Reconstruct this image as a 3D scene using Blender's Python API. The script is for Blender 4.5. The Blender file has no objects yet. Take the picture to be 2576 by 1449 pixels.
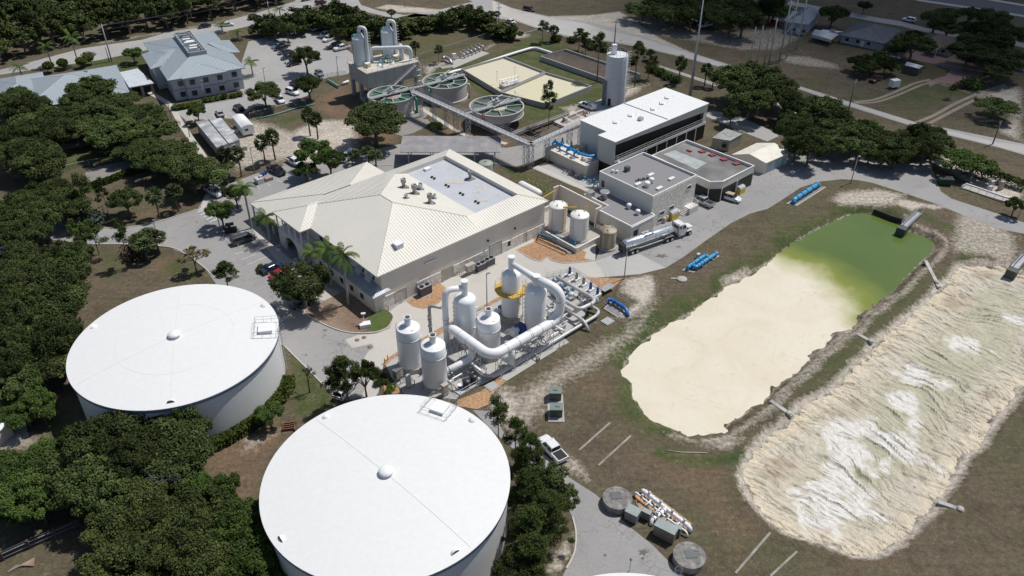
import bpy, bmesh, math, random
import numpy as np
from mathutils import Vector, Matrix
from mathutils.geometry import tessellate_polygon
random.seed(7)
S=bpy.context.scene; COL=S.collection
rad=math.radians
# ---------------- camera (calibrated from the photograph) ----------------
F,TH,RO,H=2040.0,rad(34.88),rad(0.54),90.0      # focal length for a 2576 px wide frame, pitch, roll, height
cam=bpy.data.cameras.new('camera'); cam.sensor_width=36; cam.lens=36*F/2576; cam.clip_start=1; cam.clip_end=4000
co=bpy.data.objects.new('camera',cam); COL.objects.link(co); S.camera=co
_X=Vector((1,0,0)); _F=Vector((0,math.cos(TH),-math.sin(TH))); _U=Vector((0,math.sin(TH),math.cos(TH)))
_r=_X*math.cos(RO)+_U*math.sin(RO); _u=_U*math.cos(RO)-_X*math.sin(RO)
co.matrix_world=Matrix(((_r.x,_u.x,-_F.x,0),(_r.y,_u.y,-_F.y,0),(_r.z,_u.z,-_F.z,H),(0,0,0,1)))
# ---------------- sky, sun, exposure ----------------
SEL,SAZ=rad(62),rad(32)
SV=Vector((math.cos(SEL)*math.cos(SAZ),math.cos(SEL)*math.sin(SAZ),math.sin(SEL)))
w=bpy.data.worlds.new('World'); S.world=w; w.use_nodes=True
sk=w.node_tree.nodes.new('ShaderNodeTexSky'); sk.sky_type='NISHITA'; sk.sun_disc=False
sk.sun_elevation=SEL; sk.sun_rotation=math.pi/2-SAZ
bg=w.node_tree.nodes['Background']; bg.inputs[1].default_value=0.075
w.node_tree.links.new(sk.outputs[0],bg.inputs[0])
sl=bpy.data.lights.new('sun','SUN'); sl.energy=4.0; sl.angle=rad(0.5); sl.color=(1,0.96,0.9)
so=bpy.data.objects.new('sun',sl); COL.objects.link(so); so.rotation_euler=SV.to_track_quat('Z','Y').to_euler(); so.location=(100,60,200)
S.view_settings.view_transform='Standard'; S.view_settings.look='None'; S.view_settings.exposure=0; S.view_settings.gamma=1
S.render.engine='CYCLES'; S.render.resolution_x=1024; S.render.resolution_y=576

# ---- a passing cloud, high above, whose soft shadow lies over the far right fields ----
def cloud():
    cx,cy,cz=415,491,500; bm=bmesh.new(); bmesh.ops.create_icosphere(bm,subdivisions=4,radius=1)
    rn=random.Random(2); bl=[Vector((rn.uniform(-1,1),rn.uniform(-1,1),rn.uniform(0,1))).normalized() for _ in range(14)]
    for v in bm.verts: k=1+.25*max(max(0,v.co.dot(b))**6 for b in bl); v.co=Vector((v.co.x*190*k,v.co.y*165*k,v.co.z*28*k))
    me=bpy.data.meshes.new('cloud'); bm.to_mesh(me); bm.free(); o=bpy.data.objects.new('cloud',me); COL.objects.link(o); o.location=(cx,cy,cz); o['kind']='structure'
    m=bpy.data.materials.new('cloud_vapour'); m.use_nodes=True; N=m.node_tree.nodes; L=m.node_tree.links; N.remove(N['Principled BSDF'])
    tc=N.new('ShaderNodeTexCoord'); mp=N.new('ShaderNodeMapping'); mp.inputs['Scale'].default_value=(1/195,1/170,0); L.new(tc.outputs['Object'],mp.inputs[0])
    ln=N.new('ShaderNodeVectorMath'); ln.operation='LENGTH'; L.new(mp.outputs[0],ln.inputs[0])
    nz=N.new('ShaderNodeTexNoise'); nz.inputs['Scale'].default_value=.02; nz.inputs['Detail'].default_value=4; L.new(tc.outputs['Object'],nz.inputs['Vector'])
    ad=N.new('ShaderNodeMath'); ad.operation='MULTIPLY_ADD'; ad.inputs[1].default_value=.5; L.new(nz.outputs[0],ad.inputs[0]); L.new(ln.outputs['Value'],ad.inputs[2])
    mr=N.new('ShaderNodeMapRange'); mr.inputs['From Min'].default_value=1.25; mr.inputs['From Max'].default_value=.75; mr.inputs['To Max'].default_value=.74; L.new(ad.outputs[0],mr.inputs[0])
    tr=N.new('ShaderNodeBsdfTransparent'); df=N.new('ShaderNodeBsdfDiffuse'); df.inputs[0].default_value=(.9,.9,.9,1); mx=N.new('ShaderNodeMixShader'); L.new(mr.outputs[0],mx.inputs[0]); L.new(tr.outputs[0],mx.inputs[1]); L.new(df.outputs[0],mx.inputs[2]); L.new(mx.outputs[0],N['Material Output'].inputs[0]); me.materials.append(m)
cloud()
# ---------------- helpers ----------------
def Z(c,r,x,y): return (644*c+x/4.0,362*r+y/4.0)
_c,_s=math.cos(RO),math.sin(RO)
def ray(x,y):
    x=x-1288; y=-(y-724.5); x,y=_c*x-_s*y,_s*x+_c*y
    return (x,F*math.cos(TH)+y*math.sin(TH),-F*math.sin(TH)+y*math.cos(TH))
def G(x,y,z=0.0):
    """ground point (at height z) seen at photo position x,y (2576 px wide)"""
    r=ray(x,y); t=(H-z)/-r[2]; return (r[0]*t,r[1]*t)
def GP(pts,z=0.0): return [G(p[0],p[1],z) for p in pts]
def Zat(x,y,X,Y):
    r=ray(x,y); t=(X*r[0]+Y*r[1])/(r[0]**2+r[1]**2); return H+t*r[2]
def V2(a): return Vector((a[0],a[1]))
def sub(a,b): return (a[0]-b[0],a[1]-b[1])
def ang(a,b): return math.atan2(b[1]-a[1],b[0]-a[0])
def dist(a,b): return math.hypot(a[0]-b[0],a[1]-b[1])
def lerp(a,b,t): return tuple(a[i]+(b[i]-a[i])*t for i in range(len(a)))
def off(p,a,d): return (p[0]+math.cos(a)*d,p[1]+math.sin(a)*d)

ORG={}
class MB:
    def __init__(s): s.v=[]; s.f=[]; s.m=[]; s.sm=[]; s.c=0
    def add(s,vs,fs,smooth=False):
        n=len(s.v); s.v.extend([tuple(p) for p in vs])
        for f in fs: s.f.append(tuple(i+n for i in f)); s.m.append(s.c); s.sm.append(smooth)
        return s
    def face(s,*p): return s.add(p,[tuple(range(len(p)))])
    def box(s,cx,cy,z0,z1,lx,ly,a=0.0):
        ca,sa=math.cos(a),math.sin(a); P=[]
        for z in (z0,z1):
            for x,y in ((-.5,-.5),(.5,-.5),(.5,.5),(-.5,.5)):
                x*=lx; y*=ly; P.append((cx+ca*x-sa*y,cy+sa*x+ca*y,z))
        return s.add(P,[(3,2,1,0),(4,5,6,7),(0,1,5,4),(1,2,6,5),(2,3,7,6),(3,0,4,7)])
    def hexa(s,b,t):   # bottom quad, top quad (lists of 3d points, ccw)
        return s.add(list(b)+list(t),[(3,2,1,0),(4,5,6,7),(0,1,5,4),(1,2,6,5),(2,3,7,6),(3,0,4,7)])
    def prism(s,poly,z0,z1,bottom=False):
        n=len(poly)
        ar=sum(poly[i][0]*poly[(i+1)%n][1]-poly[(i+1)%n][0]*poly[i][1] for i in range(n))
        if ar<0: poly=poly[::-1]
        zs=z1 if isinstance(z1,(list,tuple)) else [z1]*n
        P=[(p[0],p[1],z0) for p in poly]+[(p[0],p[1],zs[i]) for i,p in enumerate(poly)]
        T=tessellate_polygon([[Vector((p[0],p[1],0)) for p in poly]])
        fs=[]
        for t in T:
            a,b,c=[poly[i] for i in t]
            o=(b[0]-a[0])*(c[1]-a[1])-(b[1]-a[1])*(c[0]-a[0])
            t=t if o>0 else t[::-1]
            fs.append(tuple(i+n for i in t))
            if bottom: fs.append(tuple(t[::-1]))
        if z0!=z1: fs+=[(i,(i+1)%n,n+(i+1)%n,n+i) for i in range(n)]
        return s.add(P,fs)
    def sheet(s,poly,z): return s.prism(poly,z,z)
    def bar(s,p,q,r,n=4,r2=None,caps=True):
        p=Vector(p); q=Vector(q); d=q-p
        if d.length<1e-6: return s
        d.normalize(); a=d.orthogonal().normalized() if abs(d.z)<.99 else Vector((1,0,0)); a=(a-d*a.dot(d)).normalized(); b=d.cross(a)
        r2=r if r2 is None else r2; P=[]
        for c,R in ((p,r),(q,r2)):
            for i in range(n):
                t=2*math.pi*(i+.5)/n; P.append(c+a*(R*math.cos(t))+b*(R*math.sin(t)))
        fs=[(i,(i+1)%n,n+(i+1)%n,n+i) for i in range(n)]
        if caps: fs+=[tuple(range(n))[::-1],tuple(range(n,2*n))]
        return s.add(P,fs,n>6)
    def tube(s,pts,r,n=14,caps=True):
        pts=[Vector(p) for p in pts]; R=r if isinstance(r,(list,tuple)) else [r]*len(pts)
        T=[]
        for i in range(len(pts)):
            d=(pts[min(i+1,len(pts)-1)]-pts[max(i-1,0)]); T.append(d.normalized())
        a=T[0].orthogonal().normalized(); P=[]
        for i,p in enumerate(pts):
            a=(a-T[i]*a.dot(T[i])).normalized(); b=T[i].cross(a)
            for k in range(n):
                t=2*math.pi*k/n; P.append(p+a*(R[i]*math.cos(t))+b*(R[i]*math.sin(t)))
        fs=[]
        for i in range(len(pts)-1):
            for k in range(n): fs.append((i*n+k,i*n+(k+1)%n,(i+1)*n+(k+1)%n,(i+1)*n+k))
        s.add(P,fs,True)
        if caps:
            m=len(s.v)-len(P); s.f.append(tuple(range(m,m+n))[::-1]); s.f.append(tuple(range(m+(len(pts)-1)*n,m+len(pts)*n))); s.m+=[s.c]*2; s.sm+=[False]*2
        return s
    def lathe(s,prof,cx=0,cy=0,n=40,smooth=True,cap=True):
        P=[];fs=[]
        for r,z in prof:
            for k in range(n):
                t=2*math.pi*k/n; P.append((cx+r*math.cos(t),cy+r*math.sin(t),z))
        for i in range(len(prof)-1):
            for k in range(n): fs.append((i*n+k,i*n+(k+1)%n,(i+1)*n+(k+1)%n,(i+1)*n+k))
        s.add(P,fs,smooth)
        if cap:
            m=len(s.v)-len(P); s.f.append(tuple(range(m+(len(prof)-1)*n,m+len(prof)*n))); s.m.append(s.c); s.sm.append(False)
        return s
    def build(s,name,mats,parent=None,loc=None,auto=None):
        o=(0,0,0)
        if parent is not None: o=ORG.get(parent.name,(0,0,0))
        elif loc is not None: o=(loc[0],loc[1],loc[2] if len(loc)>2 else 0)
        me=bpy.data.meshes.new(name)
        me.from_pydata([(x-o[0],y-o[1],z-o[2]) for x,y,z in s.v],[],s.f)
        if not isinstance(mats,(list,tuple)): mats=[mats]
        for m in mats: me.materials.append(m)
        me.polygons.foreach_set('material_index',s.m); me.polygons.foreach_set('use_smooth',s.sm); me.update()
        ob=bpy.data.objects.new(name,me); COL.objects.link(ob)
        if parent is not None: ob.parent=parent; ORG[ob.name]=o
        else: ob.location=o; ORG[ob.name]=o
        if auto:
            try: me.set_sharp_from_angle(angle=rad(auto))
            except Exception: pass
        return ob
def tag(o,label=None,cat=None,group=None,kind=None):
    if label: o['label']=label
    if cat: o['category']=cat
    if group: o['group']=group
    if kind: o['kind']=kind
    return o
def thing(name,label,cat,loc=(0,0,0),group=None):
    o=bpy.data.objects.new(name,None); COL.objects.link(o); o.empty_display_size=.5
    loc=(loc[0],loc[1],loc[2] if len(loc)>2 else 0); o.location=loc; ORG[o.name]=loc
    return tag(o,label,cat,group)
def dup(root,loc,rz=0.0,sc=(1,1,1),label=None,group=None,cat=None):
    r=root.copy(); COL.objects.link(r); r.location=loc if len(loc)>2 else (loc[0],loc[1],0); r.rotation_euler=(0,0,rz); r.scale=sc
    if label: r['label']=label
    if group: r['group']=group
    if cat: r['category']=cat
    for ch in list(root.children):
        c=ch.copy(); COL.objects.link(c); c.parent=r
        for g in ch.children:
            d=g.copy(); COL.objects.link(d); d.parent=c
    return r
def fillet(pts,rr,n=6):
    """polyline with rounded corners"""
    pts=[Vector(p) for p in pts]; out=[pts[0]]
    for i in range(1,len(pts)-1):
        a,b,c=pts[i-1],pts[i],pts[i+1]; d1=(a-b); d2=(c-b); R=min(rr,d1.length*.49,d2.length*.49)
        p=b+d1.normalized()*R; q=b+d2.normalized()*R
        for k in range(n+1):
            t=k/n; out.append(p*(1-t)**2+b*2*t*(1-t)+q*t*t)
    out.append(pts[-1]); return out
def strip(path,wd,closed=False):
    """polygon around a 2d polyline"""
    L=[];R=[];n=len(path)
    for i in range(n):
        a=path[max(i-1,0)]; b=path[min(i+1,n-1)]; t=ang(a,b)+math.pi/2
        L.append(off(path[i],t,wd/2)); R.append(off(path[i],t,-wd/2))
    return L,R
def kerb(m,path,z1=.13,wd=.22,z0=0.0):
    L,R=strip(path,wd)
    for i in range(len(path)-1):
        m.hexa([(*R[i],z0),(*R[i+1],z0),(*L[i+1],z0),(*L[i],z0)],[(*R[i],z1),(*R[i+1],z1),(*L[i+1],z1),(*L[i],z1)])
def ribbon(m,path,wd,z):
    L,R=strip(path,wd)
    for i in range(len(path)-1): m.face((*R[i],z),(*R[i+1],z),(*L[i+1],z),(*L[i],z))
def smooth_path(pts,n=6,closed=False):
    """Catmull-Rom"""
    P=[tuple(p) for p in pts]; out=[]; N=len(P)
    rng=range(N) if closed else range(N-1)
    for i in rng:
        p0=P[(i-1)%N] if closed or i>0 else P[0]; p1=P[i]; p2=P[(i+1)%N]; p3=P[(i+2)%N] if closed or i<N-2 else P[-1]
        for k in range(n):
            t=k/n
            out.append(tuple(.5*((2*p1[j])+(-p0[j]+p2[j])*t+(2*p0[j]-5*p1[j]+4*p2[j]-p3[j])*t*t+(-p0[j]+3*p1[j]-3*p2[j]+p3[j])*t**3) for j in range(len(p1))))
    if not closed: out.append(P[-1])
    return out
def ribs(m,poly,sp=.6,w=.09,h=.055,edir=None):
    """standing seams running down the slope of a planar polygon"""
    P=[Vector(p) for p in poly]; n=Vector((0,0,0))
    for i in range(len(P)): n+=P[i].cross(P[(i+1)%len(P)])
    n.normalize()
    if n.z<0: n=-n
    e=Vector(edir).normalized() if edir else Vector((0,0,1)).cross(n).normalized()
    s=n.cross(e); o=P[0]
    q=[((p-o).dot(e),(p-o).dot(s)) for p in P]
    a0=min(x for x,_ in q); a1=max(x for x,_ in q); a=a0+sp/2
    while a<a1:
        hit=[]
        for i in range(len(q)):
            (x1,y1),(x2,y2)=q[i],q[(i+1)%len(q)]
            if (x1<=a)!=(x2<=a): hit.append(y1+(y2-y1)*(a-x1)/(x2-x1))
        hit.sort()
        for k in range(0,len(hit)-1,2):
            y1,y2=hit[k],hit[k+1]
            if y2-y1<.2: continue
            b=[o+e*(a+dx)+s*y+n*dz for y in (y1,y2) for dx,dz in ((-w/2,0),(-w/3,h),(w/3,h),(w/2,0))]
            m.add(b,[(0,1,5,4),(1,2,6,5),(2,3,7,6),(0,3,2,1),(4,5,6,7)])
        a+=sp
def railing(m,path,z=0.0,h=1.1,sp=1.6,r=.03,rails=(.55,1.1)):
    """path: list of (x,y) or (x,y,z)"""
    P=[Vector((p[0],p[1],(p[2] if len(p)>2 else z))) for p in path]
    for i in range(len(P)-1):
        L=(P[i+1]-P[i]).length; k=max(1,round(L/sp))
        for j in range(k+(1 if i==len(P)-2 else 0)):
            p=P[i].lerp(P[i+1],j/k); m.bar(p,p+Vector((0,0,h)),r)
        for t in rails: m.bar(P[i]+Vector((0,0,t)),P[i+1]+Vector((0,0,t)),r)
def ladder(m,p,a,z0,z1,w=.5,r=.03,cage=False):
    ca,sa=math.cos(a),math.sin(a); l=(p[0]-sa*w/2,p[1]+ca*w/2); q=(p[0]+sa*w/2,p[1]-ca*w/2)
    m.bar((*l,z0),(*l,z1),r); m.bar((*q,z0),(*q,z1),r)
    z=z0+.3
    while z<z1: m.bar((*l,z),(*q,z),r*.8); z+=.45
    if cage:
        z=z0+2.4
        while z<z1+1:
            c=[(p[0]+ca*(.75*math.sin(t))+sa*.42*math.cos(t),p[1]+sa*(.75*math.sin(t))-ca*.42*math.cos(t),z) for t in [math.pi*k/5 for k in range(6)]]
            for k in range(5): m.bar(c[k],c[k+1],r*.7)
            z+=.8
# ---------------- materials ----------------
MATS={}
def M(name,col,rough=.6,metal=0.0,var=.10,scale=.6,fine=.06,fscale=6.0,bump=0.0,tint=None,streak=False,rand=0.0,coat=0.0):
    if name in MATS: return MATS[name]
    m=bpy.data.materials.new(name); m.use_nodes=True; nt=m.node_tree; N=nt.nodes; L=nt.links
    b=N['Principled BSDF']; b.inputs['Roughness'].default_value=rough; b.inputs['Metallic'].default_value=metal
    if coat: b.inputs['Coat Weight'].default_value=coat
    tc=N.new('ShaderNodeTexCoord'); n1=N.new('ShaderNodeTexNoise'); n1.inputs['Scale'].default_value=scale; n1.inputs['Detail'].default_value=6
    src=tc.outputs['Object']
    if streak:
        mp=N.new('ShaderNodeMapping'); mp.inputs['Scale'].default_value=(1,1,.12); L.new(src,mp.inputs[0]); src=mp.outputs[0]
    L.new(src,n1.inputs['Vector'])
    n2=N.new('ShaderNodeTexNoise'); n2.inputs['Scale'].default_value=fscale; n2.inputs['Detail'].default_value=4; L.new(tc.outputs['Object'],n2.inputs['Vector'])
    def mr(src,lo,hi):
        r=N.new('ShaderNodeMapRange'); r.inputs['From Min'].default_value=.3; r.inputs['From Max'].default_value=.7; r.inputs['To Min'].default_value=lo; r.inputs['To Max'].default_value=hi; L.new(src,r.inputs[0]); return r.outputs[0]
    a=mr(n1.outputs[0],1-var,1+var); c=mr(n2.outputs[0],1-fine,1+fine)
    mu=N.new('ShaderNodeMath'); mu.operation='MULTIPLY'; L.new(a,mu.inputs[0]); L.new(c,mu.inputs[1]); fac=mu.outputs[0]
    if rand:
        oi=N.new('ShaderNodeObjectInfo'); rr=N.new('ShaderNodeMapRange'); rr.inputs['To Min'].default_value=1-rand; rr.inputs['To Max'].default_value=1+rand; L.new(oi.outputs['Random'],rr.inputs[0])
        mu2=N.new('ShaderNodeMath'); mu2.operation='MULTIPLY'; L.new(fac,mu2.inputs[0]); L.new(rr.outputs[0],mu2.inputs[1]); fac=mu2.outputs[0]
    vm=N.new('ShaderNodeVectorMath'); vm.operation='SCALE'; L.new(fac,vm.inputs['Scale'])
    if tint:
        mx=N.new('ShaderNodeMix'); mx.data_type='RGBA'; mx.inputs[6].default_value=(*col,1); mx.inputs[7].default_value=(*tint,1); L.new(mr(n1.outputs[0],0,1),mx.inputs[0]); L.new(mx.outputs[2],vm.inputs[0])
    else: vm.inputs[0].default_value=col
    L.new(vm.outputs[0],b.inputs['Base Color'])
    if bump:
        bp=N.new('ShaderNodeBump'); bp.inputs['Strength'].default_value=bump; bp.inputs['Distance'].default_value=.05; L.new(n2.outputs[0],bp.inputs['Height']); L.new(bp.outputs[0],b.inputs['Normal'])
    MATS[name]=m; return m
def vnoise(x,y,seed=0,sc=1.0):
    x=np.asarray(x,float)*sc+seed*17.3+1000; y=np.asarray(y,float)*sc+seed*9.7+1000
    xi=np.floor(x).astype(np.int64); yi=np.floor(y).astype(np.int64); fx=x-xi; fy=y-yi
    fx=fx*fx*(3-2*fx); fy=fy*fy*(3-2*fy)
    def h(a,b):
        n=(a*374761393+b*668265263+seed*1442695)&0x7fffffff; n=((n^(n>>13))*1274126177)&0x7fffffff; return ((n^(n>>16))&0xffff)/65535.0
    return (h(xi,yi)*(1-fx)+h(xi+1,yi)*fx)*(1-fy)+(h(xi,yi+1)*(1-fx)+h(xi+1,yi+1)*fx)*fy
def fbm(x,y,seed=0,sc=1.0,o=4):
    a=0;w=0
    for i in range(o): a=a+vnoise(x,y,seed+i,sc*2**i)*.5**i; w+=.5**i
    return a/w
def sdist(X,Y,poly):
    """signed distance to polygon, negative inside"""
    d=np.full(X.shape,1e9); ins=np.zeros(X.shape,bool); n=len(poly)
    for i in range(n):
        x1,y1=poly[i]; x2,y2=poly[(i+1)%n]; dx,dy=x2-x1,y2-y1; L=dx*dx+dy*dy+1e-12
        t=np.clip(((X-x1)*dx+(Y-y1)*dy)/L,0,1); d=np.minimum(d,(X-x1-t*dx)**2+(Y-y1-t*dy)**2)
        c=((y1>Y)!=(y2>Y)); ins^=c&(X<(x2-x1)*(Y-y1)/((y2-y1) if y2!=y1 else 1e-9)+x1)
    d=np.sqrt(d); return np.where(ins,-d,d)
# ================= GROUND =================
POND=[Z(3,1,1070,715),Z(3,1,900,708),Z(3,1,800,720),Z(3,1,700,770),Z(3,1,550,840),Z(3,1,400,910),Z(3,1,270,990),Z(3,1,150,1080),Z(3,1,0,1200),Z(2,2,2160,0),Z(2,2,1900,190),Z(2,2,1640,350),Z(2,2,1400,490),Z(2,2,1270,620),Z(2,2,1180,700),Z(2,2,1125,830),Z(2,2,1160,910),Z(2,2,1215,1020),Z(2,2,1230,1120),Z(2,2,1310,1250),Z(2,2,1540,1390),Z(2,3,1660,0),Z(2,3,1800,35),Z(2,3,1900,35),Z(2,3,2050,0),(1820,1079),(1888,1034),(1918,1011),(1932,1001),(1964,966),(1994,944),(2027,909),(2072,871),(2094,846),(2132,831),(2157,799),(2194,771),(2247,729),(2292,682),(2322,657),(2344,632),(2348,617),(2337,604),(2307,592),(2297,586),(2267,579),(2262,563),(2232,547)]
LAG=[(1931,1091),(1888,1141),(1865,1194),(1870,1226),(1888,1261),(1932,1306),(1982,1344),(2082,1374),(2144,1396),(2182,1399),(2227,1388),(2274,1356),(2307,1324),(2357,1276),(2362,1259),(2389,1224),(2412,1186),(2434,1146),(2469,1126),(2487,1086),(2527,1034),(2557,999),(2566,970),(2650,940),(2660,720),(2576,690),(2527,667),(2432,664),(2407,674),(2389,699),(2359,724),(2344,746),(2287,791),(2242,831),(2199,861),(2177,894),(2152,914),(2132,931),(2107,964),(2087,981),(2069,994),(2014,1019),(1997,1041),(1964,1071)]
PW=-1.1
PONDW=smooth_path(GP(POND,PW),2,True); LAGW=smooth_path(GP(LAG,-.7),2,True)
DITCH=None
# painted ground zones: (kind, feather m, polygon in photo px)
S_,G_,R_=0,1,2
ZP=[ # sand / gravel
 (S_,8,.68,[(560,330),(640,296),(720,318),(800,340),(862,352),(880,378),(800,398),(700,412),(640,425),(590,440),(560,400)]),
 (S_,6,.85,[(700,455),(735,440),(905,420),(900,300),(800,300),(730,330)]),
 (S_,3,.9,[(1240,42),(1290,22),(1380,40),(1480,38),(1560,28),(1610,60),(1660,95),(1760,140),(1850,166),(1838,176),(1700,140),(1600,110),(1520,104),(1420,92),(1353,72),(1290,50)]),
 (S_,6,.55,[(1560,28),(1640,45),(1720,70),(1850,75),(1980,60),(2030,95),(1960,130),(1860,130),(1760,110),(1640,90)]),
 (S_,3,.95,[(2262,498),(2330,512),(2395,520),(2350,528),(2325,522),(2295,531),(2262,518),(2245,512)]),
 (S_,5,.72,[(2105,480),(2200,470),(2290,486),(2262,520),(2200,522),(2110,520),(2080,500)]),
 (S_,3,.8,[(2335,405),(2400,385),(2576,470),(2576,520),(2450,470),(2395,440)]),
 (S_,6,.62,[(2400,505),(2520,560),(2576,600),(2576,690),(2480,650),(2390,640),(2360,590),(2300,560),(2300,600),(2370,640)]),
 (S_,4,.95,[(1568,702),(1640,690),(1655,720),(1640,760),(1590,800),(1540,800),(1600,760),(1560,730)]),
 (S_,11,.9,[(1640,740),(1600,810),(1520,860),(1440,900),(1380,940),(1310,985),(1265,1060),(1300,1090),(1370,1030),(1420,960),(1500,920),(1580,860),(1640,800)]),
 (S_,6,.85,[(1270,960),(1235,1000),(1225,1060),(1290,1090),(1330,1010)]),
 (S_,4,.78,[(1400,1130),(1450,1150),(1500,1210),(1470,1215),(1420,1180)]),
 (S_,3,.85,[(1400,1380),(1370,1440),(1400,1449),(1440,1400),(1450,1330)]),
 (S_,5,.75,[(1660,1075),(1740,1105),(1830,1085),(1890,1100),(1840,1140),(1750,1125),(1670,1100)]),
 (S_,3.0,.8,[(1932,1001),(1994,944),(2094,846),(2157,799),(2247,729),(2260,735),(2170,812),(2110,862),(2010,958),(1950,1015)]),
 (S_,3,.75,[(1950,640),(2030,585),(2120,535),(2135,545),(2040,600),(1960,655)]),
 (S_,3,.7,[(1820,722),(1900,690),(1880,665),(1800,700)]),
 (S_,5,.8,[(2330,200),(2480,230),(2576,215),(2576,300),(2540,290),(2480,250)]),
 (S_,6,.75,[(2540,290),(2576,270),(2576,362),(2500,330)]),
 (S_,5,.6,[(0,1100),(60,1080),(150,1095),(170,1130),(60,1140),(0,1135)]),
 (S_,2,.8,[(0,1113),(70,1090),(60,1120),(5,1140)]),
 (S_,6,.66,[(600,1100),(680,1075),(730,1085),(690,1110),(640,1140),(600,1160)]),
 (S_,5,.7,[(225,1375),(300,1345),(360,1330),(340,1370),(260,1400)]),
 (S_,3,.75,[(790,790),(830,770),(880,800),(900,830),(850,826)]),
 (S_,5,.72,[(1400,270),(1470,255),(1540,262),(1600,240),(1640,210),(1560,215),(1440,290)]),
 (S_,4,.8,[(1288,80),(1340,85),(1330,95),(1290,100)]),
 (S_,5,.72,[(1060,165),(1190,130),(1270,95),(1240,120),(1110,170),(1070,200)]),
 (S_,5,.62,[(0,171),(110,148),(260,102),(370,84),(500,62),(640,28),(640,35),(500,70),(360,95),(200,122),(0,182)]),
 (S_,3,.8,[(975,10),(1130,25),(1200,8),(1120,35),(1000,32),(940,20)]),
 (S_,5,.6,[(1950,135),(2040,140),(2110,160),(2130,180),(2040,170),(1970,160)]),
 # green
 (G_,5,1.0,[(1100,175),(1260,130),(1345,82),(1420,110),(1500,150),(1560,190),(1640,200),(1590,230),(1500,262),(1420,290),(1350,305),(1290,300),(1220,250),(1160,200)]),
 (G_,4,.8,[(1030,200),(1110,150),(1180,160),(1120,190)]),
 (G_,5,.9,[(1600,215),(1700,215),(1760,250),(1650,225)]),
 (G_,4,1.0,[(718,872),(760,900),(820,975),(855,1000),(830,1030),(770,1050),(730,1050),(735,960)]),
 (G_,6,.65,[(235,620),(320,625),(330,700),(240,730)]),
 (G_,6,.85,[(430,640),(505,670),(540,712),(430,700),(390,680)]),
 (G_,4,.9,[(1249,420),(1300,420),(1340,450),(1395,465),(1370,500),(1260,430)]),
 (G_,4,.9,[(949,417),(1014,410),(1014,432),(960,436)]),
 (G_,4,.9,[(1340,500),(1390,560),(1376,570),(1360,520)]),
 (G_,3,.9,[(1350,402),(1470,362),(1480,372),(1360,415)]),
 (G_,3,1.0,[(944,785),(985,790),(985,810),(950,832),(925,830)]),
 (G_,5,1.0,[(250,130),(370,118),(372,175),(300,185),(200,165),(100,180),(95,168)]),
 (G_,4,.9,[(355,235),(400,255),(410,300),(370,290)]),
 (G_,4,.9,[(30,470),(185,365),(340,325),(335,398),(200,420),(60,480)]),
 (G_,6,.5,[(235,470),(500,460),(480,530),(250,560)]),
 (G_,4,.8,[(655,200),(735,205),(720,262),(660,265)]),
 (G_,5,.75,[(650,305),(790,275),(780,300),(690,325)]),
 (G_,3,1.0,[(2110,525),(2060,555),(1980,600),(1930,640),(1800,735),(1640,840),(1580,900),(1560,960),(1590,1010),(1600,1000),(1560,930),(1575,893),(1630,840),(1820,720),(1925,655),(1965,625),(2030,583),(2105,548),(2200,532),(2260,560),(2240,530),(2180,515)]),
 (G_,6,.75,[(2247,735),(2160,805),(2030,930),(1960,1020),(2000,1030),(2130,925),(2190,870),(2340,740),(2370,690),(2300,690)]),
 (G_,6,.5,[(1560,1000),(1640,1070),(1760,1110),(1820,1140),(1700,1150),(1560,1100),(1500,1040)]),
 (G_,6,.45,[(1900,1330),(2100,1400),(2240,1410),(2200,1449),(2000,1449)]),
 (G_,8,.7,[(2150,250),(2250,210),(2430,200),(2560,240),(2400,250),(2330,290),(2200,260)]),
 (G_,8,.55,[(2150,100),(2400,60),(2576,120),(2500,210),(2300,230),(2150,160)]),
 (G_,8,.6,[(1000,40),(1160,60),(1270,110),(1100,150),(1060,160),(960,130),(850,120)]),
 (G_,5,.8,[(60,1020),(180,1020),(200,1100),(100,1130)]),
 (G_,8,.5,[(0,1290),(110,1330),(60,1400),(0,1400)]),
 # red-brown dirt / leaf litter
 (R_,5,.9,[(770,260),(860,215),(900,250),(1010,290),(1000,360),(900,370),(860,350),(840,300)]),
 (R_,4,.8,[(1130,300),(1240,320),(1330,345),(1270,372),(1180,345),(1100,345)]),
 (R_,4,1.0,[(768,790),(810,762),(870,740),(940,784),(900,815),(850,826),(800,808)]),
 (R_,5,.8,[(500,1140),(700,1050),(740,1075),(690,1150),(650,1260),(600,1280),(520,1200)]),
 (R_,5,.5,[(870,120),(1000,50),(1200,60),(1260,100),(1050,150)]),
 (R_,7,.6,[(1400,960),(1520,900),(1560,960),(1580,1010),(1560,1060),(1460,1010)]),
 (R_,7,.7,[(2110,1400),(2250,1390),(2330,1449),(2100,1449)]),
 (R_,7,.6,[(1520,1120),(1860,1130),(1870,1260),(1960,1330),(1860,1449),(1740,1300),(1600,1180)]),
 (R_,5,.7,[(440,440),(520,440),(515,485),(450,470)]),
 (R_,5,.7,[(330,560),(500,520),(480,500),(300,545)]),
 (R_,5,.8,[(380,650),(450,640),(440,690),(360,690)]),
]
def axis(a,b,st,lo,hi,st2,far):
    fine=np.arange(a,b,st); l=np.arange(lo,a,st2); r=np.arange(b,hi,st2)
    return np.concatenate([[-far,-far*.6],l,fine,r,[far*.6,far]])
gx=axis(-85,140,.65,-330,330,2.6,1500); gy=axis(60,225,.65,30,460,2.6,2000)
gy[0]=-400; gy[1]=-50
XX,YY=np.meshgrid(gx,gy)
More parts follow.
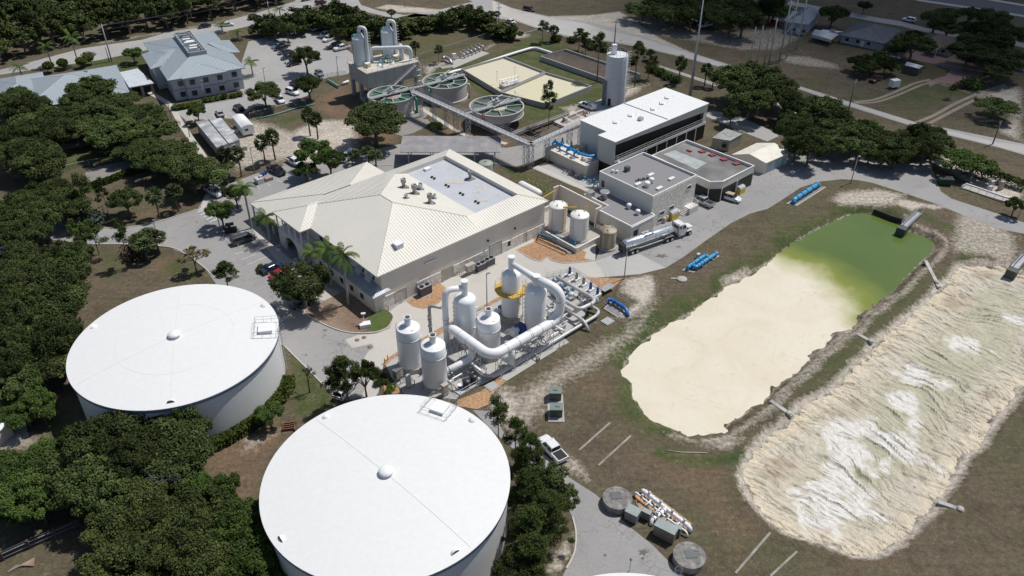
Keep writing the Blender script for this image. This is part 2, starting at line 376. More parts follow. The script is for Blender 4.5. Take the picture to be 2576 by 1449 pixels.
_a=G(1700,1080); _b=G(2262,548); LS_=(_b[0]-_a[0])*(YY-_a[1])-(_b[1]-_a[1])*(XX-_a[0]); dp=sdist(XX,YY,PONDW); dl=sdist(XX,YY,LAGW); nz=fbm(XX,YY,3,.35,4)-.5; nz2=fbm(XX,YY,8,1.1,3)-.5
nz3=fbm(XX,YY,12,.9,2)-.5; h=np.minimum(0,PW+.02+(dp+nz*1.9+nz3*(.5+1.2*(LS_<0)))*.6); h=np.maximum(h,-2.6)
h2=np.minimum(0,-.7+.1+(dl+nz*1.6)*.5); h2=np.maximum(h2,-2.2)
hh=np.minimum(h,h2); bank=np.clip(1-np.minimum(dp,dl)/5,0,1)*(hh>-2); hh=hh+bank*nz2*.35
ca_=np.zeros(XX.shape+(4,)); ca_[...,3]=1
# distance only computed where polygon bounding boxes reach
for kind,fe,wt,pl in ZP:
    P=GP(pl); xs=[p[0] for p in P]; ys=[p[1] for p in P]
    ix=np.where((gx>min(xs)-fe*1.5)&(gx<max(xs)+fe*1.5))[0]; iy=np.where((gy>min(ys)-fe*1.5)&(gy<max(ys)+fe*1.5))[0]
    if len(ix)==0 or len(iy)==0: continue
    sl_=np.ix_(iy,ix); d=sdist(XX[sl_],YY[sl_],P); wv=np.clip(.5-d/fe,0,1)*wt
    ca_[...,kind][sl_]=np.maximum(ca_[...,kind][sl_],wv)
bk=np.clip(1-np.abs(dl)/2.2,0,1)*.8; ca_[...,S_]=np.maximum(ca_[...,S_],bk)
bk=np.clip(1-np.abs(dp)/1.0,0,1)*.62; ca_[...,S_]=np.maximum(ca_[...,S_],bk)
ga=np.clip(.95-(dp-1)/6.5+nz*1.3,0,.9)*(dp<8)*(LS_>0); ca_[...,G_]=np.maximum(ca_[...,G_],ga); ga=np.clip(1-np.abs(dp-6.5)/3.5,0,1)*(LS_<0); ca_[...,G_]=np.maximum(ca_[...,G_],ga*.9)
ra=np.clip(1-np.abs(dp-2.2)/2.8,0,1)*(LS_<0)*.58; ca_[...,S_]=np.maximum(ca_[...,S_],ra)
nx,ny=len(gx),len(gy)
idx=np.arange(nx*ny).reshape(ny,nx)
quads=np.stack([idx[:-1,:-1],idx[:-1,1:],idx[1:,1:],idx[1:,:-1]],-1).reshape(-1,4)
me=bpy.data.meshes.new('ground'); me.from_pydata(np.stack([XX.ravel(),YY.ravel(),hh.ravel()],1).tolist(),[],quads.tolist())
at=me.color_attributes.new('zone','FLOAT_COLOR','POINT'); at.data.foreach_set('color',ca_.reshape(-1))
me.polygons.foreach_set('use_smooth',[True]*len(me.polygons))
gm=bpy.data.materials.new('ground_cover'); gm.use_nodes=True; nt=gm.node_tree; N=nt.nodes; L=nt.links; b=N['Principled BSDF']; b.inputs['Roughness'].default_value=.95; b.inputs['Specular IOR Level'].default_value=.15
geo=N.new('ShaderNodeNewGeometry')
def noise(sc,det=6,ro=.6,src=None,di=0):
    n=N.new('ShaderNodeTexNoise'); n.inputs['Scale'].default_value=sc; n.inputs['Detail'].default_value=det; n.inputs['Roughness'].default_value=ro; n.inputs['Distortion'].default_value=di; L.new(src or geo.outputs['Position'],n.inputs['Vector']); return n.outputs[0]
def mrange(x,a,b_,lo=0,hi=1):
    r=N.new('ShaderNodeMapRange'); r.inputs['From Min'].default_value=a; r.inputs['From Max'].default_value=b_; r.inputs['To Min'].default_value=lo; r.inputs['To Max'].default_value=hi; L.new(x,r.inputs[0]); return r.outputs[0]
def mix(f,a,c):
    m=N.new('ShaderNodeMix'); m.data_type='RGBA'
    if hasattr(f,'links'): L.new(f,m.inputs[0])
    else: m.inputs[0].default_value=f
    for i,v in ((6,a),(7,c)):
        if hasattr(v,'links'): L.new(v,m.inputs[i])
        else: m.inputs[i].default_value=(*v,1)
    return m.outputs[2]
def mth(op,a,c):
    m=N.new('ShaderNodeMath'); m.operation=op
    for i,v in ((0,a),(1,c)):
        if hasattr(v,'links'): L.new(v,m.inputs[i])
        else: m.inputs[i].default_value=v
    return m.outputs[0]
at_=N.new('ShaderNodeAttribute'); at_.attribute_name='zone'; sp=N.new('ShaderNodeSeparateColor'); L.new(at_.outputs['Color'],sp.inputs[0])
nL=noise(.045,5,.6); nM=noise(.22,6,.65); nF=noise(1.3,8,.75); nV=noise(5.0,6,.8)
dry=mix(mrange(nL,.38,.62),(.124,.099,.070),(.100,.091,.054))
dry=mix(mrange(nM,.45,.7),dry,(.076,.062,.044))
red=mix(mrange(nM,.35,.65),(.17,.115,.073),(.125,.092,.065))
c=mix(mrange(mth('ADD',sp.outputs[2],mth('MULTIPLY',nM,.8)),.75,1.1),dry,red)
grn=mix(mrange(nM,.35,.65),(.050,.070,.025),(.095,.098,.044))
c=mix(mrange(mth('ADD',sp.outputs[1],mth('MULTIPLY',nF,.9)),.85,1.25),c,grn)
snd=mix(mrange(nM,.35,.65),(.50,.455,.40),(.38,.335,.285))
smask=mrange(mth('ADD',mth('ADD',sp.outputs[0],mth('MULTIPLY',nM,.55)),mth('MULTIPLY',nF,.75)),1.02,1.42)
c=mix(smask,c,snd)
# sparse bare specks everywhere
speck=mth('MULTIPLY',mrange(noise(.8,8,.8),.56,.70),mrange(noise(.11,5,.6),.46,.60)); c=mix(mth('MULTIPLY',speck,.75),c,(.36,.315,.26)); dk=mth('MULTIPLY',mrange(noise(2.2,8,.8),.54,.68),mrange(noise(.16,5,.6),.45,.6)); c=mix(mth('MULTIPLY',dk,.6),c,(.045,.05,.022))
mpg=N.new('ShaderNodeMapping'); mpg.inputs['Rotation'].default_value=(0,0,-.74); mpg.inputs['Scale'].default_value=(.05,.9,1); L.new(geo.outputs['Position'],mpg.inputs[0])
v=mth('MULTIPLY',mth('MULTIPLY',mrange(nF,.3,.7,.6,1.4),mrange(noise(1,4,.6,mpg.outputs[0]),.35,.65,.93,1.07)),mrange(nV,.3,.7,.62,1.38))
vm=N.new('ShaderNodeVectorMath'); vm.operation='SCALE'; L.new(c,vm.inputs[0]); L.new(v,vm.inputs['Scale']); L.new(vm.outputs[0],b.inputs['Base Color'])
bp=N.new('ShaderNodeBump'); bp.inputs['Strength'].default_value=.5; bp.inputs['Distance'].default_value=.25; L.new(nF,bp.inputs['Height']); L.new(bp.outputs[0],b.inputs['Normal'])
me.materials.append(gm); go=bpy.data.objects.new('ground',me); COL.objects.link(go); tag(go,kind='structure')

# ---- pond: one liquid surface, lime sludge fading to green water ----
pm=bpy.data.materials.new('pond_water'); pm.use_nodes=True; nt=pm.node_tree; N=nt.nodes; L=nt.links; b=N['Principled BSDF']; b.inputs['Roughness'].default_value=.35
geo=N.new('ShaderNodeNewGeometry')
A_=V2(G(1965,640,PW)); B_=V2(G(2165,790,PW)); dd=(B_-A_).normalized(); nn=Vector((-dd.y,dd.x)); 
if nn.y<0: nn=-nn
dt=N.new('ShaderNodeVectorMath'); dt.operation='DOT_PRODUCT'; dt.inputs[1].default_value=(nn.x,nn.y,0); L.new(geo.outputs['Position'],dt.inputs[0])
da=N.new('ShaderNodeVectorMath'); da.operation='DOT_PRODUCT'; da.inputs[1].default_value=(dd.x,dd.y,0); L.new(geo.outputs['Position'],da.inputs[0])
s0=A_.dot(nn); t0=(A_+B_).dot(dd)/2
e=mth('SUBTRACT',dt.outputs['Value'],s0); tt=mth('SUBTRACT',da.outputs['Value'],t0)
e=mth('SUBTRACT',e,mth('MULTIPLY',mth('SUBTRACT',100.0,mth('MULTIPLY',tt,tt)),.028))
e=mth('ADD',e,mth('MULTIPLY',mth('SUBTRACT',noise(.16,4,.5),.5),9.0))
cr=mix(mrange(noise(.07,6,.6,di=1.5),.4,.6),(.64,.59,.475),(.60,.54,.415))
cr=mix(mrange(noise(.35,5,.6,di=2.5),.56,.75),cr,(.53,.475,.37))
gr=mix(mrange(noise(.06,3,.5),.4,.6),(.092,.138,.030),(.105,.152,.034)); gr=mix(mrange(e,-1,9),(.26,.28,.045),gr)
L.new(mix(mrange(e,-5,2.5),cr,gr),b.inputs['Base Color'])
L.new(mrange(e,-3,3,.55,.16),b.inputs['Roughness'])
m=MB(); m.sheet([ (p[0],p[1]) for p in smooth_path(GP(POND,PW),2,True)],PW)
# grow outline a little so the bank cuts it
cx=sum(p[0] for p in PONDW)/len(PONDW)
def grow(poly,d):
    n=len(poly); ar=sum(poly[i][0]*poly[(i+1)%n][1]-poly[(i+1)%n][0]*poly[i][1] for i in range(n)); sg=1 if ar>0 else -1; o=[]
    for i in range(n):
        t=ang(poly[i-1],poly[(i+1)%n])-sg*math.pi/2; o.append(off(poly[i],t,d))
    return o
m=MB(); m.sheet(grow(PONDW,1.2),PW); po=m.build('pond_water',pm); tag(po,kind='structure')

# ---- drained lagoon floor with pushed ridges of lime sludge ----
lm=bpy.data.materials.new('lime_sludge'); lm.use_nodes=True; nt=lm.node_tree; N=nt.nodes; L=nt.links; b=N['Principled BSDF']; b.inputs['Roughness'].default_value=.9
geo=N.new('ShaderNodeNewGeometry'); at_=N.new('ShaderNodeAttribute'); at_.attribute_name='zone'; sp=N.new('ShaderNodeSeparateColor'); L.new(at_.outputs['Color'],sp.inputs[0])
nL=noise(.07,5,.6); nM=noise(.3,6,.65); nF=noise(1.6,7,.7)
c=mix(mrange(nL,.38,.62),(.47,.425,.325),(.51,.475,.395))
c=mix(mrange(mth('ADD',sp.outputs[1],mth('MULTIPLY',nM,.7)),.6,1.1),c,mix(mrange(nM,.4,.6),(.385,.37,.275),(.45,.42,.315)))
c=mix(mrange(mth('ADD',sp.outputs[0],mth('MULTIPLY',nM,.8)),.85,1.15),c,(.64,.62,.58))
c=mix(mth('MULTIPLY',mrange(mth('ADD',sp.outputs[2],mth('MULTIPLY',nF,.9)),.9,1.2),.75),c,(.32,.24,.165))
fs=N.new('ShaderNodeSeparateXYZ'); tx=N.new('ShaderNodeAttribute'); tx.attribute_name='flow'; L.new(tx.outputs['Vector'],fs.inputs[0]); c=mix(mth('MULTIPLY',mrange(mth('ADD',fs.outputs[2],mth('MULTIPLY',nM,.5)),.75,.45),.75),c,(.60,.52,.395))
# dark drying cracks that follow the pushed ridges
tx=N.new('ShaderNodeAttribute'); tx.attribute_name='flow'
mpf=N.new('ShaderNodeMapping'); mpf.inputs['Scale'].default_value=(1,.10,0); L.new(tx.outputs['Vector'],mpf.inputs[0])
ck=noise(2.2,5,.65,mpf.outputs[0],.4); c=mix(mth('MULTIPLY',mrange(ck,.545,.60),mth('MULTIPLY',mrange(nM,.30,.55),.8)),c,(.20,.18,.13)); c=mix(mth('MULTIPLY',mrange(ck,.44,.36),.3),c,(.62,.60,.55))
v=mrange(nF,.3,.7,.80,1.18); vm=N.new('ShaderNodeVectorMath'); vm.operation='SCALE'; L.new(c,vm.inputs[0]); L.new(v,vm.inputs['Scale']); L.new(vm.outputs[0],b.inputs['Base Color'])
bp=N.new('ShaderNodeBump'); bp.inputs['Strength'].default_value=.6; bp.inputs['Distance'].default_value=.12; L.new(nF,bp.inputs['Height']); L.new(bp.outputs[0],b.inputs['Normal'])
xs=[p[0] for p in LAGW]; ys=[p[1] for p in LAGW]
lx=np.arange(min(xs)-2,max(xs)+2,.23); ly=np.arange(min(ys)-2,max(ys)+2,.23); LX,LY=np.meshgrid(lx,ly); dL=sdist(LX,LY,LAGW)
a0=V2(G(2010,1270,-.7)); a1=V2(G(2480,760,-.7)); ax=(a1-a0).normalized(); ay=Vector((-ax.y,ax.x))
s=(LX-a0.x)*ax.x+(LY-a0.y)*ax.y; t=(LX-a0.x)*ay.x+(LY-a0.y)*ay.y
wob=fbm(LX,LY,21,.09,3)-.5; w2=fbm(LX,LY,31,.4,3)-.5
inner=np.clip((-dL-4.5)/5,0,1)
ph=(s*.95+(t+1)**2*.035+wob*8+w2*1.3)/1.7
fr=ph-np.floor(ph); amp=np.clip((fbm(np.floor(ph)*7.3+t*.16,t*.0+3,41,1,2)-.40)*3.6,0,1)
ridge=np.clip(1-np.abs(fr-.5)*6.5,0,1)*amp
r2=np.clip(1-np.abs(fbm(s,t*.16,51,.85,3)-.5)*14,0,1)
edge=np.clip(1-np.abs(-dL-3)/3,0,1)
z=-1.75+1.0*np.clip(1+dL/7,0,1)+ridge*inner*.42+-r2*(1-inner)*.22+(fbm(LX,LY,71,.9,4)-.5)*.42*(1-.4*inner)+(fbm(LX,LY,77,.13,3)-.5)*.5*inner+edge*.12
z=z-np.clip(dL+.2,0,2)*.9
cz=np.zeros(LX.shape+(4,)); cz[...,3]=1
cz[...,1]=np.clip(inner*1.5*(np.clip((s-3)/16,0,1))+ridge*.2,0,1)*np.where(s>5,1,.3)
BN=fbm(LX,LY,19,.22,5)
def blob(px,py,r): g=G(px,py,-1); return np.clip(1.2-(np.hypot(LX-g[0],(LY-g[1]))+(BN-.5)*r*2.4)/r,0,1)
for bx in ((2310,935,4.5),(2290,1000,3.8),(2430,860,4),(2180,1140,9),(2230,1110,8),(2130,1210,8),(2100,1260,6),(2060,1330,4),(2270,1150,6),(2370,1180,3),(2550,800,3)): cz[...,0]=np.maximum(cz[...,0],blob(*bx))
cz[...,2]=np.clip((1-inner)*(fbm(LX,LY,91,.25,4)*1.7-.5),0,1)*.9+ridge*.25
keep=dL<1.4; ii=-np.ones(LX.shape,int); ii[keep]=np.arange(keep.sum()); q=np.stack([ii[:-1,:-1],ii[:-1,1:],ii[1:,1:],ii[1:,:-1]],-1).reshape(-1,4); q=q[(q>=0).all(1)]
me=bpy.data.meshes.new('dry_lagoon'); me.from_pydata(np.stack([LX[keep],LY[keep],z[keep]],1).tolist(),[],q.tolist())
at=me.color_attributes.new('zone','FLOAT_COLOR','POINT'); at.data.foreach_set('color',cz[keep].reshape(-1))
fl_=me.attributes.new('flow','FLOAT_VECTOR','POINT'); fl_.data.foreach_set('vector',np.stack([(ph*1.7)[keep],t[keep],np.clip(-dL/7,0,1)[keep]],1).reshape(-1)); me.materials.append(lm); lo=bpy.data.objects.new('lime_sludge_ground',me); COL.objects.link(lo); tag(lo,kind='structure')

# ================= PAVING =================
def paving(name,col,col2,crack=.0,stain=.25,sc=.25,fine=.10,rough=.9):
    m=bpy.data.materials.new(name); m.use_nodes=True; global N,L,geo; nt=m.node_tree; N=nt.nodes; L=nt.links; b=N['Principled BSDF']; b.inputs['Roughness'].default_value=rough; b.inputs['Specular IOR Level'].default_value=.3
    geo=N.new('ShaderNodeNewGeometry')
    c=mix(mrange(noise(.06,5,.6,di=.6),.35,.65),col,col2)
    c=mix(mth('MULTIPLY',mrange(noise(sc,6,.7,di=1.0),.52,.78),stain),c,tuple(x*.55 for x in col))
    if crack:
        vo=N.new('ShaderNodeTexVoronoi'); vo.feature='DISTANCE_TO_EDGE'; vo.inputs['Scale'].default_value=.28
        ad=N.new('ShaderNodeVectorMath'); ad.operation='ADD'; nn_=N.new('ShaderNodeTexNoise'); nn_.inputs['Scale'].default_value=.5; L.new(geo.outputs['Position'],nn_.inputs['Vector']); sc_=N.new('ShaderNodeVectorMath'); sc_.operation='SCALE'; sc_.inputs['Scale'].default_value=5; L.new(nn_.outputs['Color'],sc_.inputs[0]); L.new(geo.outputs['Position'],ad.inputs[0]); L.new(sc_.outputs[0],ad.inputs[1]); L.new(ad.outputs[0],vo.inputs['Vector'])
        k=mth('MULTIPLY',mth('MULTIPLY',mrange(vo.outputs['Distance'],.008,.03,1,0),mrange(noise(.12,3,.5),.5,.62)),crack); c=mix(k,c,tuple(x*.3 for x in col))
    v=mth('MULTIPLY',mrange(noise(2.2,6,.7),.3,.7,1-fine,1+fine),mrange(noise(9,4,.7),.3,.7,1-fine*.8,1+fine*.8)); vm=N.new('ShaderNodeVectorMath'); vm.operation='SCALE'; L.new(c,vm.inputs[0]); L.new(v,vm.inputs['Scale']); L.new(vm.outputs[0],b.inputs['Base Color']); return m
ASPH=paving('worn_asphalt',(.265,.262,.262),(.315,.307,.30),crack=.5,stain=.35)
ASPHL=paving('pale_asphalt',(.31,.305,.30),(.355,.348,.34),crack=0,stain=.3)
CONC=paving('concrete_paving',(.50,.475,.435),(.45,.43,.40),stain=.3,fine=.05)
CONCM=paving('concrete_paving_grey',(.42,.415,.40),(.385,.38,.365),stain=.45,fine=.06)
GRAV=paving('white_gravel',(.46,.445,.42),(.40,.385,.36),stain=.35,fine=.16)
DIRT=paving('dirt_track',(.30,.26,.21),(.24,.20,.16),stain=.3,fine=.2)
MUL=paving('orange_wood_mulch',(.40,.245,.14),(.33,.20,.115),stain=.35,fine=.42)
GRVL=paving('dark_gravel',(.20,.19,.18),(.26,.245,.23),stain=.4,fine=.25)
PAVR=paving('red_pavers',(.25,.17,.15),(.22,.165,.15),stain=.3,fine=.1)
HWY=paving('highway_asphalt',(.10,.105,.12),(.12,.12,.135),stain=.2)
BEDM=paving('dark_bed_soil',(.19,.13,.09),(.28,.22,.17),stain=.5,fine=.35)
LAWN=paving('green_lawn',(.075,.105,.028),(.10,.105,.04),stain=.4,fine=.3)
def sheetobj(name,mat,polys,z):
    m=MB()
    for i,p in enumerate(polys): m.sheet(GP(p,0),z+ .0006*i)
    o=m.build(name,mat); tag(o,kind='structure'); return o
asph_main=[(40,600),(95,548),(145,553),(215,573),(260,574),(330,571),(400,557),(460,539),(497,527),(512,500),(517,486),(514,474),(565,467),(644,437),(690,425),(729,414),(790,405),(850,392),(905,385),(960,372),(1009,362),(1150,362),(1274,372),(1363,356),(1463,320),(1500,300),(1500,345),(1465,362),(1413,372),(1385,387),(1345,404),(1303,418),(1288,419),(1240,412),(1230,440),(1240,560),(1262,750),(1135,812),(966,912),(952,990),(860,1010),(835,990),(816,971),(761,916),(716,871),(690,860),(560,760),(542,712),(512,672),(467,640),(425,622),(320,615),(237,615),(100,600)]
asph_right=[(1497,657),(1520,600),(1600,540),(1720,480),(1880,440),(1960,408),(2000,380),(2100,372),(2200,392),(2244,412),(2300,410),(2335,402),(2350,437),(2367,482),(2394,500),(2507,537),(2576,560),(2680,592),(2680,626),(2576,588),(2507,575),(2432,545),(2352,512),(2272,485),(2194,460),(2157,453),(2117,451),(2062,457),(2014,472),(1964,505),(1932,525),(1888,537),(1838,562),(1783,600),(1723,644),(1675,674),(1610,690),(1525,697)]
asph_bl=[(1240,1035),(1265,1085),(1300,1100),(1340,1120),(1420,1182),(1430,1200),(1500,1245),(1545,1290),(1590,1330),(1640,1370),(1700,1430),(1760,1480),(1700,1560),(1480,1560),(1400,1480),(1425,1430),(1445,1390),(1449,1340),(1440,1300),(1400,1230),(1330,1160),(1280,1120),(1230,1075),(1190,1032)]
lot_top=[(625,105),(644,99),(726,82),(776,77),(814,80),(886,135),(905,160),(873,187),(799,201),(775,240),(716,262),(640,268),(600,300),(560,297),(530,302),(492,300),(470,305),(437,276),(520,262),(607,246),(600,200),(610,150)]
drive_tl=[(-40,392),(60,372),(185,361),(262,340),(300,330),(345,320),(350,345),(280,352),(190,372),(60,395),(-40,420)]
sheetobj('asphalt_road',ASPH,[asph_main,asph_right,drive_tl],.02)
sheetobj('asphalt_drive_beside_tank',ASPH,[asph_bl],.021)
sheetobj('office_parking_lot',ASPHL,[lot_top],.02)
road_tl=[(-120,222),(0,188),(250,151),(372,126),(500,100),(582,76),(644,61),(706,45),(751,27),(800,14),(860,8),(926,31),(994,47),(1044,34),(1100,38),(1180,30),(1239,42),(1260,48),(1290,50),(1353,72),(1418,92),(1525,104),(1613,120),(1700,140),(1838,176),(1960,214),(1997,220),(2117,262),(2302,320),(2507,370),(2576,390),(2700,425),(2700,400),(2576,362),(2302,307),(2117,250),(1997,212),(1838,164),(1700,120),(1613,90),(1540,70),(1480,55),(1380,42),(1288,20),(1239,0),(1180,-20),(1100,-30),(1190,4),(1100,26),(1019,38),(956,28),(909,13),(890,-20),(764,-20),(740,4),(644,33),(500,70),(425,80),(357,100),(205,122),(100,150),(0,176),(-120,205)]
sheetobj('country_road',ASPHL,[road_tl],.018)
sheetobj('gravel_road',GRAV,[[(1239,2),(1288,22),(1380,44),(1470,58),(1530,78),(1613,95),(1700,123),(1838,166),(1997,213),(2117,251),(2302,308),(2507,358),(2576,366),(2700,402),(2700,422),(2576,387),(2507,368),(2302,317),(2117,259),(1997,219),(1838,174),(1700,138),(1613,116),(1525,101),(1418,89),(1353,69),(1290,47),(1240,38)],[(1640,158),(1813,214),(1932,250),(2010,280),(2090,300),(2086,306),(2000,286),(1930,258),(1811,221),(1640,164)]],.03)
sheetobj('side_road',ASPHL,[[(1985,2),(2027,10),(2072,19),(2137,31),(2207,44),(2269,54),(2332,71),(2420,88),(2539,101),(2640,122),(2640,134),(2539,112),(2420,98),(2332,83),(2269,66),(2207,56),(2137,42),(2072,30),(2027,20),(1980,12)],[(1775,292),(1785,278),(1850,288),(1932,325),(1960,342),(1930,356),(1850,325)]],.02)
sheetobj('highway',HWY,[[(2250,-25),(2340,-30),(2470,0),(2600,22),(2700,38),(2700,64),(2576,41),(2440,20),(2320,2)]],.02)
sheetobj('highway_shoulder',GRAV,[[(2240,-22),(2317,-1),(2440,17),(2576,38),(2700,60),(2700,66),(2576,43),(2440,22),(2312,3),(2230,-18)],[(2330,-34),(2475,-1),(2600,20),(2700,36),(2700,31),(2600,15),(2480,-5),(2340,-38)]],.028)
sheetobj('gravel_yard',GRVL,[[(200,450),(225,425),(335,398),(345,412),(300,432),(235,458)],[(975,330),(1010,300),(1075,300),(1085,312),(1040,335),(1010,342)]],.022)
sheetobj('paver_driveway',PAVR,[[(2190,142),(2230,130),(2350,110),(2470,170),(2475,187),(2420,215),(2365,208),(2340,218),(2330,206),(2380,190),(2390,175),(2345,160),(2300,152)]],.022)
m=MB()
for pth,wd in (([(2147,256),(2185,253),(2215,246),(2260,228),(2300,210),(2340,200)],1.1),([(2150,259),(2195,258),(2235,248),(2280,230),(2320,213),(2350,207)],1.0),([(2305,308),(2350,290),(2400,262),(2450,240),(2482,228),(2530,213)],1.2),([(2335,312),(2380,288),(2430,262),(2480,238),(2532,218)],1.2)):
    ribbon(m,smooth_path(GP(pth)),wd,.024)
o=m.build('wheel_tracks',DIRT); tag(o,kind='structure')
# concrete areas
conc_plaza=[(868,855),(900,843),(944,840),(980,827),(992,799),(982,783),(1000,768),(1100,718),(1371,570),(1395,560),(1420,560),(1500,600),(1497,657),(1526,697),(1475,700),(1443,672),(1370,694),(1262,745),(1135,808),(966,908),(952,985),(940,1010),(905,1010),(925,960),(911,909),(926,885),(941,875),(935,865),(886,876)]
mulch_corner=[(1299,628),(1345,608),(1338,593),(1358,580),(1463,630),(1475,635),(1470,650),(1495,656),(1470,660),(1413,662),(1388,655),(1380,648),(1373,650),(1363,657),(1350,656),(1333,650)]
sheetobj('concrete_paving',CONC,[conc_plaza],.034)
sheetobj('concrete_road_slab',CONCM,[[(1498,657),(1545,640),(1610,640),(1675,674),(1610,690),(1525,697)]],.034)
fz=lambda x,y:(966+x*.2445,676+y*.2445)
pad=[(971,920),(985,950),(1017,993),(1147,1005),(1165,990),(1254,948),(1274,959),(1432,861),(1413,847),(1470,800),(1480,770),(1512,728),(1443,672),(1370,694),(1262,752),(1135,816),(966,916)]
sheetobj('process_area_slab',CONCM,[pad],.05)
sheetobj('mulch_bed',MUL,[mulch_corner,[fz(230,340),fz(400,240),fz(570,150),fz(640,200),fz(655,240),fz(600,320),fz(500,400),fz(400,415),fz(300,390)],
  [fz(380,730),fz(520,650),fz(690,545),fz(700,590),fz(560,690),fz(390,755)],[fz(930,430),fz(1210,275),fz(1210,315),fz(940,460)],[fz(0,950),fz(140,855),fz(150,880),fz(30,985),fz(0,1000)],
  [fz(-10,1130),fz(90,1170),fz(200,1285),fz(60,1290),fz(0,1250)],[(1475,698),(1568,701),(1540,728),(1500,742),(1512,728)],
  [(1152,1006),(1210,985),(1254,947),(1272,960),(1235,995),(1228,1018),(1200,1030),(1150,1022)]],.062)
m=MB()
def paths(pts,wd,z=.045,n=4): ribbon(m,smooth_path(GP(pts),n),wd,z)
paths([(375,233),(425,262),(455,310),(478,345),(515,400),(548,467)],1.6)
paths([(1348,419),(1420,452),(1495,487)],1.5); paths([(1059,272),(1110,305),(1170,340),(1230,352)],1.3,.046); paths([(1215,348),(1275,362)],1.3,.046)
m.sheet(GP([(494,532),(505,524),(512,500),(520,488),(530,490),(522,512),(518,524)]),.047)
m.sheet(GP([(640,555),(680,608),(740,660),(795,712),(880,745),(830,762),(780,745),(735,690),(690,650),(650,600),(625,560)]),.048)
o=m.build('concrete_footpath',CONC); tag(o,kind='structure')
m=MB()
m.sheet(GP([(1336,422),(1412,408),(1520,380),(1520,470),(1445,470)]),.034)
m.sheet(GP([(1395,310),(1420,295),(1470,270),(1520,245),(1545,262),(1560,300),(1470,318)]),.036)
o=m.build('concrete_yard',CONCM); tag(o,kind='structure')
m=MB(); m.sheet(GP([(767,783),(769,790),(804,811),(851,831),(894,839),(944,837),(976,825),(990,799),(979,784),(961,774),(860,735),(809,761)]),.10); o=m.build('planting_bed_soil',BEDM); tag(o,kind='structure')
m=MB(); m.sheet(GP([(938,782),(961,776),(978,785),(988,799),(975,822),(944,835),(925,832),(918,815),(928,800)]),.112); o=m.build('corner_lawn',LAWN); tag(o,kind='structure')
WH=M('white_coating',(.72,.725,.72),.6,var=.05,scale=.10,fine=.025,fscale=1.5,streak=True,tint=(.645,.655,.65))
WHS=M('white_steel_paint',(.80,.81,.82),.35,var=.04,scale=.7,fine=.02,streak=True,tint=(.76,.77,.785))
BLT=M('blue_grey_trim',(.19,.25,.42),.5)
GALV=M('galvanised_steel',(.45,.46,.47),.4,.6,var=.15)
GREYP=M('grey_pipe_paint',(.50,.50,.51),.4,.1,var=.1,streak=True)
DARK=M('dark_opening',(.02,.02,.022),.8)
GLASS=M('dark_window_glass',(.03,.035,.045),.12)
BLK=M('black_plastic',(.025,.025,.03),.45)
BLUE=M('blue_pipe_paint',(.035,.20,.52),.35,var=.12)
LBLUE=M('light_blue_pipe_paint',(.06,.32,.56),.35,var=.15,tint=(.05,.26,.48))
NAVY=M('navy_machine_paint',(.02,.06,.25),.35)
YEL=M('yellow_safety_paint',(.55,.36,.05),.5,var=.15)
CONCP=M('cast_concrete',(.42,.40,.37),.85,var=.18,scale=.5,fine=.08,streak=True,tint=(.34,.32,.29))
CREAM=M('cream_stucco',(.64,.59,.525),.85,var=.05,scale=.4,fine=.03,streak=True)
STONE=M('split_face_block',(.72,.68,.62),.9,var=.10,scale=1.5,fine=.22,fscale=2.2,bump=1.0)
ROOFW=M('white_metal_roof',(.69,.665,.60),.5,var=.06,scale=.15,fine=.02,tint=(.65,.625,.56))
def fplane(P0,a):
    """photo point -> (u,z) on the vertical plane through P0 with direction a"""
    ca,sa=math.cos(a),math.sin(a)
    def f(px,py):
        r=ray(px,py); t=(P0[0]*-sa+P0[1]*ca)/(r[0]*-sa+r[1]*ca); x,y=r[0]*t,r[1]*t
        return ((x-P0[0])*ca+(y-P0[1])*sa, H+r[2]*t)
    return f
def fbox(m,P0,a,u0,u1,z0,z1,d,back=0.0):
    """box standing d proud of a facade (outside is to the right of direction a)"""
    c=off(off(P0,a,(u0+u1)/2),a-math.pi/2,(d-back)/2); m.box(c[0],c[1],z0,z1,abs(u1-u0),d+back,a); return m
def window(parent,P0,a,u0,u1,z0,z1,frame,glass=None,d=.06,mull=0,name='window'):
    f=MB(); t=.09
    for q in ((u0-t,u0,z0-t,z1+t),(u1,u1+t,z0-t,z1+t),(u0,u1,z1,z1+t),(u0,u1,z0-t,z0)): fbox(f,P0,a,*q,d+.03)
    for i in range(mull): u=u0+(u1-u0)*(i+1)/(mull+1); fbox(f,P0,a,u-.03,u+.03,z0,z1,d+.02)
    o=f.build(name,frame,parent); g=MB(); fbox(g,P0,a,u0,u1,z0,z1,d-.02); g.build('pane',glass or GLASS,o); return o
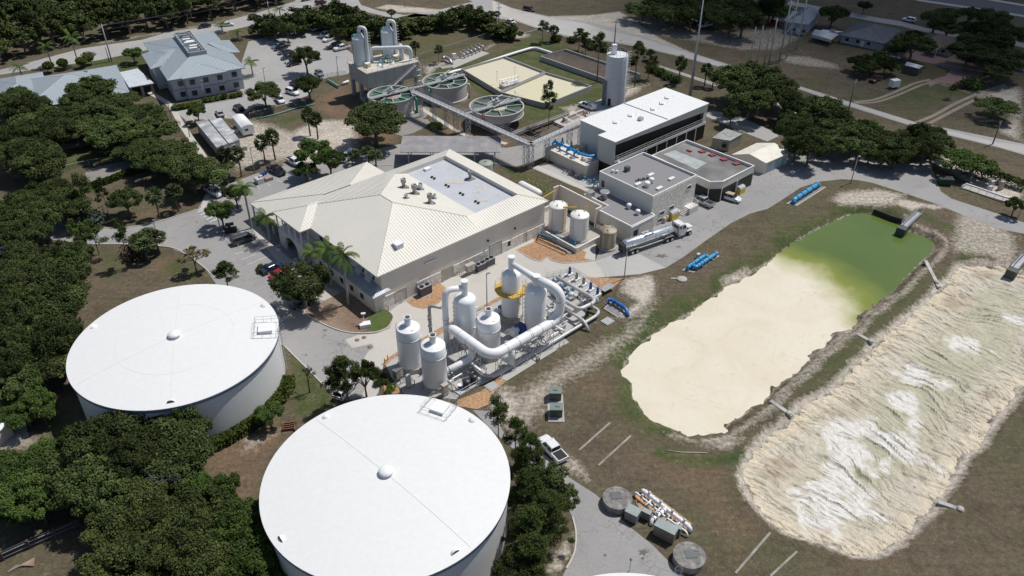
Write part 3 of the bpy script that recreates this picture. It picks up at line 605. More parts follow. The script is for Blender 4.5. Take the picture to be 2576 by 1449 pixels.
# ---- big ground storage tanks ----
def storage_tank(c,R,hh_,label,plat,vents,seams,ring=False):
    t=thing('water_storage_tank',label,'storage tank',(c[0],c[1],0),'flat white water storage tanks')
    m=MB(); m.lathe([(R-.30,0),(R-.30,hh_-.45)],*c,n=96,cap=False); m.build('wall',WH,t)
    m=MB(); m.lathe([(R-.28,hh_-.62),(R-.01,hh_-.6),(R-.01,hh_-.1)],*c,n=96,cap=False); m.build('rim_band',BLT,t)
    m=MB(); dome=lambda r: hh_+.95*(1-(r/R)**2)
    m.lathe([(R+.02,hh_-.12),(R+.02,hh_+.01)]+[(R*(1-k/14),dome(R*(1-k/14))) for k in range(1,14)]+[(.05,dome(0))],*c,n=96); rf=m.build('roof',WH,t,auto=25)
    m=MB()
    for a in seams:
        for k in range(-20,20):
            r1,r2=R*k/20.5,R*(k+1)/20.5
            m.bar((c[0]+r1*math.cos(a),c[1]+r1*math.sin(a),dome(abs(r1))+.01),(c[0]+r2*math.cos(a),c[1]+r2*math.sin(a),dome(abs(r2))+.01),.022)
    if ring:
        for k in range(60):
            a1,a2=k*math.pi/30,(k+1)*math.pi/30; r=R*.56
            m.bar((c[0]+r*math.cos(a1),c[1]+r*math.sin(a1),dome(r)),(c[0]+r*math.cos(a2),c[1]+r*math.sin(a2),dome(r)),.018)
    m.build('roof_seam',M('sealant_grey',(.58,.58,.57),.7),rf)
    m=MB(); zt=dome(0); m.lathe([(.55,zt-.1),(.55,zt+.35),(.98,zt+.35),(1.0,zt+.5),(.85,zt+.68),(.5,zt+.82),(.05,zt+.88)],*c,n=28); m.build('centre_vent',WHS,t)
    for a in vents:
        v=MB(); r0=R-.95; q=(c[0]+r0*math.cos(a),c[1]+r0*math.sin(a)); z0=dome(r0)-.15
        P=[];n=10
        for i in range(6):            # half dome hood opening outwards
            for k in range(n+1):
                th=math.pi*k/n; ph=math.pi/2*i/5
                lx=-.62*math.sin(ph)*1.0; ly=.62*math.cos(th)*math.cos(ph) ; lz=.62*math.sin(th)*math.cos(ph)
                P.append((q[0]+math.cos(a)*lx-math.sin(a)*ly,q[1]+math.sin(a)*lx+math.cos(a)*ly,z0+lz))
        fs=[(i*(n+1)+k,i*(n+1)+k+1,(i+1)*(n+1)+k+1,(i+1)*(n+1)+k) for i in range(5) for k in range(n)]
        v.add(P,fs,True); hd=v.build('vent_hood',WHS,t)
        v=MB(); v.add([P[k] for k in range(n+1)],[tuple(range(n+1))]); v.build('vent_screen',M('mesh_screen',(.10,.09,.08),.8),hd)
    # access hatch with guard rail and ladder
    a=plat; ca,sa=math.cos(a),math.sin(a)
    def L(x,y): return (c[0]+ca*x-sa*y,c[1]+sa*x+ca*y)
    m=MB(); zz=hh_+.12
    railing(m,[(*L(R+.1,2.1),zz),(*L(R-3.7,2.1),zz+.25),(*L(R-3.7,-2.1),zz+.25),(*L(R+.1,-2.1),zz),(*L(R+.1,-.5),zz)],h=1.1,sp=1.3,r=.028); m.bar((*L(R+.1,2.1),zz+1.1),(*L(R+.1,.5),zz+1.1),.028); m.build('guard_rail',GALV,t)
    m=MB(); p=L(R-2,-.1); m.box(p[0],p[1],hh_-.1,hh_+.75,2.1,2.0,a); m.box(p[0],p[1],hh_+.75,hh_+.83,2.3,2.2,a); m.build('hatch',WHS,t)
    m=MB(); p=L(R+.12,0); ladder(m,p,a,.4,hh_+1.2,.55,.03,cage=True); m.build('ladder',GALV,t)
    return t
C1=(-53.3,100.6); C2=(-16.1,72.5); TZ=9.0
w2=lambda p: math.atan2(p[1],p[0])
def dirto(c,px,py): g=G(px,py,9.2); return math.atan2(g[1]-c[1],g[0]-c[0])
storage_tank(C1,15.9,TZ,'huge low white domed water tank beside the brown lawn, ring seam on its roof','x' and dirto(C1,665,830),[dirto(C1,225,820),dirto(C1,664,768),dirto(C1,429,1014)],[dirto(C1,430,1000),dirto(C1,560,803)],True)
storage_tank(C2,16.1,TZ,'huge low white domed water tank nearest the camera, in front of the white towers',dirto(C2,1112,1022),[dirto(C2,812,1040),dirto(C2,1190,1055),dirto(C2,698,1360),dirto(C2,1152,1398)],[dirto(C2,1190,1380)])
g=G(1590,1440,9.0); C3=off((g[0],g[1]),-math.pi/2-.05,16)
storage_tank(C3,15.9,TZ,'white water tank at the bottom edge, only the far rim of its roof showing',1.2,[2.2],[.3])

# ================= MAIN TREATMENT BUILDING =================
UA=rad(42.37); cu,su=math.cos(UA),math.sin(UA); E1=(-24.4,121.2)
def B(u,v,z=None):
    p=(E1[0]+cu*u-su*v,E1[1]+su*u+cu*v); return p if z is None else (p[0],p[1],z)
mb=thing('treatment_building','sprawling cream treatment building under a white ribbed metal roof with a sunken flat well','building',(*B(20,15),0))
m=MB()
ww=[B(.8,.1),B(42.3,.1),B(42.3,32.6),B(28.4,32.6),B(28.4,46.6),B(1.5,46.6),B(1.5,34),B(.8,34)]
m.prism([B(.8,.1),B(42.2,.1),B(42.2,32.4),B(.8,32.4)],0,7.85); m.build('wall',CREAM,mb)
m=MB(); m.prism([B(-1.1,-.05),B(.75,-.05),B(.75,22.4),B(-1.1,22.4)],0,3.9); m.build('front_wing_wall',CREAM,mb)
m=MB(); m.prism([B(2.5,32.4),B(28.2,32.4),B(28.2,46.4),B(2.5,46.4)],0,3.9); m.build('side_wing_wall',CREAM,mb)
# skirt roof of front wing
m=MB(); q=[B(-1.6,-.5,3.85),B(-1.6,22.6,3.85),B(.8,22.6,5.0),B(.8,.9,5.0)][::-1]; m.face(*q); ribs(m,q,.45,edir=(-su,cu,0)); q=[B(-1.6,-.5,3.85),B(.8,-.5,3.95),B(.8,.9,5.0)]; m.face(*q); m.face(B(-1.6,-.5,3.85),B(-1.6,22.6,3.85),B(-1.6,22.6,3.7),B(-1.6,-.5,3.7)); m.face(B(-1.6,-.5,3.7),B(-1.6,22.6,3.7),B(.8,22.6,3.7),B(.8,-.5,3.7)); ribs(m,[B(-1.6,-.5,3.85),B(.8,-.5,3.95),B(.8,.9,5.0)],.4)
m.face(B(.8,-.5,3.95),B(2.4,-.5,3.98),B(1.9,.12,4.5),B(.8,.9,5.0)); m.face(B(-1.6,-.5,3.85),B(-1.6,-.5,3.7),B(2.4,-.5,3.7),B(2.4,-.5,3.95))
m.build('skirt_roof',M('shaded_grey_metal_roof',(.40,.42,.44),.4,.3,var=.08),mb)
# main roof planes
R1=B(13.3,17.5,12.6); R2=B(13.3,13.3,12.6); zb=9.3
e1,e2,e3,e6=B(-.2,-.3,7.9),B(42.9,-.3,7.9),B(42.9,33,7.9),B(-.2,33,7.9)
i1,i2,i3,i4=B(24.4,3.9,zb),B(38.2,4.1,zb),B(38.2,28.5,zb),B(24.4,28.5,zb)
fl=8.35
planes=[[e1,R2,R1,e6],[e1,e2,i2,i1,R2],[e2,e3,i3,i2],[e3,e6,R1,i4,i3]]
def tri(m,p): m.face(*p)
m=MB()
H1=B(4.5,26.6,9.6)     # porch ridge meets main hip
# front-left face
def rp(p,edir=None,sp=.6): m.face(*p); ribs(m,p,sp,edir=edir)
rp([e1,R2,R1,e6],edir=(-su,cu,0))
# right face in two planar pieces
rp([e1,B(24.4,-.3,7.9),i1,R2],edir=(cu,su,0)); rp([B(24.4,-.3,7.9),e2,i2,i1],edir=(cu,su,0))
rp([e2,e3,i3,i2],edir=(-su,cu,0))
rp([e3,B(24.4,33,7.9),i4,i3],edir=(cu,su,0)); rp([B(24.4,33,7.9),e6,R1,i4],edir=(cu,su,0))
f1,f4=B(27.5,4.2,fl),B(27.5,28.5,fl)
rp([R2,i1,f1,f4,i4,R1],edir=(-su,cu,0))
# inner well walls
for a_,b_ in ((i2,i3),(i3,i4)):
    m.face(a_,b_,(b_[0],b_[1],fl-.2),(a_[0],a_[1],fl-.2))
m.face(i1,i2,(i2[0],i2[1],fl-.2),(i1[0],i1[1],fl-.2))
ribs(m,[i2,i3,(i3[0],i3[1],fl-.2),(i2[0],i2[1],fl-.2)],.45,edir=(-su,cu,0)); 
m.face(e1,e6,(e6[0],e6[1],7.65),(e1[0],e1[1],7.65)); m.face(e1,e2,(e2[0],e2[1],7.65),(e1[0],e1[1],7.65)); m.face(e2,e3,(e3[0],e3[1],7.65),(e2[0],e2[1],7.65))
m.face(*[(p[0],p[1],7.64) for p in (e1,e2,e3,e6)])
for a_,b_ in ((e1,R2),(R2,R1),(R1,e6),(R2,i1),(e2,i2),(e3,i3),(R1,i4)): m.bar(Vector(a_)+Vector((0,0,.03)),Vector(b_)+Vector((0,0,.03)),.09)
# lean-to wing roof
L4,L5=B(9,32.6,8.2),B(15.3,32.6,8.2); a4,a5=B(-1.6,47,4.0),B(28.8,47,4.0); b4,b5=B(-1.6,32.9,4.0),B(28.8,32.9,4.0)
rp([a4,b4,L4],edir=(-su,cu,0)); rp([a4,L4,L5,a5],edir=(cu,su,0)); rp([a5,L5,b5],edir=(-su,cu,0))
for a_,b_ in ((a4,L4),(a5,L5)): m.bar(Vector(a_)+Vector((0,0,.03)),Vector(b_)+Vector((0,0,.03)),.08)
for a_,b_ in ((a4,b4),(a4,a5),(a5,b5)): m.face(a_,b_,(b_[0],b_[1],3.75),(a_[0],a_[1],3.75))
m.face(*[(p[0],p[1],3.74) for p in (a4,b4,b5,a5)])
# porch roof
p1,p2=B(-2.7,33.4,7.9),B(-2.7,22.7,7.9); pr=B(2.6,28.05,9.7); pj=B(5.0,28.05,9.72); p3=B(0,22.7,7.9); p4=B(0,33.4,7.9)
rp([p1,p2,pr],edir=(-su,cu,0)); rp([p2,p3,pj,pr],edir=(cu,su,0)); rp([p1,p4,pj,pr],edir=(cu,su,0))
for a_,b_ in ((p1,pr),(p2,pr),(pr,pj)): m.bar(Vector(a_)+Vector((0,0,.03)),Vector(b_)+Vector((0,0,.03)),.08)
for a_,b_ in ((p1,p2),(p2,p3)): m.face(a_,b_,(b_[0],b_[1],7.65),(a_[0],a_[1],7.65))
m.face(*[(p[0],p[1],7.66) for p in (p1,p2,p3,p4)])
roof=m.build('roof',ROOFW,mb)
WELL=M('roof_membrane',(.48,.505,.545),.55,var=.10,scale=.35,fine=.03,tint=(.44,.455,.49))
m=MB(); m.face(B(27.3,4.0,fl+.02),B(38.25,4.0,fl+.02),B(38.25,28.6,fl+.02),B(27.3,28.6,fl+.02)); fw=m.build('flat_roof_well',WELL,mb)
# stains, vents on the well
FZ=lambda x,y:(998.2+x*.2445,354.2+y*.2445)
RUST=M('rust_stain',(.50,.47,.44),.7,var=.25,scale=2)
for i,(x,y) in enumerate(((545,295),(560,425),(880,475),(1030,560),(890,610),(620,420),(815,530))):
    m=MB(); g=G(*FZ(x,y),fl); rr=.55+.35*(i%3); pts=[(g[0]+rr*(1.2 if k%2 else .6)*math.cos(k*math.pi/6)*1.5,g[1]+rr*(.9 if k%3 else .5)*math.sin(k*math.pi/6)) for k in range(12)]; m.sheet(pts,fl+.03+.004*i); m.build('roof_stain',RUST,fw)
for x,y in ((375,378),(520,460),(668,543),(825,629)):
    m=MB()
    for dx in (-.45,.45): 
        g=B(0,0); q=G(*FZ(x,y),fl+.2); q=off(q,UA-math.pi/2,dx); m.lathe([(.26,fl),(.26,fl+.25),(.32,fl+.3),(.05,fl+.42)],*q,n=12)
    m.build('roof_drain_vent',BLK,roof)
m=MB(); q=G(*FZ(315,300),fl); m.box(q[0],q[1],fl,fl+.5,1.5,1.1,UA); m.build('roof_hatch',WHS,roof)
def cowl(px,py,z,r,hh_,mt,name='exhaust_stack',base=1.1):
    q=G(px,py,z); m=MB(); m.box(q[0],q[1],z-.4,z+.22,base*2,base*1.7,UA); m.lathe([(r*.62,z+.2),(r*.62,z+hh_*.55),(r,z+hh_*.6),(r,z+hh_),(r*.85,z+hh_),(r*.8,z+hh_-.3)],*q,n=20,cap=True); m.build(name,mt,roof)
STK=M('weathered_steel',(.30,.29,.27),.55,.5,var=.2)
def zback(u): return 12.6-(u-13.3)*(12.6-fl)/(27.5-13.3)
for x,y,r,hh_,b_,mt in ((72,483,.55,2.1,.85,STK),(180,545,.55,2.1,.85,STK),(232,500,.75,1.3,.8,GALV),(97,592,.42,1.0,.5,GALV),(342,645,.55,2.2,.85,STK),(382,595,.45,1.0,.5,GALV)):
    px,py=FZ(x,y); z=10.5
    for k in range(6):
        q=G(px,py,z); u=(q[0]-E1[0])*cu+(q[1]-E1[1])*su; z=zback(u)
    cowl(px,py,z,r,hh_,mt,base=b_)
q=FZ(755,395); cowl(*q,fl,.5,2.0,STK,base=.9)
q=G(*Z(1,1,1430,1025),9.4); m=MB(); m.box(q[0],q[1],8.7,10.05,1.5,1.5,UA); m.box(q[0],q[1],10.05,10.15,1.7,1.7,UA); m.build('roof_curb_vent',WHS,roof)
# facade facing the towers (v=0)
P0=B(0,.1); fq=fplane(P0,UA)
def fr(px1,py1,px2,py2): a=fq(px1,py1); b_=fq(px2,py2); return a[0],b_[0],a[1],b_[1]
for u0,u1 in ((-1.1,3.2),(8.6,14.3),(17.5,26.6),(30.2,36.2),(37.2,42.3)): m=MB(); fbox(m,P0,UA,u0,u1,0,2.5,.12); m.build('split_face_band',STONE,mb)
dm=M('beige_metal_door',(.52,.49,.45),.6); fm=M('door_trim',(.42,.39,.36),.6)
for u0,u1,z1,nm in ((3.5,6.0,2.6,'double_door'),(26.9,30.0,3.3,'roll_up_door'),(36.35,37.1,2.3,'service_door')):
    m=MB(); fbox(m,P0,UA,u0,u1,.02,z1,.05); d=m.build(nm,dm,mb)
    m=MB(); fbox(m,P0,UA,u0-.12,u0,0,z1+.12,.10); fbox(m,P0,UA,u1,u1+.12,0,z1+.12,.10); fbox(m,P0,UA,u0,u1,z1,z1+.14,.10); m.build('door_frame',fm,d)
    if nm=='roll_up_door':
        m=MB()
        for k in range(12): fbox(m,P0,UA,u0+.05,u1-.05,.15+k*.27,.19+k*.27,.07)
        m.build('slat_line',fm,d)
m=MB(); fbox(m,P0,UA,14.5,17.3,0,2.6,.03); m.build('recessed_panel',M('tan_panel',(.40,.36,.29),.8),mb)
window(mb,P0,UA,31.6,32.5,1.0,2.3,WHS,d=.16)
for u in (26.2,33.5): m=MB(); fbox(m,P0,UA,u,u+.35,4.5,4.8,.3); m.build('wall_lamp',DARK,mb)
m=MB(); fbox(m,P0,UA,10.5,13.2,5.9,6.0,.3); m.build('cable_tray',GREYP,mb)
m=MB(); fbox(m,P0,UA,-1.1,3.6,2.55,2.72,.2); m.build('stone_ledge',CREAM,mb)
# facade facing the car park (u=0)
Pf=B(.8,22.4); Af=UA-math.pi/2
for v in (2.0,5.4):
    m=MB(); s0=off(B(.8,v+1.7),UA+math.pi,.05); A=B(.72,v,7.0); b_=B(.72,v+1.8,7.0); c=B(-.5,v+1.8,5.6); d=B(-.5,v,5.6); m.face(A,b_,c,d); ribs(m,[A,b_,c,d],.22,.05,.04,edir=(-su,cu,0)); sh=m.build('storm_shutter',M('pale_blue_shutter',(.42,.47,.52),.5),mb)
    window(mb,Pf,Af,22.4-v-1.7,22.4-v-.1,5.3,6.8,WHS)
for v in (11,16,20): window(mb,Pf,Af,22.4-v-1.5,22.4-v,5.4,6.9,WHS)
Pw=B(-1.1,22.4)
for v in (3.5,7,10.5,14,18): window(mb,Pw,Af,22.4-v-1.3,22.4-v,1.1,2.4,WHS)
# entrance porch: arched base, balcony, posts
m=MB(); cxm=28.05
def arch(m,u,v0,v1,z1,vo0,vo1,zo,th=.5):
    n=8; pts=[(v0,0),(v0,z1),(v1,z1),(v1,0),(vo1,0)]; r=(vo1-vo0)/2; cc=(vo0+vo1)/2
    pts+=[(cc+r*math.cos(math.pi*k/n),zo+r*.8*math.sin(math.pi*k/n)) for k in range(n+1)]+[(vo0,0)]
    T=tessellate_polygon([[Vector((a_,b_,0)) for a_,b_ in pts]]); N0=len(pts)
    P=[B(u,a_,b_) for a_,b_ in pts]+[B(u+th,a_,b_) for a_,b_ in pts]
    m.add(P,[tuple(t) for t in T]+[tuple(i+N0 for i in t) for t in T]+[(i,(i+1)%N0,N0+(i+1)%N0,N0+i) for i in range(N0)])
arch(m,-2.4,23.2,32.9,4.2,25.6,30.5,1.9)
m.prism([B(-1.9,23.2),B(.79,23.2),B(.79,23.6),B(-1.9,23.6)],0,4.2); m.prism([B(-1.9,32.5),B(.79,32.5),B(.79,32.9),B(-1.9,32.9)],0,4.2)
m.prism([B(-2.3,23.3),B(.7,23.3),B(.7,32.8),B(-2.3,32.8)],4.21,4.35,True); m.build('entrance_arch',M('white_stucco',(.66,.64,.61),.8),mb)
m=MB()
PTW=M('white_trim',(.72,.72,.71),.6)
def ppost(q,z0,z1,w): m=MB(); m.box(q[0],q[1],z0,z1,w,w,UA); m.build('porch_post',PTW,mb)
for v in (23.2,25.6,28.05,30.5,32.9): ppost(B(-2.3,v),4.36,7.7,.24)
for u in (-.8,): 
    for v in (23.2,32.9): ppost(B(u,v),4.36,7.7,.2)
for u,v in ((-1.2,34.2),(-1.2,38),(-1.2,42),(-1.2,46.5),(4,46.5),(9,46.5),(14,46.5),(19,46.5),(24,46.5)): ppost(B(u,v),0,3.75,.3)
m=MB(); railing(m,[B(.6,23.2,4.36),B(-2.3,23.2,4.36),B(-2.3,32.9,4.36),B(.6,32.9,4.36)],h=1.0,sp=.45,r=.03,rails=(.12,1.0)); m.build('balcony_railing',WHS,mb)
window(mb,B(.8,31.5),Af,0,1.2,5,7,WHS); window(mb,B(.8,31.5),Af,3,5,4.6,6.9,WHS)
for v in (24.6,31.5):
    m=MB()
    for k in range(7): a_=math.pi/2+UA-.2+k*.45; q=B(-3.3,v); m.box(q[0]+.75*math.cos(a_),q[1]+.75*math.sin(a_),0,.75,.25,.45,a_)
    m.build('curved_entrance_wall',M('white_stucco',(.6,.6,.6)),mb)
# plant beside the building
def ac_unit(px,py,label,L=2.2,Wd=1.2,hh_=1.6,ex='nx'):
    q=G(px,py,0); t=thing('air_conditioner',label,'air conditioner',(q[0],q[1],0),'rooftop style condensers on the ground by the treatment building')
    m=MB(); m.box(q[0],q[1],0,.12,L+.5,Wd+.5,UA); m.build('pad',CONCP,t)
    m=MB(); m.box(q[0],q[1],.14,hh_,L,Wd,UA); m.build('casing',M('dark_grey_casing',(.07,.07,.08),.5),t)
    m=MB(); m.box(q[0],q[1],hh_,hh_+.06,L+.04,Wd+.04,UA); m.build('top_panel',M('grey_casing_top',(.30,.30,.31),.5),t)
    for d in (-L/4,L/4):
        c=off(q,UA,d); m=MB(); m.lathe([(.43,hh_+.06),(.43,hh_+.2),(.38,hh_+.2),(.36,hh_+.08)],*c,n=18); 
        for k in range(3): a_=k*2.1; m.bar((c[0],c[1],hh_+.15),(c[0]+.36*math.cos(a_),c[1]+.36*math.sin(a_),hh_+.15),.05)
        m.build('fan',BLK,t)
ac_unit(*FZ(860,1330),'dark air conditioner with two roof fans, the middle one along the pale wall')
ac_unit(*FZ(950,1280),'dark air conditioner with two roof fans, closest to the roll-up door')
ac_unit(*Z(1,2,1700,65),'dark air conditioner with two roof fans standing alone in the orange mulch',2.6,1.3,2.0)
def cabinet(name,px,py,label,cat,L,Wd,z0,z1,mt,a=UA,legs=False,cap=None,group=None,pos=None):
    q=pos or G(px,py,0); t=thing(name,label,cat,(q[0],q[1],0),group)
    m=MB(); m.box(q[0],q[1],z0,z1,L,Wd,a); m.build('body',mt,t)
    m=MB(); m.box(q[0],q[1],z1,z1+.06,L+.1,Wd+.1,a); m.build('top_panel',cap or mt,t)
    m=MB()
    for k in (-1,1): c=off(off(q,a,k*L*.24),a-math.pi/2,Wd/2+.02); m.box(c[0],c[1],z0+.1,z1-.1,L*.44,.04,a)
    d=m.build('door_panel',mt,t)
    m=MB(); c=off(q,a-math.pi/2,Wd/2+.07); m.box(c[0],c[1],(z0+z1)/2-.1,(z0+z1)/2+.1,.1,.06,a); m.build('handle',STK,d)
    if legs:
        m=MB()
        for i in (-1,1):
            for j in (-1,1): c=off(off(q,a,i*L*.42),a+math.pi/2,j*Wd*.4); m.bar((*c,0),(*c,z0),.05)
        m.build('leg_frame',GALV,t)
    return t
TAN=M('tan_cabinet_paint',(.46,.41,.36),.5)
cabinet('electrical_cabinet',*FZ(755,1370),'tan electrical cabinet raised on legs between stone wall and condensers','cabinet',1.9,.9,.9,2.3,TAN,legs=True)
m=MB()
for k in range(7):
    q=G(*FZ(600+k*22,1370-k*6),.5); m.bar((q[0],q[1],.05),(q[0],q[1],.7+.3*(k%2)),.06); 
    if k: m.bar((q0[0],q0[1],.6),(q[0],q[1],.5+.2*(k%3)),.07)
    q0=q
o=m.build('pipe_cluster',STK); tag(o,'small rusty pipe cluster beside the tan cabinet at the stone wall','pipework')
# ================= WHITE SCRUBBER TOWERS =================
def D(u,v,z=None):
    p=(-3.3+cu*u-su*v,102.1+su*u+cu*v); return p if z is None else (p[0],p[1],z)
def tower(name,label,c,r,z0,zs,dome=.7,stack=None,collar=None,ped=2.3,taper=0,open_top=True,group='white scrubber towers in the process area'):
    t=thing(name,label,'tower',(c[0],c[1],0),group)
    m=MB(); m.lathe([(ped,.05),(ped,z0)],*c,n=8,smooth=False); m.build('plinth',CONCP,t)
    m=MB(); pr=[(r,z0)]
    if collar: pr+=[(r,collar-.1),(r+.07,collar),(r+.07,collar+.12),(r+.02,collar+.15),(r-.06,zs)]
    else: pr+=[(r,zs)]
    rr=pr[-1][0]
    pr+=[(rr*math.cos(math.pi/2*k/7),zs+dome*math.sin(math.pi/2*k/7)) for k in range(1,7)] if not collar else [(rr*.98,zs+.06),(rr*.5,zs+dome*.75),(.4,zs+dome)]
    m.lathe(pr,*c,n=44); sh=m.build('shell',WHS,t,auto=35)
    if collar: m=MB(); m.lathe([(r+.1,collar-.04),(r+.1,collar+.04)],*c,n=44,cap=False); m.build('band',GREYP,sh)
    if stack:
        sr,zt=stack; m=MB(); prof=[(sr,zs+dome*.6),(sr,zt-.1),(sr+.07,zt-.08),(sr+.07,zt)]
        if open_top: prof+=[(sr-.05,zt),(sr-.06,zt-.7)]
        m.lathe(prof,*c,n=24,cap=not open_top); st=m.build('stack',WHS,t,auto=35)
        if open_top: m=MB(); m.lathe([(sr-.06,zt-.5),(.01,zt-.5)],*c,n=24); m.build('stack_opening',DARK,st)
        else: m=MB(); m.lathe([(sr+.1,zt),(sr+.1,zt+.08)],*c,n=24); m.build('stack_cap',WHS,st)
    return t
T1=(-17.0,105.4);T2=(-12.5,100.8);T3=(-3.9,108.7);T4=(-8.0,112.4);T5=(4.2,115.2);T6=(-.15,119.6)
a=tower('scrubber_tower','open-topped white tower at the left end beside the orange mulch',T1,2.0,.9,8.5,.55,(.54,10.6),6.7)
b_=tower('scrubber_tower','open-topped white tower in front, nearest the domed tank',T2,2.02,.9,8.55,.55,(.54,10.6),6.7)
c_=tower('scrubber_tower','open-topped white tower enclosed by the bend of the big white duct',T3,2.0,.9,8.05,.55,(.54,10.0),6.2)
for t,c in ((a,T1),(b_,T2),(c_,T3)):
    m=MB(); p=off(c,math.pi*.93,2.08); ladder(m,p,math.pi*.93,1.2,9.0,.5,.035); m.build('ladder',GREYP,t)
    m=MB(); m.bar((c[0]-1.7,c[1]-.4,8.75),(c[0]-.5,c[1]+.1,9.35),.06); m.bar((c[0]-1.5,c[1]-.75,8.75),(c[0]-.35,c[1]-.25,9.35),.06); m.build('roof_handrail',GREYP,t)
    m=MB(); m.lathe([(.42,8.62 if t is not c_ else 8.1),(.42,8.83 if t is not c_ else 8.35)],c[0]+.85,c[1]-.9,n=20); m.build('manway',WHS,t)
d_=tower('scrubber_tower','closed white tower with a smooth dome and a duct arching off its left side',T4,1.92,.9,9.2,1.0,(.54,13.0),None,open_top=False)
e_=tower('scrubber_tower','closed white tower with the thick duct tee on its cone, blue fan at its foot',T5,1.92,.6,9.2,1.3,(.62,12.3),None,open_top=False)
f_=tower('scrubber_tower','rear white tower ringed by a yellow walkway',T6,1.75,1.2,9.6,1.1,(.56,13.3),None,open_top=False)
m=MB()
for k in range(9): m.bar((T4[0]-1.98,T4[1]-.35,1.5+k*.85),(T4[0]-2.12,T4[1]-.3,1.9+k*.85),.07)
m.bar((T4[0]-1.98,T4[1]-.2,1),(T4[0]-1.98,T4[1]-.2,9),.05); m.build('drip_pipe',GREYP,d_)
for t,c in ((d_,T4),(e_,T5),(f_,T6)):
    for k in range(4):
        an=-1.0+k*.35; m=MB(); z=2.3+1.7*k; p=off(c,an,1.85); q=off(c,an,2.15); m.bar((*p,z),(*q,z),.16,12); m.build('nozzle',WHS,t)
m=MB(); p=off(T5,-.9,1.85); q=off(T5,-.9,2.2); m.bar((*p,2.0),(*q,2.0),.5,18); m.build('manway',WHS,e_)
# yellow walkway round rear tower
m=MB(); n=10; zp=6.3; ri,ro=1.8,3.0
for k in range(n):
    a1,a2=-math.pi*.05+math.pi*1.6*k/n+math.pi*.62,-math.pi*.05+math.pi*1.6*(k+1)/n+math.pi*.62
    q=[(T6[0]+r*math.cos(x),T6[1]+r*math.sin(x)) for r,x in ((ri,a1),(ro,a1),(ro,a2),(ri,a2))]; m.prism(q,zp,zp+.1,True)
wk=m.build('walkway',YEL,f_)
m=MB(); railing(m,[(T6[0]+ro*math.cos(x),T6[1]+ro*math.sin(x),zp+.1) for x in [math.pi*.57+math.pi*1.6*k/n for k in range(n+1)]],h=1.1,sp=1.2,r=.035); m.build('handrail',YEL,wk)
m=MB(); p=off(T6,-.35,2.5); m.prism([(p[0]-1.2,p[1]-.9),(p[0]+1.3,p[1]-.9),(p[0]+1.3,p[1]+1.0),(p[0]-1.2,p[1]+1.0)],zp+.12,zp+.2,True); ladder(m,(p[0]+.9,p[1]-.9),-math.pi/2,.1,zp+1.2,.6,.04,cage=True)
for dx,dy in ((-1.1,-.8),(1.2,-.8),(1.2,.9)): m.bar((p[0]+dx,p[1]+dy,.05),(p[0]+dx,p[1]+dy,zp),.07)
m.build('access_ladder',YEL,f_)
# ---- big white ductwork ----
dk=thing('white_ductwork','thick white duct bending round the scrubber towers on steel trestles','ductwork',(*D(0,0),0))
m=MB(); V4=(-11.3,110.8)
m.tube(fillet([(T4[0],T4[1],11.6),(-11.1,111.3,11.9),(V4[0],V4[1],9.6),(V4[0],V4[1],1.0)],2.0),.53,18); m.build('riser_duct',WHS,dk)
r=.86; run=fillet([(V4[0],V4[1]-.1,4.9),D(0,9.5,5.0),D(0,0,5.1),D(15.6,0,5.1),D(15.9,0,10.9),(T5[0],T5[1],11.6)],2.3,8)
rs=[]
for i,p in enumerate(run): rs.append(.60 if i<2 else (.87 if p.z<5.6 else .80))
m=MB(); m.tube(run[1:],rs[1:],22); m.tube([run[0],run[1]],[.58,.60],18); m.build('main_duct',WHS,dk)
m=MB(); m.tube([(T5[0],T5[1],11.6),((T5[0]+T6[0])/2+.8,(T5[1]+T6[1])/2-.6,11.6),(T6[0],T6[1],11.9)],[.72,.58,.5],18); m.build('crossover_duct',WHS,dk)
m=MB(); m.tube(fillet([D(0,5.0,4.8),D(0,4.8,1.9),off(T2,.62,1.6)+(2.0,)],1.8,8),.56,18); m.build('branch_duct',WHS,dk)
m=MB(); q=D(4.4,-.2); m.tube([(*q,4.8),(*q,1.6),(*off(q,2.3,1.8),1.3)],.62,18); m.build('drop_duct',WHS,dk)
m=MB()
def ring(p,d,r): m.tube([Vector(p)-Vector(d)*.035,Vector(p)+Vector(d)*.035],r,20)
for v in (10.5,7.8,5.6,3.2,2.5): ring(D(0,v,5.0),(-su,cu,0),.92 if v<9 else .85)
for u in (3.2,5.8,8.4,8.8,11,13.3): ring(D(u,0,5.1),(cu,su,0),.92)
ring((V4[0],V4[1],6.2),(0,0,1),.59); ring(D(15.75,0,8.8),(0,0,1),.85)
m.build('duct_flange',GREYP,dk)
m=MB(); p=Vector(off(T2,.62,2.6)+(1.9,)); ring(p,(math.cos(.62),math.sin(.62),0),.68); m.build('rubber_joint',BLK,dk)
def trestle(u,v,ax,top=4.4,w_=1.5):
    P=[D(u+sx*(w_/2 if ax=='v' else .0),v+(0 if ax=='v' else sx*w_/2)) for sx in (-1,1)]
    m.bar((*P[0],.05),(*P[0],top),.06); m.bar((*P[1],.05),(*P[1],top),.06); m.bar((*P[0],top),(*P[1],top),.06); m.bar((*P[0],.3),(*P[1],top-.3),.04); m.bar((*P[1],.3),(*P[0],top-.3),.04); m.bar((*P[0],top/2),(*P[1],top/2),.04); return P
for us in ([(u,0,'u') for u in (1.6,4.6,7.6,10.6,13.6)],[(0,v,'v') for v in (3.6,6.8,9.8)]):
    pv=None; m=MB()
    for a3 in us:
        Pn=trestle(*a3)
        if pv:
            for k in (0,1): m.bar((*pv[k],.3),(*Pn[k],4.2),.035); m.bar((*pv[k],4.3),(*Pn[k],4.3),.045)
        pv=Pn
    m.build('trestle',GREYP,dk)
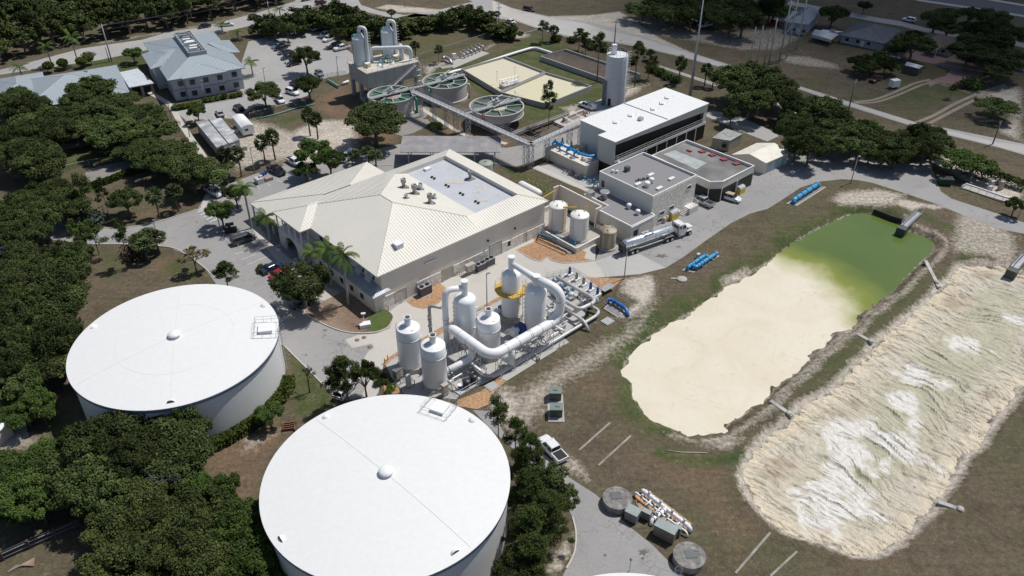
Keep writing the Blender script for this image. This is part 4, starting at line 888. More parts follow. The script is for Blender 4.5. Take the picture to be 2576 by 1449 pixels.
# grey side riser
m=MB(); q=(-14.2,112.2); m.tube(fillet([(q[0],q[1],.1),(q[0],q[1],8.0),(-12.0,111.6,8.0)],.9),.30,14)
for z in (3.6,5.7,5.0): m.tube([(q[0],q[1],z-.06),(q[0],q[1],z+.06)],.42,16)
o=m.build('vent_riser',M('weathered_grey_pipe',(.38,.36,.34),.5,.2,var=.2,streak=True)); tag(o,'weathered grey riser pipe with flanges left of the arched duct','pipe')
# blower fans
def blower(px,py,label,s=1.0,a=UA+math.pi/2):
    q=G(px,py,0); t=thing('blower_fan',label,'fan',(q[0],q[1],0),'navy blue blower fans under the ducts')
    m=MB(); m.box(q[0],q[1],.05,.45,3.2*s,1.8*s,a); m.build('base',CONCP,t)
    m=MB(); ca,sa=math.cos(a),math.sin(a); R=1.05*s
    P=[];n=20
    for sd in (-.45*s,.45*s):
        for k in range(n):
            th=2*math.pi*k/n; rr=R*(1+.22*(k/n)); P.append((q[0]+ca*rr*math.cos(th)-sa*sd,q[1]+sa*rr*math.cos(th)+ca*sd,1.55*s+rr*math.sin(th)))
    m.add(P,[tuple(range(n))[::-1],tuple(range(n,2*n))]+[(i,(i+1)%n,n+(i+1)%n,n+i) for i in range(n)]); m.build('housing',NAVY,t)
    m=MB(); c=off(q,a+math.pi/2,-.45*s); e=off(q,a+math.pi/2,-1.5*s); m.bar((*c,1.5*s),(*e,1.5*s),.42*s,16); m.build('motor',NAVY,t)
    m=MB(); c=off(q,a+math.pi/2,.45*s); e=off(q,a+math.pi/2,.9*s); m.bar((*c,1.5*s),(*e,1.5*s),.5*s,16); e2=off(q,a+math.pi/2,1.5*s); m.box(e2[0],e2[1],.7*s,2.0*s,1.4*s,1.0*s,a); m.build('inlet_box',WHS,t)
blower(*fz(1400,680),'navy blue blower fan with white inlet at the foot of the cone-topped tower',1.0)
blower(*fz(1215,470),'navy blue blower fan behind the ring-banded tower, left of the yellow walkway',.8)
blower(*fz(930,560),'navy blue blower fan half hidden between the two middle towers',.6)
# ---- black tanks and skid at the front ----
for x,y,lb in ((850,1215,'black plastic tank with domed lid, left of the pair by the mulch'),(925,1165,'black plastic tank with domed lid, right of the pair by the mulch')):
    q=G(*fz(x,y),.3); t=thing('chemical_tank',lb,'tank',(q[0],q[1],0),'two black plastic tanks on the skid'); m=MB(); m.lathe([(.62,.3),(.62,1.5)],*q,n=22,cap=False); m.build('body',BLK,t)
    m=MB(); m.lathe([(.72,1.5),(.72,1.6),(.5,1.8),(.06,1.9)],*q,n=22); m.build('lid',BLK,t)
    m=MB(); p=off(q,-.8,.7); m.bar((*p,.3),(*p,1.4),.04); m.bar((*p,1.4),(*off(q,-.8,.3),1.5),.04); m.build('hose',WHS,t)
q=G(*fz(782,1235),.3); t=thing('chemical_drum','blue drum beside the black tanks on the skid','drum',(q[0],q[1],0)); m=MB(); m.lathe([(.36,.3),(.36,1.15)],*q,n=16); m.build('body',NAVY,t); m=MB(); m.lathe([(.39,1.12),(.39,1.2)],*q,n=16); m.build('lid',WHS,t)
m=MB(); P=[G(*fz(*p),.3) for p in ((700,1245),(770,1190),(990,1130),(1000,1180),(790,1300))]; railing(m,[(*p,.3) for p in P+[P[0]]],h=.9,sp=1.2,r=.035); m.prism(P,.06,.3); o=m.build('containment_skid',GREYP); tag(o,'low railed skid holding black tanks and a blue drum','skid')
cabinet('control_cabinet',0,0,'stainless control cabinet on legs at the far left of the process slab','cabinet',1.5,.9,.9,2.5,M('stainless_steel',(.42,.41,.39),.3,.7,var=.2),a=UA+.1,legs=True,pos=G(*fz(150,1150),0))
cabinet('control_cabinet',0,0,'tan control cabinet between front tower and domed tank rail','cabinet',1.0,.7,.2,2.3,TAN,a=UA,pos=G(*fz(630,1300),0))
q=G(*fz(255,1215),0); t=thing('pressure_vessel','slim grey pressure vessel beside the front left tower','tank',(q[0],q[1],0)); m=MB(); m.lathe([(.48,.3),(.48,2.4),(.3,2.6),(.05,2.65)],*q,n=18); m.build('body',GREYP,t)
m=MB()
for k in range(3): p=off(q,k*2.1,.4); m.bar((*p,.05),(*p,.4),.05)
m.build('leg',GREYP,t)
m=MB()
for k in range(6): p=off(q,.2+k*.5,1.0+.12*k); m.bar((*p,.05),(*p,.7+.25*(k%3)),.06); m.bar((*p,.5),(*off(q,.2+k*.5+.5,1.2),.8),.05)
o=m.build('pump_piping',STK); tag(o,'tangle of small dark pump pipes beside the slim grey vessel','pipework')
# elevated cat-walk between T1/T2
m=MB(); a1=off(T1,-.6,2.2); a2=off(T2,1.6,2.4); P=[a1,off(a1,UA,2.4),off(a1,UA,5.2)]; m.prism([a1,off(a1,UA,5),off(off(a1,UA,5),UA-math.pi/2,1.0),off(a1,UA-math.pi/2,1.0)],1.5,1.6,True); railing(m,[(*off(a1,UA-math.pi/2,1.0),1.6),(*off(off(a1,UA,5),UA-math.pi/2,1.0),1.6)],h=1,r=.035)
for k in range(4): p=off(off(a1,UA,k*1.6),UA-math.pi/2,.9); m.bar((*p,.05),(*p,1.5),.05)
o=m.build('catwalk',GREYP); tag(o,'low steel catwalk between the two leftmost open-topped towers','catwalk')
t=thing('access_platform','small steel platform with stair and railings beside the duct-arched tower','platform',(*off(T4,.2,3.4),0))
m=MB(); q=off(T4,.25,3.1); m.box(q[0],q[1],5.2,5.3,2.0,1.6,UA); 
for i in (-1,1):
    for j in (-1,1): p=off(off(q,UA,i*.9),UA+math.pi/2,j*.7); m.bar((*p,.05),(*p,5.2),.05)
m.build('deck',GALV,t); m=MB(); railing(m,[(*off(off(q,UA,-1),UA+math.pi/2,.8),5.3),(*off(off(q,UA,1),UA+math.pi/2,.8),5.3),(*off(off(q,UA,1),UA-math.pi/2,.8),5.3)],h=1.1,sp=1,r=.035); m.build('handrail',GALV,t)
m=MB(); ladder(m,off(q,UA-math.pi/2,.9),UA-math.pi/2,.1,5.3,.7,.04); m.build('stair',GALV,t)
# ---- pump deck with manifold ----
gz=lambda x,y:(1255.8+x*.1511,631.1+y*.1511)   # from detail zoom
dkp=[G(*gz(x,y),1.3) for x,y in ((790,440),(1240,370),(1640,600),(1700,690),(1200,1010),(1040,860))]
t=thing('pump_deck','raised concrete pump deck with railings right of the towers','deck',(*dkp[0],0))
m=MB(); m.prism(dkp,.04,1.3); m.build('slab',CONCP,t)
m=MB(); railing(m,[(*p,1.3) for p in dkp[:4]],h=1.1,sp=1.5,r=.035); m.build('handrail',GALV,t)
m=MB(); s0=G(*gz(1700,650),.6); m.box(s0[0]+1.2,s0[1]+.4,.9,1.0,3,1.4,UA); railing(m,[(*off(s0,UA+1.57,.7),1.0),(*off(off(s0,UA+1.57,.7),UA,3),1.0)],h=1,r=.03); m.build('side_stair',GALV,t)
def prun(name,label,pts,r,mt=GREYP,fil=1.2,fl_=(),cat='pipe'):
    P=fillet([(*G(*p[:2],p[2]),p[2]) if p[0]>500 else p for p in pts],fil,6); m=MB(); m.tube(P,r,14)
    for f in fl_:
        i=int(f*(len(P)-1)); i=min(max(i,0),len(P)-2); d=(P[i+1]-P[i]).normalized(); m.tube([P[i]-d*.06,P[i]+d*.06],r*1.28,14)
    o=m.build(name,mt); tag(o,label,cat); return o
prun('header_pipe','fat grey header pipe doubling back over the pump deck',[(*gz(810,640),2.6),(*gz(1200,900),2.6),(*gz(1340,975),2.6),(*gz(1640,830),2.6),(*gz(1400,690),2.6),(*gz(960,440),2.6)],.36,fil=2.0,fl_=(.1,.3,.55,.8))
prun('drain_pipe','grey pipe running past the deck and hooking down into the grass',[(*gz(820,760),1.6),(*gz(1100,960),1.6),(*gz(1420,1170),1.6),(*gz(1490,1340),.1)],.28,fil=1.5,fl_=(.2,.45))
prun('ground_pipe','long grey pipe along the slab edge beneath the white duct',[(*fz(900,980),.7),(*fz(1060,1105),.7),(*fz(1140,1100),.7),(*fz(1560,860),.7),(*fz(2190,480),.9),(*fz(2215,430),.9),(*fz(2110,375),1.2)],.30,fil=1.2,fl_=(.3,.5,.7,.9))
prun('small_pipe','short white pipe rising beside the trestles near the front mulch',[(*fz(900,975),1.3),(*fz(1040,1090),.5)],.25,WHS)
prun('elbow_pipe','open grey elbow at the outer corner of the pump deck',[(*gz(1560,760),2.4),(*gz(1620,800),1.8),(*gz(1630,860),1.0)],.42,fil=.8)
prun('return_pipe','white pipe below the right riser ending at a blue valve',[(*gz(940,1250),.8),(*gz(1080,1340),.6)],.25,WHS)
rnd=random.Random(3)
ud=Vector((cu,su,0)); vd=Vector((-su,cu,0))
for k in range(5):
    a0=G(*gz(870+k*115,520+k*88),1.9); t=thing('pump_line','white pump line with valves, number %s from the towers on the pump deck'%('one','two','three','four','five')[k],'pump line',(a0[0],a0[1],1.3),'parallel pump lines crossing the pump deck')
    P=Vector((a0[0],a0[1],1.95)); m=MB(); m.tube([P-ud*.6,P+ud*4.6],.13,10); m.build('pipe',WHS,t)
    m=MB()
    for s_ in (0,.9,1.5,2.6,3.4,4.2): m.tube([P+ud*(s_-.05),P+ud*(s_+.05)],.22,10)
    m.build('flange',WHS,t)
    for s_ in (.5,2.1): m=MB(); q=P+ud*s_; m.box(q.x,q.y,1.3,2.3,.45,.45,UA); m.bar(q+Vector((0,0,.3)),q+Vector((0,0,.7)),.12,8); m.build('valve',LBLUE if k<3 else GREYP,t)
    q=P+ud*5.0; m=MB(); m.box(q.x,q.y,1.3,1.75,1.3,1.0,UA); m.build('pump_base',WHS,t)
    m=MB(); m.lathe([(.3,1.75),(.3,2.3),(.2,2.35)],q.x,q.y,n=14); m.lathe([(.26,2.35),(.26,3.1),(.15,3.2),(.02,3.22)],q.x,q.y,n=14); m.build('pump_motor',NAVY if k in (0,3,4) else STK,t)
for x,y,lb in ((1200,780,'first'),(1400,790,'second')):
    q=G(*gz(x,y),1.3); t=thing('gearbox_pump','%s squat cream gearbox pump on the near side of the pump deck'%lb,'pump',(q[0],q[1],1.3)); m=MB(); m.box(q[0],q[1],1.3,1.9,1.6,1.1,UA); m.build('base',WHS,t); m=MB(); m.lathe([(.6,1.9),(.6,2.3),(.4,2.5),(.05,2.55)],*q,n=18); m.build('cover',M('cream_paint',(.60,.57,.52),.5),t)
# machinery block between T5 and deck
m=MB()
for k in range(9):
    q=G(*gz(860+(k%3)*95,900+(k//3)*120+(k%3)*45),1); m.box(q[0],q[1],.05,1.0+.4*(k%2),1.1,.8,UA); m.bar((q[0],q[1],1.3),(q[0]+cu*1.3,q[1]+su*1.3,1.3),.16,8)
o=m.build('machinery_skid',GREYP); tag(o,'cluttered grey machinery skid behind the tall right-hand duct riser','machinery')
t=thing('pipe_rack','cream pipe rack with elbows stacked up between the two rear towers','pipe rack',((T5[0]+T6[0])/2+.6,(T5[1]+T6[1])/2,0))
m=MB(); rc=Vector(((T5[0]+T6[0])/2+.5,(T5[1]+T6[1])/2-.3,0))
for k in range(9): z=.8+k*.95; m.bar(rc+vd*-.9+Vector((0,0,z)),rc+vd*.9+Vector((0,0,z)),.05); m.bar(rc+ud*.2+vd*-.5+Vector((0,0,z)),rc+ud*.2+vd*.6+Vector((0,0,z+.3)),.17,8)
for s_ in (-.9,.9): m.bar(rc+vd*s_,rc+vd*s_+Vector((0,0,9.5)),.06)
m.build('rack_frame',M('cream_pipe',(.60,.57,.50),.5),t)
# electrical boxes and covers on the grass
TRG=M('transformer_green',(.06,.09,.08),.45,var=.1); TRT=M('transformer_top',(.16,.20,.18),.5)
for i,(x,y) in enumerate((((1760,1330)),((1770,1500)))):
    gg=G(*fz(x,y),0); t=thing('transformer',('dark green transformer, the farther of the two on the pad in the grass','dark green transformer, the nearer of the two on the pad in the grass')[i],'transformer',(gg[0],gg[1],0),'two green transformers on the grass')
    q=gg; m=MB(); m.box(q[0],q[1],.12,1.75,1.9,1.5,0); m.build('body',TRG,t); m=MB(); m.box(q[0],q[1]-.1,1.75,1.85,2.0,1.7,0); m.build('lid',TRT,t)
    m=MB(); m.box(q[0]+(.2 if i else 0),q[1],1.86,1.98,.6,.5,0); m.build('lid_box',TRT,t)
    m=MB()
    for k in range(5): m.box(q[0]-.8+k*.4,q[1]+.85,.3,1.5,.05,.25,0)
    m.build('cooling_fin',TRG,t)
q=G(*fz(1765,1430),0); m=MB(); m.box(q[0],q[1]-.1,.0,.12,2.6,6.4,0); o=m.build('transformer_pad',CONCP); tag(o,'long concrete pad under the two green transformers','pad')
def slab(px,py,label,L=2.0,Wd=1.8,a=UA,mt=None,name='access_hatch'):
    q=G(px,py,0); m=MB(); m.box(q[0],q[1],0,.18,L,Wd,a); m.c=1; m.box(q[0],q[1],.18,.22,L*.8,Wd*.8,a); o=m.build(name,[CONCP,mt or M('pale_steel_plate',(.36,.39,.41),.5,.2)]); tag(o,label,'hatch')
slab(*fz(1110,1215),'square pale steel hatch in the orange mulch near the black tanks'); slab(*fz(2300,545),'square pale steel hatch in the grass below the dark blue pipe')
for i,(x,y) in enumerate(((10,975),(42,940),(95,1255),(300,230),(185,350),(605,130),(48,420))):
    q=G(*fz(x,y),0); m=MB(); m.lathe([(.11,.05),(.11,1.1),(.02,1.16)],*q,n=10); o=m.build('bollard',YEL if i<3 else TAN); tag(o,('yellow bollard by the left end of the process slab','tan bollard along the wall side of the concrete yard')[i>2],'bollard',('yellow bollards left of the open-topped towers','tan bollards in the concrete yard')[i>2])
t=thing('slab_piping','small grey pipes, valves and cable conduits spread over the process slab','pipework',(*D(4,3),0)); rr=random.Random(8)
for k in range(34):
    u,v=rr.uniform(-1,15),rr.uniform(-1.5,6)
    if rr.random()<.4: u,v=rr.uniform(-10,-1),rr.uniform(1,9)
    q=D(u,v); a_=UA+(math.pi/2 if k%2 else 0); l=rr.uniform(.8,2.6); h_=rr.uniform(.3,1.3); p=off(q,a_,l); m=MB(); m.tube(fillet([(*q,.06),(*q,h_),(*p,h_),(*p,.06)],.25,3),rr.choice((.06,.1,.14)),7); 
    if k%3==0: m.box(q[0],q[1],.06,rr.uniform(.5,1.5),rr.uniform(.4,.9),rr.uniform(.3,.7),UA)
    m.build('pipe_run',(GREYP,GALV,WHS,STK,CONCP)[k%5],t)
# ================= CHEMICAL AREA AND BLOCK BUILDINGS =================
def frame(P0,a):
    ca,sa=math.cos(a),math.sin(a)
    def f(u,v,z=None):
        p=(P0[0]+ca*u-sa*v,P0[1]+sa*u+ca*v); return p if z is None else (p[0],p[1],z)
    return f
N2=(24.7,145.8); C=frame(N2,UA)
LIMEW=M('pale_render',(.68,.665,.63),.85,var=.08,scale=.4,fine=.04,streak=True,tint=(.61,.59,.55))
GRAV2=M('grey_bitumen_roof',(.245,.24,.25),.9,var=.10,scale=.25,fine=.10,tint=(.205,.20,.205))
DBIT=M('dark_bitumen_roof',(.135,.13,.13),.9,var=.25,scale=.15,fine=.12,tint=(.20,.195,.19))
TRIM=M('white_parapet_trim',(.70,.70,.69),.6,var=.04)
SCRN=M('black_screen_panel',(.008,.008,.009),.5)
def flatbldg(f,poly,h_,name,label,wall,roofm,par=.5,pt=.3,trim=TRIM,cat='building'):
    """poly in local coordinates, ccw"""
    W_=[f(*p) for p in poly]; c=(sum(p[0] for p in W_)/len(W_),sum(p[1] for p in W_)/len(W_))
    t=thing(name,label,cat,(c[0],c[1],0)); m=MB(); n=len(W_)
    for i in range(n): a_,b_=W_[i],W_[(i+1)%n]; m.face((*a_,0),(*b_,0),(*b_,h_-.002),(*a_,h_-.002))
    m.build('wall',wall,t)
    inn=grow(W_,-pt); m=MB(); m.sheet(inn,h_-par); 
    r=m.build('roof',roofm,t)
    m=MB(); out=grow(W_,.05)
    for i in range(n):
        j=(i+1)%n; m.face((*out[i],h_),(*out[j],h_),(*inn[j],h_),(*inn[i],h_)); m.face((*inn[i],h_),(*inn[j],h_),(*inn[j],h_-par),(*inn[i],h_-par)); m.face((*out[i],h_-.28),(*out[j],h_-.28),(*out[j],h_),(*out[i],h_))
    m.build('parapet',trim,t); return t,r
def rbox(parent,f,u,v,z0,z1,lu,lv,mt,name,a=UA):
    q=f(u,v); m=MB(); m.box(q[0],q[1],z0,z1,lu,lv,a); return m.build(name,mt,parent)
def mushroom(parent,f,u,v,z,r=.5,h_=.9,mt=None,name='roof_ventilator'):
    q=f(u,v); m=MB(); m.lathe([(r*.8,z),(r*.8,z+h_*.45),(r*1.1,z+h_*.5),(r*1.1,z+h_*.75),(r*.9,z+h_*.9),(r*.4,z+h_),(.03,z+h_)],*q,n=18); return m.build(name,mt or WHS,parent)
t,r_=flatbldg(C,[(0,0),(7.6,0),(7.6,16.3),(2.9,16.3),(2.9,9.2),(0,9.2)],4.3,'low_block_building','low flat grey-roofed block building behind the tanker trailer, drum vents on its roof',LIMEW,GRAV2,.18)
q=C(3.2,14.8); m=MB(); m.box(q[0],q[1],4.15,5.4,1.5,1.5,UA); m.build('roof_cabinet',GALV,t)
q=C(5.0,12.2); m=MB(); m.lathe([(.75,4.15),(.75,5.0),(1.1,5.6),(1.1,5.8),(1.0,5.8)],*q,n=22); m.build('exhaust_fan',GALV,t)
mushroom(t,C,3.9,12.2,4.15,.4,.8,M('rusty_vent',(.36,.24,.2),.7)); mushroom(t,C,5.6,5.6,4.15,.5,1.2); mushroom(t,C,5.0,2.6,4.15,.5,1.2)
m=MB(); fbox(m,C(0,0),UA,1.0,2.3,0,2.7,.04); m.build('dark_doorway',DARK,t)
m=MB(); fbox(m,C(0,0),UA,2.6,7.4,0,3.2,.10); m.build('roller_shutter',M('cream_shutter',(.60,.58,.54),.6),t)
m=MB(); fbox(m,C(0,0),UA,.0,7.6,3.95,4.05,.18); m.build('gutter',TRIM,t)
t,r_=flatbldg(C,[(7.7,1.1),(22.7,1.1),(22.7,16.5),(7.7,16.5)],8.2,'stone_block_building','taller flat-roofed block building with rough stone front, between low block and dark-roofed building',LIMEW,GRAV2,.55)
m=MB(); fbox(m,C(7.7,1.1),UA,.02,14.98,0,7.85,.09); m.build('stone_facing',STONE,t)
for u0,z0 in ((2.6,.6),(2.9,2.3),(6.2,2.4)): window(t,off(C(7.7,1.1),UA-math.pi/2,.09),UA,u0,u0+1.5,z0,z0+.9,TRIM,GLASS)
window(t,off(C(7.7,1.1),UA-math.pi/2,.09),UA,11.8,13.2,5.6,6.4,TRIM,GLASS)
window(t,C(7.7,16.5),UA-math.pi/2,.8,1.8,4.8,6.4,TRIM,GLASS)
rbox(t,C,11.2,13.2,7.66,8.0,.1,.1,GALV,'pipe_stub')
for u,v,lu in ((10.3,14.9,.5),(10.8,14.1,.5)): mushroom(t,C,u,v,7.65,.3,.7)
rbox(t,C,13.2,13.2,7.66,8.8,1.0,1.0,M('dark_green_unit',(.08,.10,.09),.5),'roof_condenser'); mushroom(t,C,13.0,6.0,7.65,.55,1.2); mushroom(t,C,10.8,5.4,7.65,.65,1.3)
for u,v in ((15.5,8.2),(17.5,4.0),(12.0,2.9),(10.0,7.2)): rbox(t,C,u,v,7.66,8.05,1.7,.8,TRIM,'skylight_curb')
m=MB()
for k in range(7): q=C(11.2+k*.5,8.6-k*.2); m.box(q[0],q[1],7.66,8.0+.3*(k%2),.5,.4,UA)
m.build('roof_pipe_cluster',STK,t)
t,r_=flatbldg(C,[(27.2,.4),(29.7,-1.5),(41.9,-1.5),(41.4,18),(27.9,18)],5.2,'dark_roofed_building','single-storey building with a dark patched flat roof and black screened walls',M('cream_fascia',(.66,.63,.57),.8),DBIT,.7)
m=MB()
def scr(m,a_,b_,z0,z1,d=.05): L_=dist(a_,b_); fbox(m,a_,ang(a_,b_),.15,L_-.15,z0,z1,d)
for a_,b_ in (((27.2,9.0),(27.2,.4)),((27.2,.4),(29.7,-1.5)),((29.7,-1.5),(35.4,-1.5)),((35.9,-1.5),(41.9,-1.5))): mm=MB(); scr(mm,C(*a_),C(*b_),.1,3.3); mm.build('screen_panel',SCRN,t)
for p in ((27.2,.4),(29.7,-1.5),(35.6,-1.6),(41.9,-1.5)): q=C(*p); m=MB(); m.bar((*q,0),(*q,3.4),.11,6); m.build('corner_post',TRIM,t)
SK=M('red_skylight',(.27,.055,.055),.6,var=.2)
for i,(u,v) in enumerate(((38.0,14.3),(39.6,12.0),(39.9,9.2),(40.0,5.9),(40.3,2.6))):
    for k in range(1 if i==0 else 2): rbox(t,C,u-.3+k*.75,v-.2*k,4.5,4.82,.65,1.3,SK,'red_skylight')
m=MB(); m.sheet(GP([(1668,388),(1697,378),(1779,410),(1751,426)],4.52),4.52); m.build('roof_patch',M('pale_roof_patch',(.34,.37,.37),.8,var=.2),r_)
# containment with two white tanks
t=thing('containment_basin','cream walled containment basin holding two white chemical tanks','containment',(*C(-5.5,12),0))
m=MB()
for a_,b_,hh_ in (((-11.2,4.9),(-.6,4.9),1.3),((-.6,4.9),(-.6,9.0),1.3),((-11.2,21.5),(-11.2,4.9),1.3),((-.6,21.5),(-11.2,21.5),1.3)):
    p,q=C(*a_),C(*b_); kerb(m,[p,q],hh_,.32)
m.build('low_wall',LIMEW,t); m=MB()
for a_,b_ in (((.9,22),(.9,9.2)),((.7,9.2),(-1.0,9.2)),((-1.0,22.1),(.7,22.1))): kerb(m,[C(*a_),C(*b_)],4.9,.35)
m.build('tall_wall',CREAM,t)
m=MB(); m.sheet([C(-11,5),C(-.6,5),C(-.6,21.4),C(-11,21.4)],.1); m.build('floor_slab',CONCP,t)
def chem(u,v,r,h_,label,mt,lad=None,grp=None):
    c=C(u,v); t=thing('chemical_tank',label,'tank',(c[0],c[1],0),grp); m=MB(); m.lathe([(r+.25,.1),(r+.25,.5)],*c,n=24); m.build('plinth',CONCP,t)
    m=MB(); m.lathe([(r,.5),(r,h_),(r-.12,h_+.12),(r*.5,h_+.45),(.05,h_+.6)],*c,n=40); sh=m.build('shell',mt,t,auto=35)
    for z in ((h_-.45),(h_*.45)): m=MB(); m.lathe([(r+.03,z),(r+.03,z+.1)],*c,n=40,cap=False); m.build('hoop',mt,sh)
    for k in range(3): q=off(c,k*2+.5,r*.55); m=MB(); m.bar((*q,h_+.2),(*q,h_+.7),.14,10); m.build('roof_nozzle',GREYP,t)
    if lad is not None:
        m=MB(); q=off(c,lad,r+.2); ladder(m,q,lad,.3,h_+1.1,.6,.045,cage=True); m.build('ladder',YEL,t)
    m=MB(); q=off(c,-2.3,r+.08); m.bar((*q,.4),(*q,h_),.06); m.build('drain_line',GREYP,t); return t
ct=M('chalky_white_tank',(.80,.79,.77),.5,var=.06,scale=.5,streak=True,tint=(.74,.72,.68))
chem(-7.1,14.5,1.95,5.9,'white chemical tank in the walled basin, the one nearer the cream building',ct,-.9,'white chemical tanks in the walled basin')
chem(-6.6,8.6,1.97,5.9,'white chemical tank in the walled basin, the one nearer the brown tank',ct,.9,'white chemical tanks in the walled basin')
chem(-4.6,2.2,1.72,4.3,'rust-stained brown chemical tank standing behind the tanker trailer',M('rust_stained_tank',(.24,.19,.13),.7,var=.3,scale=.5,streak=True,tint=(.42,.37,.28)))
m=MB(); m.bar(C(-8,12.3,6.6),C(-5.8,10.3,6.6),.14,6); 
for k in range(6): q=C(-5.1+k*.0,11.6-.25*k); m.bar((*q,.3),(*q,6.3),.05)
for z in (2,3.2,4.4,5.6): m.bar(C(-5.1,11.6,z),C(-5.1,10.3,z),.05)
m.bar(C(-10.5,16.5,3.4),C(-10.5,20.5,4.2),.12,6); m.bar(C(-10.5,20.5,4.2),C(-.8,21.6,4.4),.12,6)
for k in range(5): m.bar(C(-3.6+k*.4,4.4,.2),C(-3.6+k*.4,4.4,4.6),.045)
for z in (1,2,3,4): m.bar(C(-3.6,4.4,z),C(-2.0,4.4,z),.045)
o=m.build('yellow_pipe_frame',YEL); tag(o,'yellow steel frame and pipes between the two white chemical tanks','pipe frame')
m=MB()
for k in range(7):
    q=C(-9.5+k*.28,17.4+k*.5); m.bar((*q,0),(*q,1.3),.05)
o=m.build('yellow_stair_rail',YEL); tag(o,'short yellow railing where the walled basin meets the cream building','railing')
# small manifold in the mulch
t=thing('pipe_manifold','dark and light blue pipe manifold on a pad in the orange mulch','manifold',(*G(1392,612),0))
q=G(1408,613); m=MB(); m.box(q[0],q[1],.07,.16,9.5,2.2,UA-math.pi/2-.12); m.build('pad',CONCP,t)
for k,(x1,y1,x2,y2,mt) in enumerate(((1352,595,1440,632,BLK),(1355,588,1445,620,LBLUE),(1370,584,1448,612,LBLUE),(1350,600,1425,634,BLK))):
    a_,b_=G(x1,y1,.7),G(x2,y2,.7); m=MB(); m.tube(fillet([(a_[0],a_[1],.2),(a_[0],a_[1],.8),(b_[0],b_[1],.8),(b_[0],b_[1],.2)],.4),.12,8); m.build('pipe',mt,t)
for x in (1353,1372,1388): q=G(x,580+(x-1353)*.45,.5); m=MB(); m.bar((*q,.1),(*q,2.4),.12,8); m.build('valve_riser',M('rusty_valve',(.12,.07,.07),.6),t)
# long horizontal white tank behind main building with yellow bollards
q=G(*Z(2,1,180,450),1.6); t=thing('propane_tank','horizontal white tank behind the cream building corner','tank',(q[0],q[1],0))
m=MB(); a_=UA+math.pi/2; p1,p2=off(q,a_,-3.6),off(q,a_,3.6); P=[Vector((*lerp(p1,p2,x),1.5)) for x in (0,.02,.06,.12,.88,.94,.98,1)]; m.tube(P,[.3,.65,.85,.95,.95,.85,.65,.3],18); m.build('shell',WHS,t)
for s_ in (-2,2): p=off(q,a_,s_); m=MB(); m.box(p[0],p[1],0,.8,1.5,.3,a_+math.pi/2); m.build('saddle',CONCP,t)
for i in range(6):
    p=G(*Z(2,1,165+i*43,395+i*21),0); m=MB(); m.lathe([(.14,0),(.14,1.1),(.08,1.2),(.01,1.22)],*p,n=10); o=m.build('bollard',M('faded_yellow_bollard',(.50,.42,.20),.7)); tag(o,'faded yellow bollard in the row beside the horizontal white tank','bollard','yellow bollards by the horizontal white tank')
# tall vertical storage tank and cart under shed
# ---- yellow spill containers and plastic tanks by the stone wall ----
for i,(x,y,lb,s) in enumerate(((1610,745,'yellow spill containment locker with rounded lid by the stone wall, far from the road end',1.25),(2290,490,'yellow spill containment locker with rounded lid at the corner of the black-screened building',1.1))):
    q=G(*Z(2,1,x,y),0); t=thing('spill_locker',lb,'container',(q[0],q[1],0),'yellow spill lockers'); a_=UA
    m=MB(); m.box(q[0],q[1],.05,1.1*s,1.9*s,1.4*s,a_); m.build('body',M('yellow_plastic',(.62,.46,.02),.45),t)
    m=MB(); n=8; P=[]
    for sd in (-1,1):
        for k in range(n+1): th=math.pi*k/n; c=off(off(q,a_,sd*.95*s),a_+math.pi/2,.7*s*math.cos(th)); P.append((*c,1.1*s+.6*s*math.sin(th)))
    m.add(P,[tuple(range(n+1))[::-1],tuple(range(n+1,2*n+2))]+[(k,k+1,n+2+k,n+1+k) for k in range(n)]); m.build('lid',M('grey_plastic_lid',(.42,.43,.43),.4),t)
for x,y,lb in ((1525,790,'cream plastic tank leaning in the corner by the stone wall, left one'),(1550,770,'cream plastic tank in the corner by the stone wall, right one')):
    q=G(*Z(2,1,x,y),0); m=MB(); m.lathe([(.45,.1),(.5,.6),(.48,1.2),(.2,1.4),(.03,1.4)],*q,n=18); o=m.build('plastic_tank',M('dirty_cream_plastic',(.48,.38,.28),.6,var=.2)); tag(o,lb,'tank','cream plastic tanks by the stone wall')
q=G(*Z(2,1,1655,720),0); t=thing('liquid_tote','white caged liquid tote between yellow locker and white steps','tote',(q[0],q[1],0)); m=MB(); m.box(q[0],q[1],.15,1.2,1.1,1.1,UA); m.build('bottle',WHS,t)
m=MB()
for k in range(5):
    for s_ in (-.58,.58): c=off(off(q,UA,-.58+.29*k),UA+math.pi/2,s_); m.bar((*c,.1),(*c,1.25),.02); c=off(off(q,UA,s_),UA+math.pi/2,-.58+.29*k); m.bar((*c,.1),(*c,1.25),.02)
m.build('cage',GALV,t)
q=G(*Z(2,1,1765,690),0); t=thing('entrance_steps','white concrete platform with steps and pipe rails at the stone building','steps',(q[0],q[1],0)); m=MB(); m.box(q[0]+.6,q[1]+.6,0,1.5,3.0,2.2,UA); 
for k in range(5): p=off(q,UA+math.pi,1.2+k*.3); m.box(p[0]+.2,p[1]+.4,0,1.3-k*.26,.3,1.4,UA)
m.build('platform',LIMEW,t); m=MB(); c=(q[0]+.6,q[1]+.6); railing(m,[(*off(off(c,UA,-1.4),UA-math.pi/2,1),1.5),(*off(off(c,UA,1.4),UA-math.pi/2,1),1.5),(*off(off(c,UA,1.4),UA+math.pi/2,1),1.5)],h=1,r=.035,sp=1); m.build('handrail',WHS,t)
